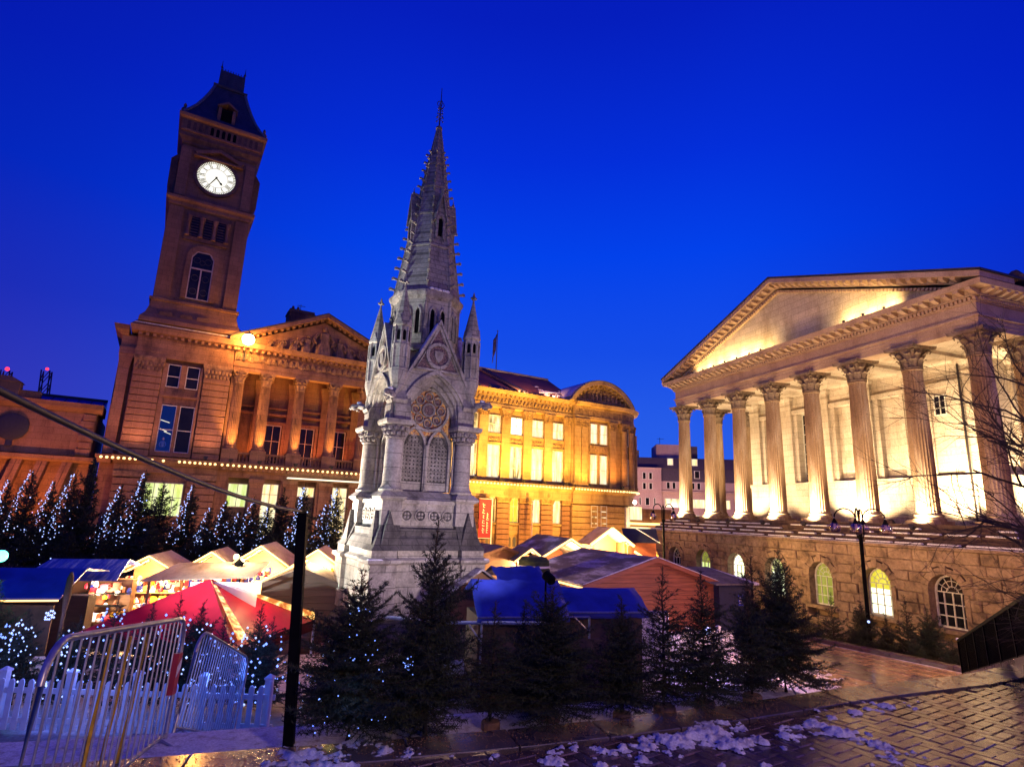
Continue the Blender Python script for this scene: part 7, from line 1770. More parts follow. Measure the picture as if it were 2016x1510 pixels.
# ================================================================== BARE TREE reaching in by the hall corner
bt = thing('bare_tree', 'leafless winter tree reaching in before the corner columns of the hall', 'tree', (9.9, 9.6, -2.9))
rg = random.Random(5); twigs = MB()
def grow(p, d, L, r, depth):
    n_ = 5; pts = [p]; q = p.copy(); dd = d.copy()
    for k in range(n_):
        dd = (dd + Vector((rg.gauss(0, .13), rg.gauss(0, .13), rg.gauss(.02, .11)))).normalized(); q = q + dd * L / n_; pts.append(q.copy())
    twigs.tube(pts, r, 5 if r > .012 else 3, r * .55, cap=False)
    if depth == 0:
        if rg.random() < .5: twigs.octa(pts[-1], .008)
        return
    for k in range(4):
        t_ = rg.uniform(.25, 1.0); i0 = min(n_ - 1, int(t_ * n_)); s_ = pts[i0].lerp(pts[i0 + 1], t_ * n_ - i0)
        nd = (dd + Vector((rg.gauss(0, .55), rg.gauss(0, .55), rg.gauss(.05, .45)))).normalized(); grow(s_, nd, L * rg.uniform(.5, .75), r * .52, depth - 1)
m = MB(); m.tube([(0, 0, -.3), (.02, 0, .8), (-.02, .05, 1.9), (.05, 0, 3.2), (.1, 0, 4.6)], .12, 10, .06); part('trunk', m, 'bare_bark', bt, 50)
for (z, dx, dy, dz, L, r) in ((2.1, -1, -.1, .05, 1.6, .026), (2.6, -1, .15, .18, 1.9, .032), (3.1, -1, -.2, .10, 2.0, .034), (3.5, -1, .1, .32, 2.0, .032), (3.9, -.8, -.1, .55, 1.9, .03), (4.3, -.7, .1, .8, 1.6, .026), (1.8, -1, .1, -.12, 1.5, .022), (2.9, -.9, -.4, .0, 1.7, .026), (3.3, .8, .3, .5, 1.6, .03), (4.4, .5, -.3, .8, 1.4, .028), (2.4, -.95, .3, -.05, 1.7, .024), (1.5, -1, .0, .0, 1.5, .02), (2.8, -1, .5, .25, 1.8, .026), (3.7, -1, -.4, .2, 2.0, .03), (4.1, -1, .4, .4, 1.8, .028), (3.0, -.6, -.8, .2, 1.5, .024)):
    grow(Vector((0, 0, z)), Vector((dx, dy, dz)).normalized(), L, r, 3)
part('branches', twigs, 'bare_bark', bt)
# ================================================================== MARKET
def planks(e, x0, x1, z0, z1, y, hgt, mat, name='plank', clip=None, t_=.06):
    """boards lying one over another in the x,z plane at depth y"""
    z = z0; k = 0
    while z < z1 - .02:
        zt = min(z + hgt, z1); m = MB(); a, b_ = x0, x1
        if clip: a, b_ = clip(z), None; a, b_ = a
        if b_ - a > .1:
            if clip: a2, b2 = clip(zt - .012); m.loft([[(a, y - t_ * (1 if k % 2 else .8), z + .004), (b_, y - t_ * (1 if k % 2 else .8), z + .004), (b_, y, z + .004), (a, y, z + .004)], [(a2, y - t_ * .75, zt - .006), (b2, y - t_ * .75, zt - .006), (b2, y, zt - .006), (a2, y, zt - .006)]])
            else: m.loft([[(a, y - t_, z + .004), (b_, y - t_, z + .004), (b_, y, z + .004), (a, y, z + .004)], [(a, y - t_ * .75, zt - .006), (b_, y - t_ * .75, zt - .006), (b_, y, zt - .006), (a, y, zt - .006)]])
            part(name, m, mat, e)
        z = zt; k += 1
def rope(pts, label, r=.03, mat='rope_light', group='rope lights on the market roofs', cat='rope light'):
    m = MB()
    for a, b_ in zip(pts[:-1], pts[1:]): m.tube([a, b_], r, 6)
    o_ = part('rope_light', m, mat, None); tag(o_, label, cat, group); return o_
def hut(label, loc, rz, w, d, he, hr, wall, roof, group='market huts', over=.3, open_front=False, snow=False, plank_h=.16, front_planks=True):
    """gabled hut: gable to -y, ridge along y"""
    e = thing('market_hut', label, 'hut', loc, rz, group)
    if not open_front:
        m = MB(); m.prism([(-w / 2, 0), (w / 2, 0), (w / 2, he), (0, hr - .04), (-w / 2, he)], .0, d); part('wall', m, wall, e)
        if front_planks:
            def clip(z):
                if z <= he: return (-w / 2, w / 2)
                f = max(0, (hr - .05 - z) / (hr - he)); return (-w / 2 * f, w / 2 * f)
            planks(e, -w / 2, w / 2, 0, hr - .12, -.002, plank_h, wall, clip=clip)
    else:
        for x in (-w / 2, w / 2):
            for y in (.05, d): m = MB(); m.box(x - .04, x + .04, y - .04, y + .04, 0, he); part('post', m, wall, e)
        m = MB(); m.box(-w / 2, w / 2, d - .03, d, 0, he); m.prism([(-w / 2, he), (w / 2, he), (0, hr - .05)], d - .03, d); part('back_wall', m, wall, e)
        m = MB(); m.box(-w / 2, w / 2, .0, .08, 0, .85); m.box(-w / 2 - .1, w / 2 + .1, -.12, .35, .851, .90); part('counter', m, wall, e)
        m = MB(); m.box(-w / 2, w / 2, d - .4, d - .031, 1.25, 1.28); m.box(-w / 2, w / 2, d - .4, d - .031, 1.6, 1.63); part('shelf', m, wall, e)
        for x in (-w / 2, w / 2 - .03): m = MB(); m.box(x, x + .03, .1, d - .04, 0, .9); part('side_wall', m, wall, e)
    sl2 = (hr - he) / (w / 2)
    for s_ in (-1, 1):
        m = MB(); xo = w / 2 + over; A = [(0, hr), (s_ * xo, hr - sl2 * xo)]; B = [(0, hr + .06), (s_ * xo, hr + .06 - sl2 * xo)]
        m.strip(A, B, -over, d + over * .6); rp_ = part('roof_panel', m, roof, e)
        m = MB(); m.strip([(0, hr - .10), (s_ * xo, hr - .10 - sl2 * xo)], [(0, hr + .05), (s_ * xo, hr + .05 - sl2 * xo)], -over - .03, -over - .001); part('barge_board', m, wall, rp_)
        if snow: m = MB(); m.strip([(s_ * .05, hr + .061), (s_ * (xo - .05), hr + .061 - sl2 * xo)], [(s_ * .05, hr + .085), (s_ * (xo - .05), hr + .085 - sl2 * xo)], -over, -over + .08); part('snow_edge', m, 'snow', rp_)
    return e
def hw(e_loc, rz, p): return Matrix.Translation(e_loc) @ Matrix.Rotation(rz, 4, 'Z') @ Vector(p)
def gable_rope(loc, rz, w, he, hr, over, label, r=.032, d=None):
    sl2 = (hr - he) / (w / 2); xo = w / 2 + over
    P = [hw(loc, rz, (-xo, -over - .06, hr - sl2 * xo)), hw(loc, rz, (0, -over - .06, hr + .02)), hw(loc, rz, (xo, -over - .06, hr - sl2 * xo))]
    return rope(P, label, r)
def goods(label, loc, rz, w, d, he, n_, seed, bright=False):
    r_ = random.Random(seed); e = thing('stall_goods', label, 'goods', loc, rz, 'goods on the market stalls'); cols = ['red_paint', 'panel_white', 'cane', 'hut', 'tarp', 'print_white']
    for ci, c in enumerate(cols):
        m = MB()
        for k in range(n_ // 6):
            zone = r_.random()
            if zone < .4: x, y, z = r_.uniform(-w / 2, w / 2), r_.uniform(-.05, .25), .905
            elif zone < .75: x, y, z = r_.uniform(-w / 2, w / 2), d - .22, r_.choice((1.285, 1.635, .91))
            else: x, y, z = r_.uniform(-w / 2, w / 2), r_.uniform(.0, .4), he - r_.uniform(.25, .6)
            a = r_.uniform(.04, .09); h = r_.uniform(.08, .24)
            if r_.random() < .5: m.box(x - a, x + a, y - a, y + a, z, z + h)
            else: m.lathe([(a * .8, z), (a, z + h * .5), (a * .4, z + h)], 6, (x, y))
        part('wares', m, c, e, kind='stuff')
    return e
WARM = (1, .60, .24)
def stall_light(p, e_, c=WARM, r=.12): return lamp('stall_light', 'POINT', p, e_ * 6.5, c, radius=r)
def bulb_thing(label, p, r=.07, mat='bulb_warm'):
    m = MB(); m.ball((0, 0, 0), r, 8, 6); o_ = part('hanging_bulb', m, mat, None, 60, loc=p); tag(o_, label, 'bulb', 'bare bulbs hanging in the stalls'); return o_
# red timber hut
HL, HR_ = (5.75, 23.6, SZ), R(21)
hut('large red timber hut with snow dusted felt roof behind the blue tarpaulins', HL, HR_, 5.9, 5.6, 2.16, 3.06, 'hut', 'felt_snow', over=.28, snow=True, plank_h=.155)
P = [hw(HL, HR_, (-3.22, -.3, 2.02)), hw(HL, HR_, (-3.24, 5.8, 2.02))]; rope(P, 'rope light along the side eave of the red timber hut', .035)
stall_light(hw(HL, HR_, (-3.6, 2.5, 1.6)), 60); 
m = MB(); m.box(-1.9, -1.84, -.05, -.036, 0, 2.4); m.box(1.1, 1.16, -.05, -.036, 0, 2.6); 
nb = thing('navy_cabin', 'dark navy cabin with a small notice at the end of the red hut', 'cabin', (9.0, 24.45, SZ), R(21))
m = MB(); m.box(-.55, .75, 0, 2.2, 0, 2.1); part('wall', m, 'navy', nb); m = MB(); m.box(.751, 1.25, .1, 2.2, 0, 2.1); part('side_board', m, 'brown_board', nb)
m = MB(); m.loft([[(-.9, -.25, 2.12), (1.0, -.25, 2.12), (1.0, -.25, 2.18), (-.9, -.25, 2.18)], [(-1.2, 2.2, 2.55), (.7, 2.2, 2.55), (.7, 2.2, 2.61), (-1.2, 2.2, 2.61)]]); part('roof_panel', m, 'felt', nb); m = MB(); m.loft([[(1.01, -.25, 2.12), (1.4, -.1, 2.10), (1.4, -.1, 2.18), (1.01, -.25, 2.18)], [(.71, 2.2, 2.55), (1.2, 2.2, 2.4), (1.2, 2.2, 2.48), (.71, 2.2, 2.61)]]); part('roof_panel', m, 'snow', nb)
m = MB(); m.box(.38, .62, -.014, -.002, 1.32, 1.72); nt_ = part('notice', m, 'tarp', nb); m = MB()
for k in range(3): m.box(.42, .58, -.02, -.0145, 1.40 + k * .1, 1.43 + k * .1)
part('lettering', m, 'print_white', nt_)
# low pink lit paling before the hut
pfn = picket_fence('low pinkish paling with a gap in front of the red timber hut', (5.3, 21.6, SZ), (8.4, 22.6, SZ), .75, .19, .15)
hd = thing('white_hoarding', 'pale ribbed hoarding beside the end of the blue tarpaulins', 'hoarding', (3.05, 17.0, SZ), R(12)); m = MB()
for k in range(9): m = MB(); m.box(k * .17, k * .17 + .16, 0, .03 + .01 * (k % 2), 0, 2.05); part('panel', m, 'panel_white', hd)
# blue tarpaulin stalls
def tarp_stall(label, loc, rz, w, d, zt, zb, wallm):
    e = thing('tarpaulin_stall', label, 'stall', loc, rz, 'blue tarpaulin stalls'); n_ = 10; rows = []; r_ = random.Random(len(label))
    for j in range(5):
        t_ = j / 4; rows.append([(-w / 2 + w * k / n_ + .02 * r_.uniform(-1, 1), d * .45 - (d * .62) * t_, zt + (zb - zt) * (t_ ** 1.1) + .025 * r_.uniform(-1, 1) - .05 * math.sin(PI * k / n_) * t_) for k in range(n_ + 1)])
    back = [[(-w / 2 + w * k / n_, d * .45 + .9 * j, zt - .35 * j) for k in range(n_ + 1)] for j in (1,)]
    m = MB(); allr = back + rows + [[(x, y + .01, z - .12) for x, y, z in rows[-1]]]; b0 = len(m.v)
    for r2 in allr:
        for p in r2: m.vert(p)
    for j in range(len(allr) - 1):
        for k in range(n_): a = b0 + j * (n_ + 1) + k; m.f.append([a, a + 1, a + n_ + 2, a + n_ + 1])
    o_ = part('tarpaulin', m, 'tarp', e, 40); s_ = o_.modifiers.new('thick', 'SOLIDIFY'); s_.thickness = .012
    m = MB(); m.box(-w / 2 + .1, w / 2 - .1, .0, d, 0, zb - .05); part('wall', m, wallm, e)
    m = MB(); m.tube([(-w / 2, -.02 - d * .17, zb + .0), (w / 2 + .5, -.02 - d * .17, zb + .0)], .025, 6); m.tube([(w / 2 + .5, -.02 - d * .17, zb), (w / 2 + .5, -.02 - d * .17, 0)], .03, 6); m.tube([(w / 2 + .1, -.02 - d * .17, zb), (w / 2 + .5, -.02 - d * .17, zb - .35)], .02, 6); part('scaffold_tube', m, 'galv', e, 60)
    return e
tarp_stall('larger blue tarpaulin stall roof next to the monument', (.45, 15.35, SZ), R(14), 2.35, 1.6, 2.84, 2.10, 'brown_board')
tarp_stall('lower blue tarpaulin stall roof by the pale hoarding', (2.60, 16.05, SZ), R(14), 2.35, 1.5, 2.66, 2.18, 'brown_board')
tarp_stall('small blue tarpaulin roof half hidden behind the larger one', (.55, 18.3, SZ), R(22), 1.6, 1.4, 2.95, 2.45, 'brown_board')
th2 = thing('small_gable_stall', 'small pale roofed stall squeezed between monument and blue tarpaulins', 'stall', (-.75, 18.2, SZ), R(28)); m = MB(); m.prism([(-.75, 0), (.75, 0), (.75, 2.35), (0, 2.85), (-.75, 2.35)], 0, 1.8); part('wall', m, 'hut_mid', th2)
for s_ in (-1, 1): m = MB(); m.strip([(0, 2.87), (s_ * .95, 2.26)], [(0, 2.93), (s_ * .95, 2.32)], -.2, 2); part('roof_panel', m, 'felt_snow', th2)
bn = thing('striped_hoarding', 'pale corrugated board fence behind the low spruces', 'hoarding', (-.3, 14.3, SZ), R(8))
for k in range(14): m = MB(); m.box(k * .19, k * .19 + .18, 0, .02 + .015 * (k % 2), 0, 1.75); part('board', m, 'brown_board', bn)
rlx = MB(); rlx.tube([(-2.9, 15.2, -2.55), (-1.6, 15.0, -2.60), (1.2, 14.6, -2.45)], .03, 6); rlx.tube([(-.5, 14.8, -2.56), (-.5, 14.8, -4.4)], .03, 6); rlx.tube([(-.8, 14.85, -2.58), (-.5, 14.8, -2.95)], .02, 6); o_ = part('scaffold_rail', rlx, 'galv', None, 60); tag(o_, 'long snow topped steel rail across the foot of the monument', 'rail')
sr_ = MB(); sr_.tube([(-2.9, 15.2, -2.512), (-1.6, 15.0, -2.562), (1.2, 14.6, -2.412)], .022, 6); o_ = part('snow_cap', sr_, 'snow', None, 60); tag(o_, 'thin line of snow lying on the steel rail by the monument', 'snow')
# lit stalls at the back left
def lit_stall(label, loc, rz, w, d, he, hr, seed, e_, roof='roof_pale', rl=True):
    hut(label + ' with a pale dusted roof', loc, rz, w, d, he, hr, 'hut_mid', roof, 'brightly lit market stalls', .22, True)
    goods('colourful goods in the ' + label.replace('brightly lit ', ''), loc, rz, w - .2, d, he, 190, seed)
    if rl: gable_rope(loc, rz, w, he, hr, .22, 'rope light on the gable of the ' + label.replace('brightly lit ', ''), .028)
    b_ = bulb_thing('bare bulb in the ' + label.replace('brightly lit ', ''), hw(loc, rz, (.2, .3, he - .12)), .075)
    stall_light(hw(loc, rz, (-.1, .75, he - .25)), e_)
    stall_light(hw(loc, rz, (.1, -1.0, he + .35)), e_ * .20)  # extra light without a bulb, added to brighten the roofs
lit_stall('brightly lit stall beside the blue sheeted stall', (-12.1, 20.9, SZ), R(14), 2.1, 2.1, 2.10, 2.68, 1, 190)
lit_stall('brightly lit stall below the pavilion window', (-10.25, 21.4, SZ), R(14), 2.0, 2.2, 2.2, 2.85, 2, 230)
lit_stall('brightly lit stall below the first museum column', (-8.75, 21.9, SZ), R(10), 2.2, 2.2, 2.35, 3.08, 3, 250)
lit_stall('brightly lit stall right behind the dark post', (-6.75, 22.0, SZ), R(10), 1.7, 2.0, 2.45, 3.02, 4, 320)
# yellow canopy and white board before them
yc = thing('yellow_canopy', 'glowing yellowish sheet canopy in front of the lit stalls', 'canopy', (-8.95, 18.7, SZ), R(12)); m = MB(); m.loft([[(-1.6, -.9, 2.28), (1.4, -.9, 2.42), (1.4, -.9, 2.45), (-1.6, -.9, 2.31)], [(-1.2, 1.0, 2.62), (1.5, 1.0, 2.70), (1.5, 1.0, 2.73), (-1.2, 1.0, 2.65)]]); part('sheet', m, 'roof_pale', yc)
for x in (-1.4, 1.3): m = MB(); m.box(x - .03, x + .03, -.8, -.74, 0, 2.3); part('post', m, 'hut_mid', yc)
wb = thing('white_board', 'plain white board above the red tent peak', 'board', (-8.6, 16.9, SZ), R(10)); m = MB(); m.box(0, 1.75, 0, .05, 1.75, 2.40); part('panel', m, 'panel_white', wb); 
for x in (.1, 1.6): m = MB(); m.box(x, x + .06, .051, .11, 0, 2.4); part('leg', m, 'hut_dark', wb)
stall_light((-6.9, 17.2, -2.1), 7); m = MB(); m.box(-6.85, -6.65, 16.85, 16.88, -2.35, -2.0); o_ = part('lit_sign', m, 'rope_light', None); tag(o_, 'small glowing box sign at the end of the white board', 'sign')
# dark hut behind the post
hut('dark brown hut with its plain back turned to the terrace, beside the monument', (-6.35, 19.3, SZ), R(12), 2.9, 1.8, 2.03, 2.60, 'hut_dark', 'felt', over=.18, plank_h=.2)
rope([hw((-6.35, 19.3, SZ), R(12), (-1.62, -.25, 2.02)), hw((-6.35, 19.3, SZ), R(12), (-.1, 1.9, 2.72))], 'rope light on the far roof slope of the dark brown hut', .025)
# blue sheeted stalls at the far left
bs = thing('blue_sheet_stall', 'long low stall covered in dark blue sheeting with a rope light below', 'stall', (-12.9, 16.6, SZ), R(6)); m = MB(); m.loft([[(-3.2, -.5, 1.80), (1.25, -.5, 1.92), (1.25, -.5, 1.96), (-3.2, -.5, 1.84)], [(-3.2, .6, 2.48), (1.2, .6, 2.55), (1.2, .6, 2.6), (-3.2, .6, 2.53)], [(-3.2, 1.8, 2.3), (1.2, 1.8, 2.4), (1.2, 1.8, 2.44), (-3.2, 1.8, 2.34)]]); part('tarpaulin', m, 'tarp', bs)
m = MB(); m.box(-3.1, 1.05, 1.2, 1.6, 0, 1.78); part('back_wall', m, 'hut_dark', bs); m = MB(); m.box(-3.1, 1.05, -.35, -.3, 0, 1.74); part('apron', m, 'brown_board', bs); m = MB(); m.lathe([(.05, 0), (.05, 1.6), (.09, 2.0), (.08, 2.45), (.03, 2.6)], 8, (1.36, -.4)); part('wrapped_post', m, 'bark', bs, 50)
rope([hw((-12.9, 16.6, SZ), R(6), (-2.4, -.56, 1.80)), hw((-12.9, 16.6, SZ), R(6), (1.25, -.56, 1.90))], 'rope light along the edge of the blue sheeted stall', .022)
lamp('violet_led', 'POINT', hw((-12.9, 16.6, SZ), R(6), (1.5, -1.0, 1.5)), 30, (.45, .35, 1), radius=.1)
vl = MB(); 
for k in range(14): vl.octa(hw((-12.9, 16.6, SZ), R(6), (1.05 + .05 * (k % 5), -.6, 1.45 + .05 * (k // 3))), .035)
o_ = part('icicle_lights', vl, 'bulb_blue', None, kind=None); tag(o_, 'cluster of violet white icicle lights at the end of the blue sheeted stall', 'fairy lights')
b2 = thing('blue_sheet_stall', 'bright blue sheeted roof streaked with snow beside the first lit stall', 'stall', (-12.75, 18.7, SZ), R(8)); m = MB(); m.loft([[(-1.6, -.5, 2.10), (1.15, -.5, 2.16), (1.15, -.5, 2.2), (-1.6, -.5, 2.14)], [(-1.3, .55, 2.62), (.95, .55, 2.66), (.95, .55, 2.7), (-1.3, .55, 2.66)], [(-1.3, 1.3, 2.4), (.95, 1.3, 2.45), (.95, 1.3, 2.5), (-1.3, 1.3, 2.45)]]); part('tarpaulin', m, 'tarp_pale', b2)
m = MB(); m.box(-1.4, 1.0, .9, 1.2, 0, 2.05); part('back_wall', m, 'hut_mid', b2)
for k in range(4): m = MB(); m.box(-.2, 1.1, .2, .5, .6 + k * .36, .62 + k * .36); part('shelf', m, 'black', b2)
gl_ = goods('rows of pale jars on the shelves under the snow streaked blue roof', (-12.3, 18.9, SZ), R(8), 1.2, .7, 2.1, 60, 8); stall_light(hw((-12.75, 18.7, SZ), R(8), (.5, -.2, 1.7)), 34, (1, .72, .45))
# red pyramid tent
TF, TL, TR = Vector((-6.30, 14.75, -3.30)), Vector((-10.75, 15.75, -3.30)), Vector((-5.55, 18.33, -3.22)); TB = TL + TR - TF; TA = (TL + TR) / 2; TA.z = -2.02
tn = thing('red_tent', 'red canvas pyramid tent with a lettered valance and a glowing slit', 'tent', (0, 0, 0))
def panel(a, b_, c, name, sag=.10, n_=8):
    m = MB(); rows = []
    for j in range(n_ + 1):
        t_ = j / n_; A = a.lerp(b_, t_); B = a.lerp(c, t_); rows.append([A.lerp(B, k / n_) - Vector((0, 0, sag * math.sin(PI * t_) * math.sin(PI * k / n_))) for k in range(n_ + 1)])
    b0 = 0
    for r2 in rows:
        for p in r2: m.vert(p)
    for j in range(n_):
        for k in range(n_):
            q = j * (n_ + 1) + k; m.f.append([q, q + 1, q + n_ + 2, q + n_ + 1] if j else [q, q + n_ + 2, q + n_ + 1])
    return part(name, m, 'canvas_red', tn, 50)
for a, b_ in ((TL, TF), (TF, TR), (TR, TB), (TB, TL)): panel(TA, a, b_, 'roof_panel')
for a, b_ in ((TL, TF), (TF, TR), (TR, TB), (TB, TL)):
    m = MB(); m.loft([[a, b_, b_ + Vector((0, 0, .012)), a + Vector((0, 0, .012))], [a - Vector((0, 0, .28)), b_ - Vector((0, 0, .28)), b_ - Vector((0, 0, .27)), a - Vector((0, 0, .27))]]); vln = part('valance', m, 'canvas_dark', tn)
    if a == TF:
        te_ = text_mesh('THE', .26, 'print_white'); q = link('lettering', te_, vln); d = (b_ - a).normalized(); nrm = Vector((d.y, -d.x, 0)); mid = a.lerp(b_, .22) - Vector((0, 0, .14)) + nrm * .03
        mm_ = Matrix((d, Vector((0, 0, 1)), nrm)).transposed().to_4x4(); mm_.translation = mid; q.matrix_world = mm_
for p in (TF, TL, TR, TB): m = MB(); m.tube([(p.x, p.y, SZ), (p.x, p.y, p.z)], .04, 6); part('pole', m, 'galv', tn, 60)
for c, w_ in ((TF, .05),):
    pass
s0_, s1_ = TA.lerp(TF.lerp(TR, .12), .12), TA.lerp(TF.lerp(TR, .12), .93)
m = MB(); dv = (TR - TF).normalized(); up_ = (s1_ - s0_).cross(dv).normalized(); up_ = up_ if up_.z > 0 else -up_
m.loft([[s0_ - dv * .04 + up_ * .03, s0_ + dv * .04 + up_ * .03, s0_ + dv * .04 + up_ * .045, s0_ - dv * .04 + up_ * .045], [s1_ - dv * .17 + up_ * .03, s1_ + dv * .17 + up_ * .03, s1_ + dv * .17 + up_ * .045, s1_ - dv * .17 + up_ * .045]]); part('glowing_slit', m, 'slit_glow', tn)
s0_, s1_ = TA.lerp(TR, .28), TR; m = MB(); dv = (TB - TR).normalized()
m.loft([[s0_ + Vector((0, 0, .02)), s0_ + dv * .2 + Vector((0, 0, .0)), s0_ + dv * .2 + Vector((0, 0, .05)), s0_ + Vector((0, 0, .07))], [s1_ + Vector((0, 0, .02)), s1_ + dv * .3 + Vector((0, 0, .0)), s1_ + dv * .3 + Vector((0, 0, .05)), s1_ + Vector((0, 0, .22))]]); part('lit_ridge_strip', m, 'slit_glow', tn)  # glowing strip standing in for light reflected along the tent's top edge
stall_light(TA + Vector((0, 0, -.75)), 16, (1, .4, .2)); stall_light((-6.4, 17.0, -2.2), 7, (1, .55, .2)); stall_light((-5.2, 15.6, -2.4), 6, (1, .35, .2)); lamp('stall_light', 'POINT', (-8.6, 14.2, -2.2), 26, (1, .35, .4), radius=.3)
# stalls at the back, before the golden wing
hut('low brown felt roofed stall before the golden wing, next to the monument', (-.2, 33.5, SZ), R(28), 3.0, 2.6, 2.3, 2.78, 'hut_mid', 'felt', over=.25, front_planks=False)
rope([hw((-.2, 33.5, SZ), R(28), (-1.75, -.3, 2.25)), hw((-.2, 33.5, SZ), R(28), (-1.75, 2.4, 2.3))], 'rope light on the side eave of the low brown stall by the monument', .05); stall_light((-2.2, 33.0, -2.6), 140)
LL = (3.5, 33.6, SZ)
hut('lit timber stall with a big snowy roof before the golden wing', LL, R(16), 3.3, 5.4, 2.35, 3.32, 'hut', 'felt_snow', over=.3, open_front=True); gable_rope(LL, R(16), 3.3, 2.35, 3.32, .3, 'rope light on the gable of the lit timber stall before the wing', .05); goods('bright goods in the lit timber stall before the wing', LL, R(16), 3.0, 5.2, 2.3, 90, 12); stall_light(hw(LL, R(16), (0, 1.2, 2.0)), 420); stall_light(hw(LL, R(16), (-.6, -1.6, 2.0)), 120)
L2 = (1.35, 33.2, SZ)
hut('small lit stall under a zigzag rope light beside the lit timber stall', L2, R(16), 1.5, 2, 2.2, 2.72, 'hut_mid', 'felt', over=.2, open_front=True); gable_rope(L2, R(16), 1.5, 2.2, 2.72, .2, 'zigzag rope light on the small lit stall', .05); stall_light(hw(L2, R(16), (0, .6, 1.9)), 160)
L3 = (4.75, 29.6, SZ)
hut('little lit gable stall behind the snowy roof slope of the red hut', L3, R(20), 1.7, 1.8, 2.15, 2.62, 'hut', 'felt', over=.2, open_front=True); gable_rope(L3, R(20), 1.7, 2.15, 2.62, .2, 'rope light on the little gable stall behind the red hut', .04); stall_light(hw(L3, R(20), (0, .5, 1.8)), 150)
L4 = (7.2, 41.5, SZ)
hut('blazing yellow lit stall before the rounded end of the wing', L4, R(10), 2.5, 2.6, 2.95, 3.85, 'hut_mid', 'roof_pale', over=.3, open_front=True); gable_rope(L4, R(10), 2.5, 2.95, 3.85, .3, 'thick blazing rope light on the stall before the rounded end', .10); stall_light(hw(L4, R(10), (0, .6, 2.3)), 700, (1, .62, .2)); stall_light(hw(L4, R(10), (0, -1.2, 3.0)), 260, (1, .6, .2))
rope([hw(L4, R(10), (1.5, -.5, 2.4)), hw(L4, R(10), (2.3, -.7, 1.9))], 'short blazing rope light sloping down beside the blazing stall', .09)
nv = thing('navy_sheet_stall', 'stall under a plain navy sheet against the end of the hall wall', 'stall', (9.3, 42.5, SZ), R(6)); m = MB(); m.loft([[(-1.1, -.4, 2.95), (1.4, -.4, 2.95), (1.4, -.4, 3.0), (-1.1, -.4, 3.0)], [(-1.1, .3, 3.85), (1.4, .3, 3.85), (1.4, .3, 3.9), (-1.1, .3, 3.9)]]); part('tarpaulin', m, 'navy', nv); m = MB(); m.box(-1, 1.3, .0, 2, 0, 2.94); part('wall', m, 'hut', nv)
m = MB(); m.tube([(-.35, -.45, 3.95), (1.4, -.5, 2.98)], .035, 5); part('guy_rope', m, 'panel_white', nv)
# hedge of dark barrels and bin before the lit stalls
wb2 = thing('green_kiosk_bin', 'dark green litter bin with a pale band behind the blue tarpaulins', 'bin', (1.15, 24.5, SZ)); m = MB(); m.lathe([(.6, 0), (.62, 2.3), (.66, 2.32), (.66, 2.42), (.62, 2.44), (.62, 2.75), (.5, 2.9)], 16); part('body', m, 'needle', wb2, 30); m = MB(); m.lathe([(.665, 2.5), (.665, 2.58)], 16, cap=False); part('band', m, 'panel_white', wb2)
for k in range(6):
    m = MB(); m.lathe([(.28, 0), (.34, .45), (.34, .55), (.28, 1.0)], 12); o_ = part('barrel', m, 'hut_mid', None, 40, loc=(2.0 + .72 * (k % 3), 28.2 + .7 * (k // 3), SZ + 1.0 * 0 + (.0 if k < 3 else 0))); tag(o_, ['barrel nearest the green bin', 'middle barrel of the front three behind the blue tarpaulins', 'barrel of the front three nearest the red hut', 'rear barrel behind the one by the green bin', 'middle barrel of the rear three', 'rear barrel nearest the red hut'][k], 'barrel', 'barrels before the lit stalls')
# ornamental palm poking up before the hall windows, and a tall bare sapling
pm_ = thing('potted_palm', 'spiky palm in front of the bright green hall window', 'palm', (10.2, 26.0, SZ)); m = MB(); m.tube([(0, 0, 0), (.02, 0, 2.2)], .06, 8); part('trunk', m, 'bark', pm_)
rg = random.Random(6); m = MB()
for k in range(22):
    a = 2 * PI * k / 22; up = rg.uniform(-.2, 1.2); L = rg.uniform(.45, .65); d = Vector((math.cos(a) * math.cos(up), math.sin(a) * math.cos(up), math.sin(up))); s_ = Vector((-math.sin(a), math.cos(a), 0)); p = Vector((0, 0, 2.2))
    m.loft([[p - s_ * .012, p + s_ * .012, p + Vector((0, 0, .01))], [p + d * L * .6 - s_ * .03, p + d * L * .6 + s_ * .03, p + d * L * .6 + Vector((0, 0, .012))], [p + d * L - s_ * .003 - Vector((0, 0, .12)), p + d * L + s_ * .003 - Vector((0, 0, .12)), p + d * L - Vector((0, 0, .117))]])
part('fronds', m, 'needle_far', pm_)
# added violet lamp over the snow, teal lamp at the edge of the market: the coloured lights that fall on the monument
def led(label, p, target, e_, c, mat, angle=60, r=.09):
    o_ = thing('coloured_spotlight', label, 'spotlight', p, 0, 'coloured spotlights'); T = (Vector(target) - Vector(p)).to_track_quat('-Z', 'Y').to_matrix().to_4x4()
    m = MB(T); m.lathe([(r * 1.2, .0), (r * 1.2, r * 2.5), (r * .8, r * 3)], 10); part('housing', m, 'black', o_); m = MB(T); m.lathe([(r, -.012), (r, -.002)], 12); part('lens', m, mat, o_); m = MB(); m.box(-.02, .02, -.02, .02, -r * 2 - .5, -r * .5); part('stand', m, 'black', o_)
    d = (Vector(target) - Vector(p)).normalized() * .03; lamp('spot_beam', 'SPOT', d, e_ * 5, c, Vector(target) - Vector(p), angle, .6, .06, o_); return o_
led('teal spotlight shining in from the end of the blue sheeted stall', (-11.9, 13.6, -1.55), (-4.3, 18.6, 1.2), 1500, (.90, .98, .92), 'bulb_teal', 78)
led('violet spotlight on a stand before the blue tarpaulins aimed at the monument', (.9, 13.4, -1.25), (-2.6, 18.2, 1.5), 250, (1.0, .80, .84), 'bulb_blue', 95)
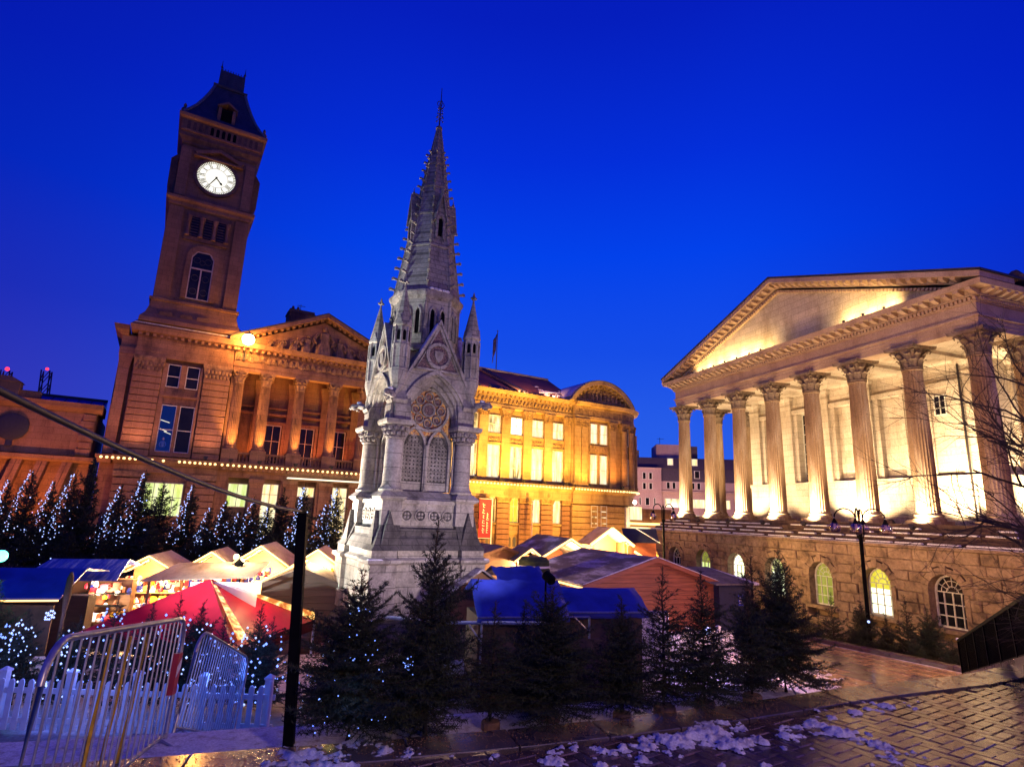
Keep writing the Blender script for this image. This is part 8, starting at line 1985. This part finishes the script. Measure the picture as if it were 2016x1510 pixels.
led('blue spotlight by the scaffold rail aimed at the monument foot', (-1.9, 13.9, -4.0), (-3.6, 17.9, -2.6), 110, (.22, .30, 1.0), 'bulb_blue_deep', 90)
led('warm white spotlight on the dark hut roof aimed at the monument side', (-8.3, 19.3, -1.7), (-4.3, 18.9, 2.2), 1500, (1, .90, .76), 'strip_white', 90)
lamp('snow_glow', 'POINT', (6.25, 18.9, -3.0), 260, (.50, .40, 1), radius=.3); m = MB(); m.ball((0, 0, 0), .12, 10, 8); o_ = part('violet_lamp', m, 'bulb_blue', None, 60, loc=(6.25, 19.0, -3.2)); tag(o_, 'violet globe lamp glowing over the snow before the paling', 'lamp')  # violet lamp added behind a spruce to light the snow
# assumed sodium street lamp, out of view, standing on the terrace side of the hall, just past the bare tree: lights the podium wall and the wet paving
sl2_ = thing('street_lamp', 'sodium street lamp at the foot of the hall beyond the bare tree', 'street lamp', (22.5, 20.0, -6.2)); m = MB(); m.lathe([(.14, 0), (.12, 1), (.07, 1.1), (.05, 9)], 10); m.tube([(0, 0, 9), (-.3, -.1, 9.4), (-.9, -.3, 9.5)], .04, 6); part('pole', m, 'iron', sl2_, 40); m = MB(); m.ball((-.9, -.3, 9.38), .2, 10, 8, (1.4, .8, .5)); part('lantern', m, 'lamp_sodium_far', sl2_, 60)
# assumed lamp post, unseen on the terrace behind the camera, added to give the trodden snow and the near spruces their warm side light
globe_lamp('black four globe lamp post on the terrace by the hall railing', (7.0, -3.5, TZ), 5.2, .3)
lamp('terrace_lamp_light', 'POINT', (7.0, -3.5, TZ + 5.0), 3200, (1, .60, .34), radius=.5)

pl_ = thing('paling_lamp', 'small warm lantern on a stake before the red timber hut', 'lantern', (8.25, 19.9, SZ - .5)); m = MB(); m.tube([(0, 0, 0), (0, 0, 1.5)], .025, 6); part('stake', m, 'iron', pl_); m = MB(); m.ball((0, 0, 1.62), .09, 10, 8); part('globe', m, 'bulb_warm', pl_, 60)
lamp('lantern_light', 'POINT', (0, .0, 1.85), 230, (1, .46, .26), radius=.12, parent=pl_)  # lamp added behind a spruce to brighten the red hut
for i, (x, y, z, e_) in enumerate(((17.5, 82, 2.5, 1), (27.5, 80, 2.5, 1))):  # the second lamp is added, unseen, to brighten the apartment block
    s2 = thing('street_lamp', ['street lamp before the pale apartment block', 'street lamp before the pale block hidden by the portico'][i], 'street lamp', (x, y, -5)); m = MB(); m.lathe([(.12, 0), (.06, 1), (.05, 7.2)], 8); part('pole', m, 'iron', s2, 40); m = MB(); m.ball((0, 0, 7.35), .22, 10, 8); part('globe', m, 'lamp_street_far', s2, 60)
for i, x in enumerate((20.5, 24.5, 29.0, 33.0)):  # floodlights added to bring out the red of the tiled roof
    floodlight(fw_(x, -.35, 13.18), fw_(x, 4.5, 15.2), 45, (1, .45, .2), f'small floodlight on the cornice lighting the tiled roof, {ordn[i]} from the monument', 130, 'roof floodlights', .09)

stall_light((-8.5, 19.3, -1.35), 42); bulb_thing('bare bulb blazing over the yellowish canopy', (-8.55, 19.4, -1.62), .10)
m = MB(); m.ball((0, 0, 0), .13, 10, 8); o_ = part('teal_lamp', m, 'bulb_teal', None, 60, loc=(-11.45, 13.9, -1.33)); tag(o_, 'teal green globe lamp shining over the blue sheeted stall', 'lamp')
lamp('teal_glow', 'POINT', (-11.2, 13.5, -1.5), 60, (.1, 1, .6), radius=.15)
tree('spruce lit green by the teal lamp at the end of the blue sheeted stall', -10.85, 13.3, SZ, 2.75, 1, 1.0, 1.0, GL)

m = MB(); m.ball((0, 0, 0), .05, 10, 8); o_ = part('violet_lamp', m, 'bulb_blue', None, 60, loc=(14.1, 23.9, -3.5)); tag(o_, 'small violet lamp glimmering among the spruces under the yellow topped window', 'lamp')

sl3 = thing('street_lamp', 'sodium street lamp standing on the lower paving past the black railing', 'street lamp', (18.6, 15.2, SZ)); m = MB(); m.lathe([(.14, 0), (.12, 1), (.07, 1.1), (.05, 6.2)], 10); m.tube([(0, 0, 6.2), (-.3, .1, 6.5), (-.9, .3, 6.5)], .04, 6); part('pole', m, 'iron', sl3, 40); m = MB(); m.ball((-.9, .3, 6.38), .17, 10, 8, (1.4, .8, .5)); part('lantern', m, 'lamp_sodium_near', sl3, 60)  # unseen lamp added to turn the lower paving golden
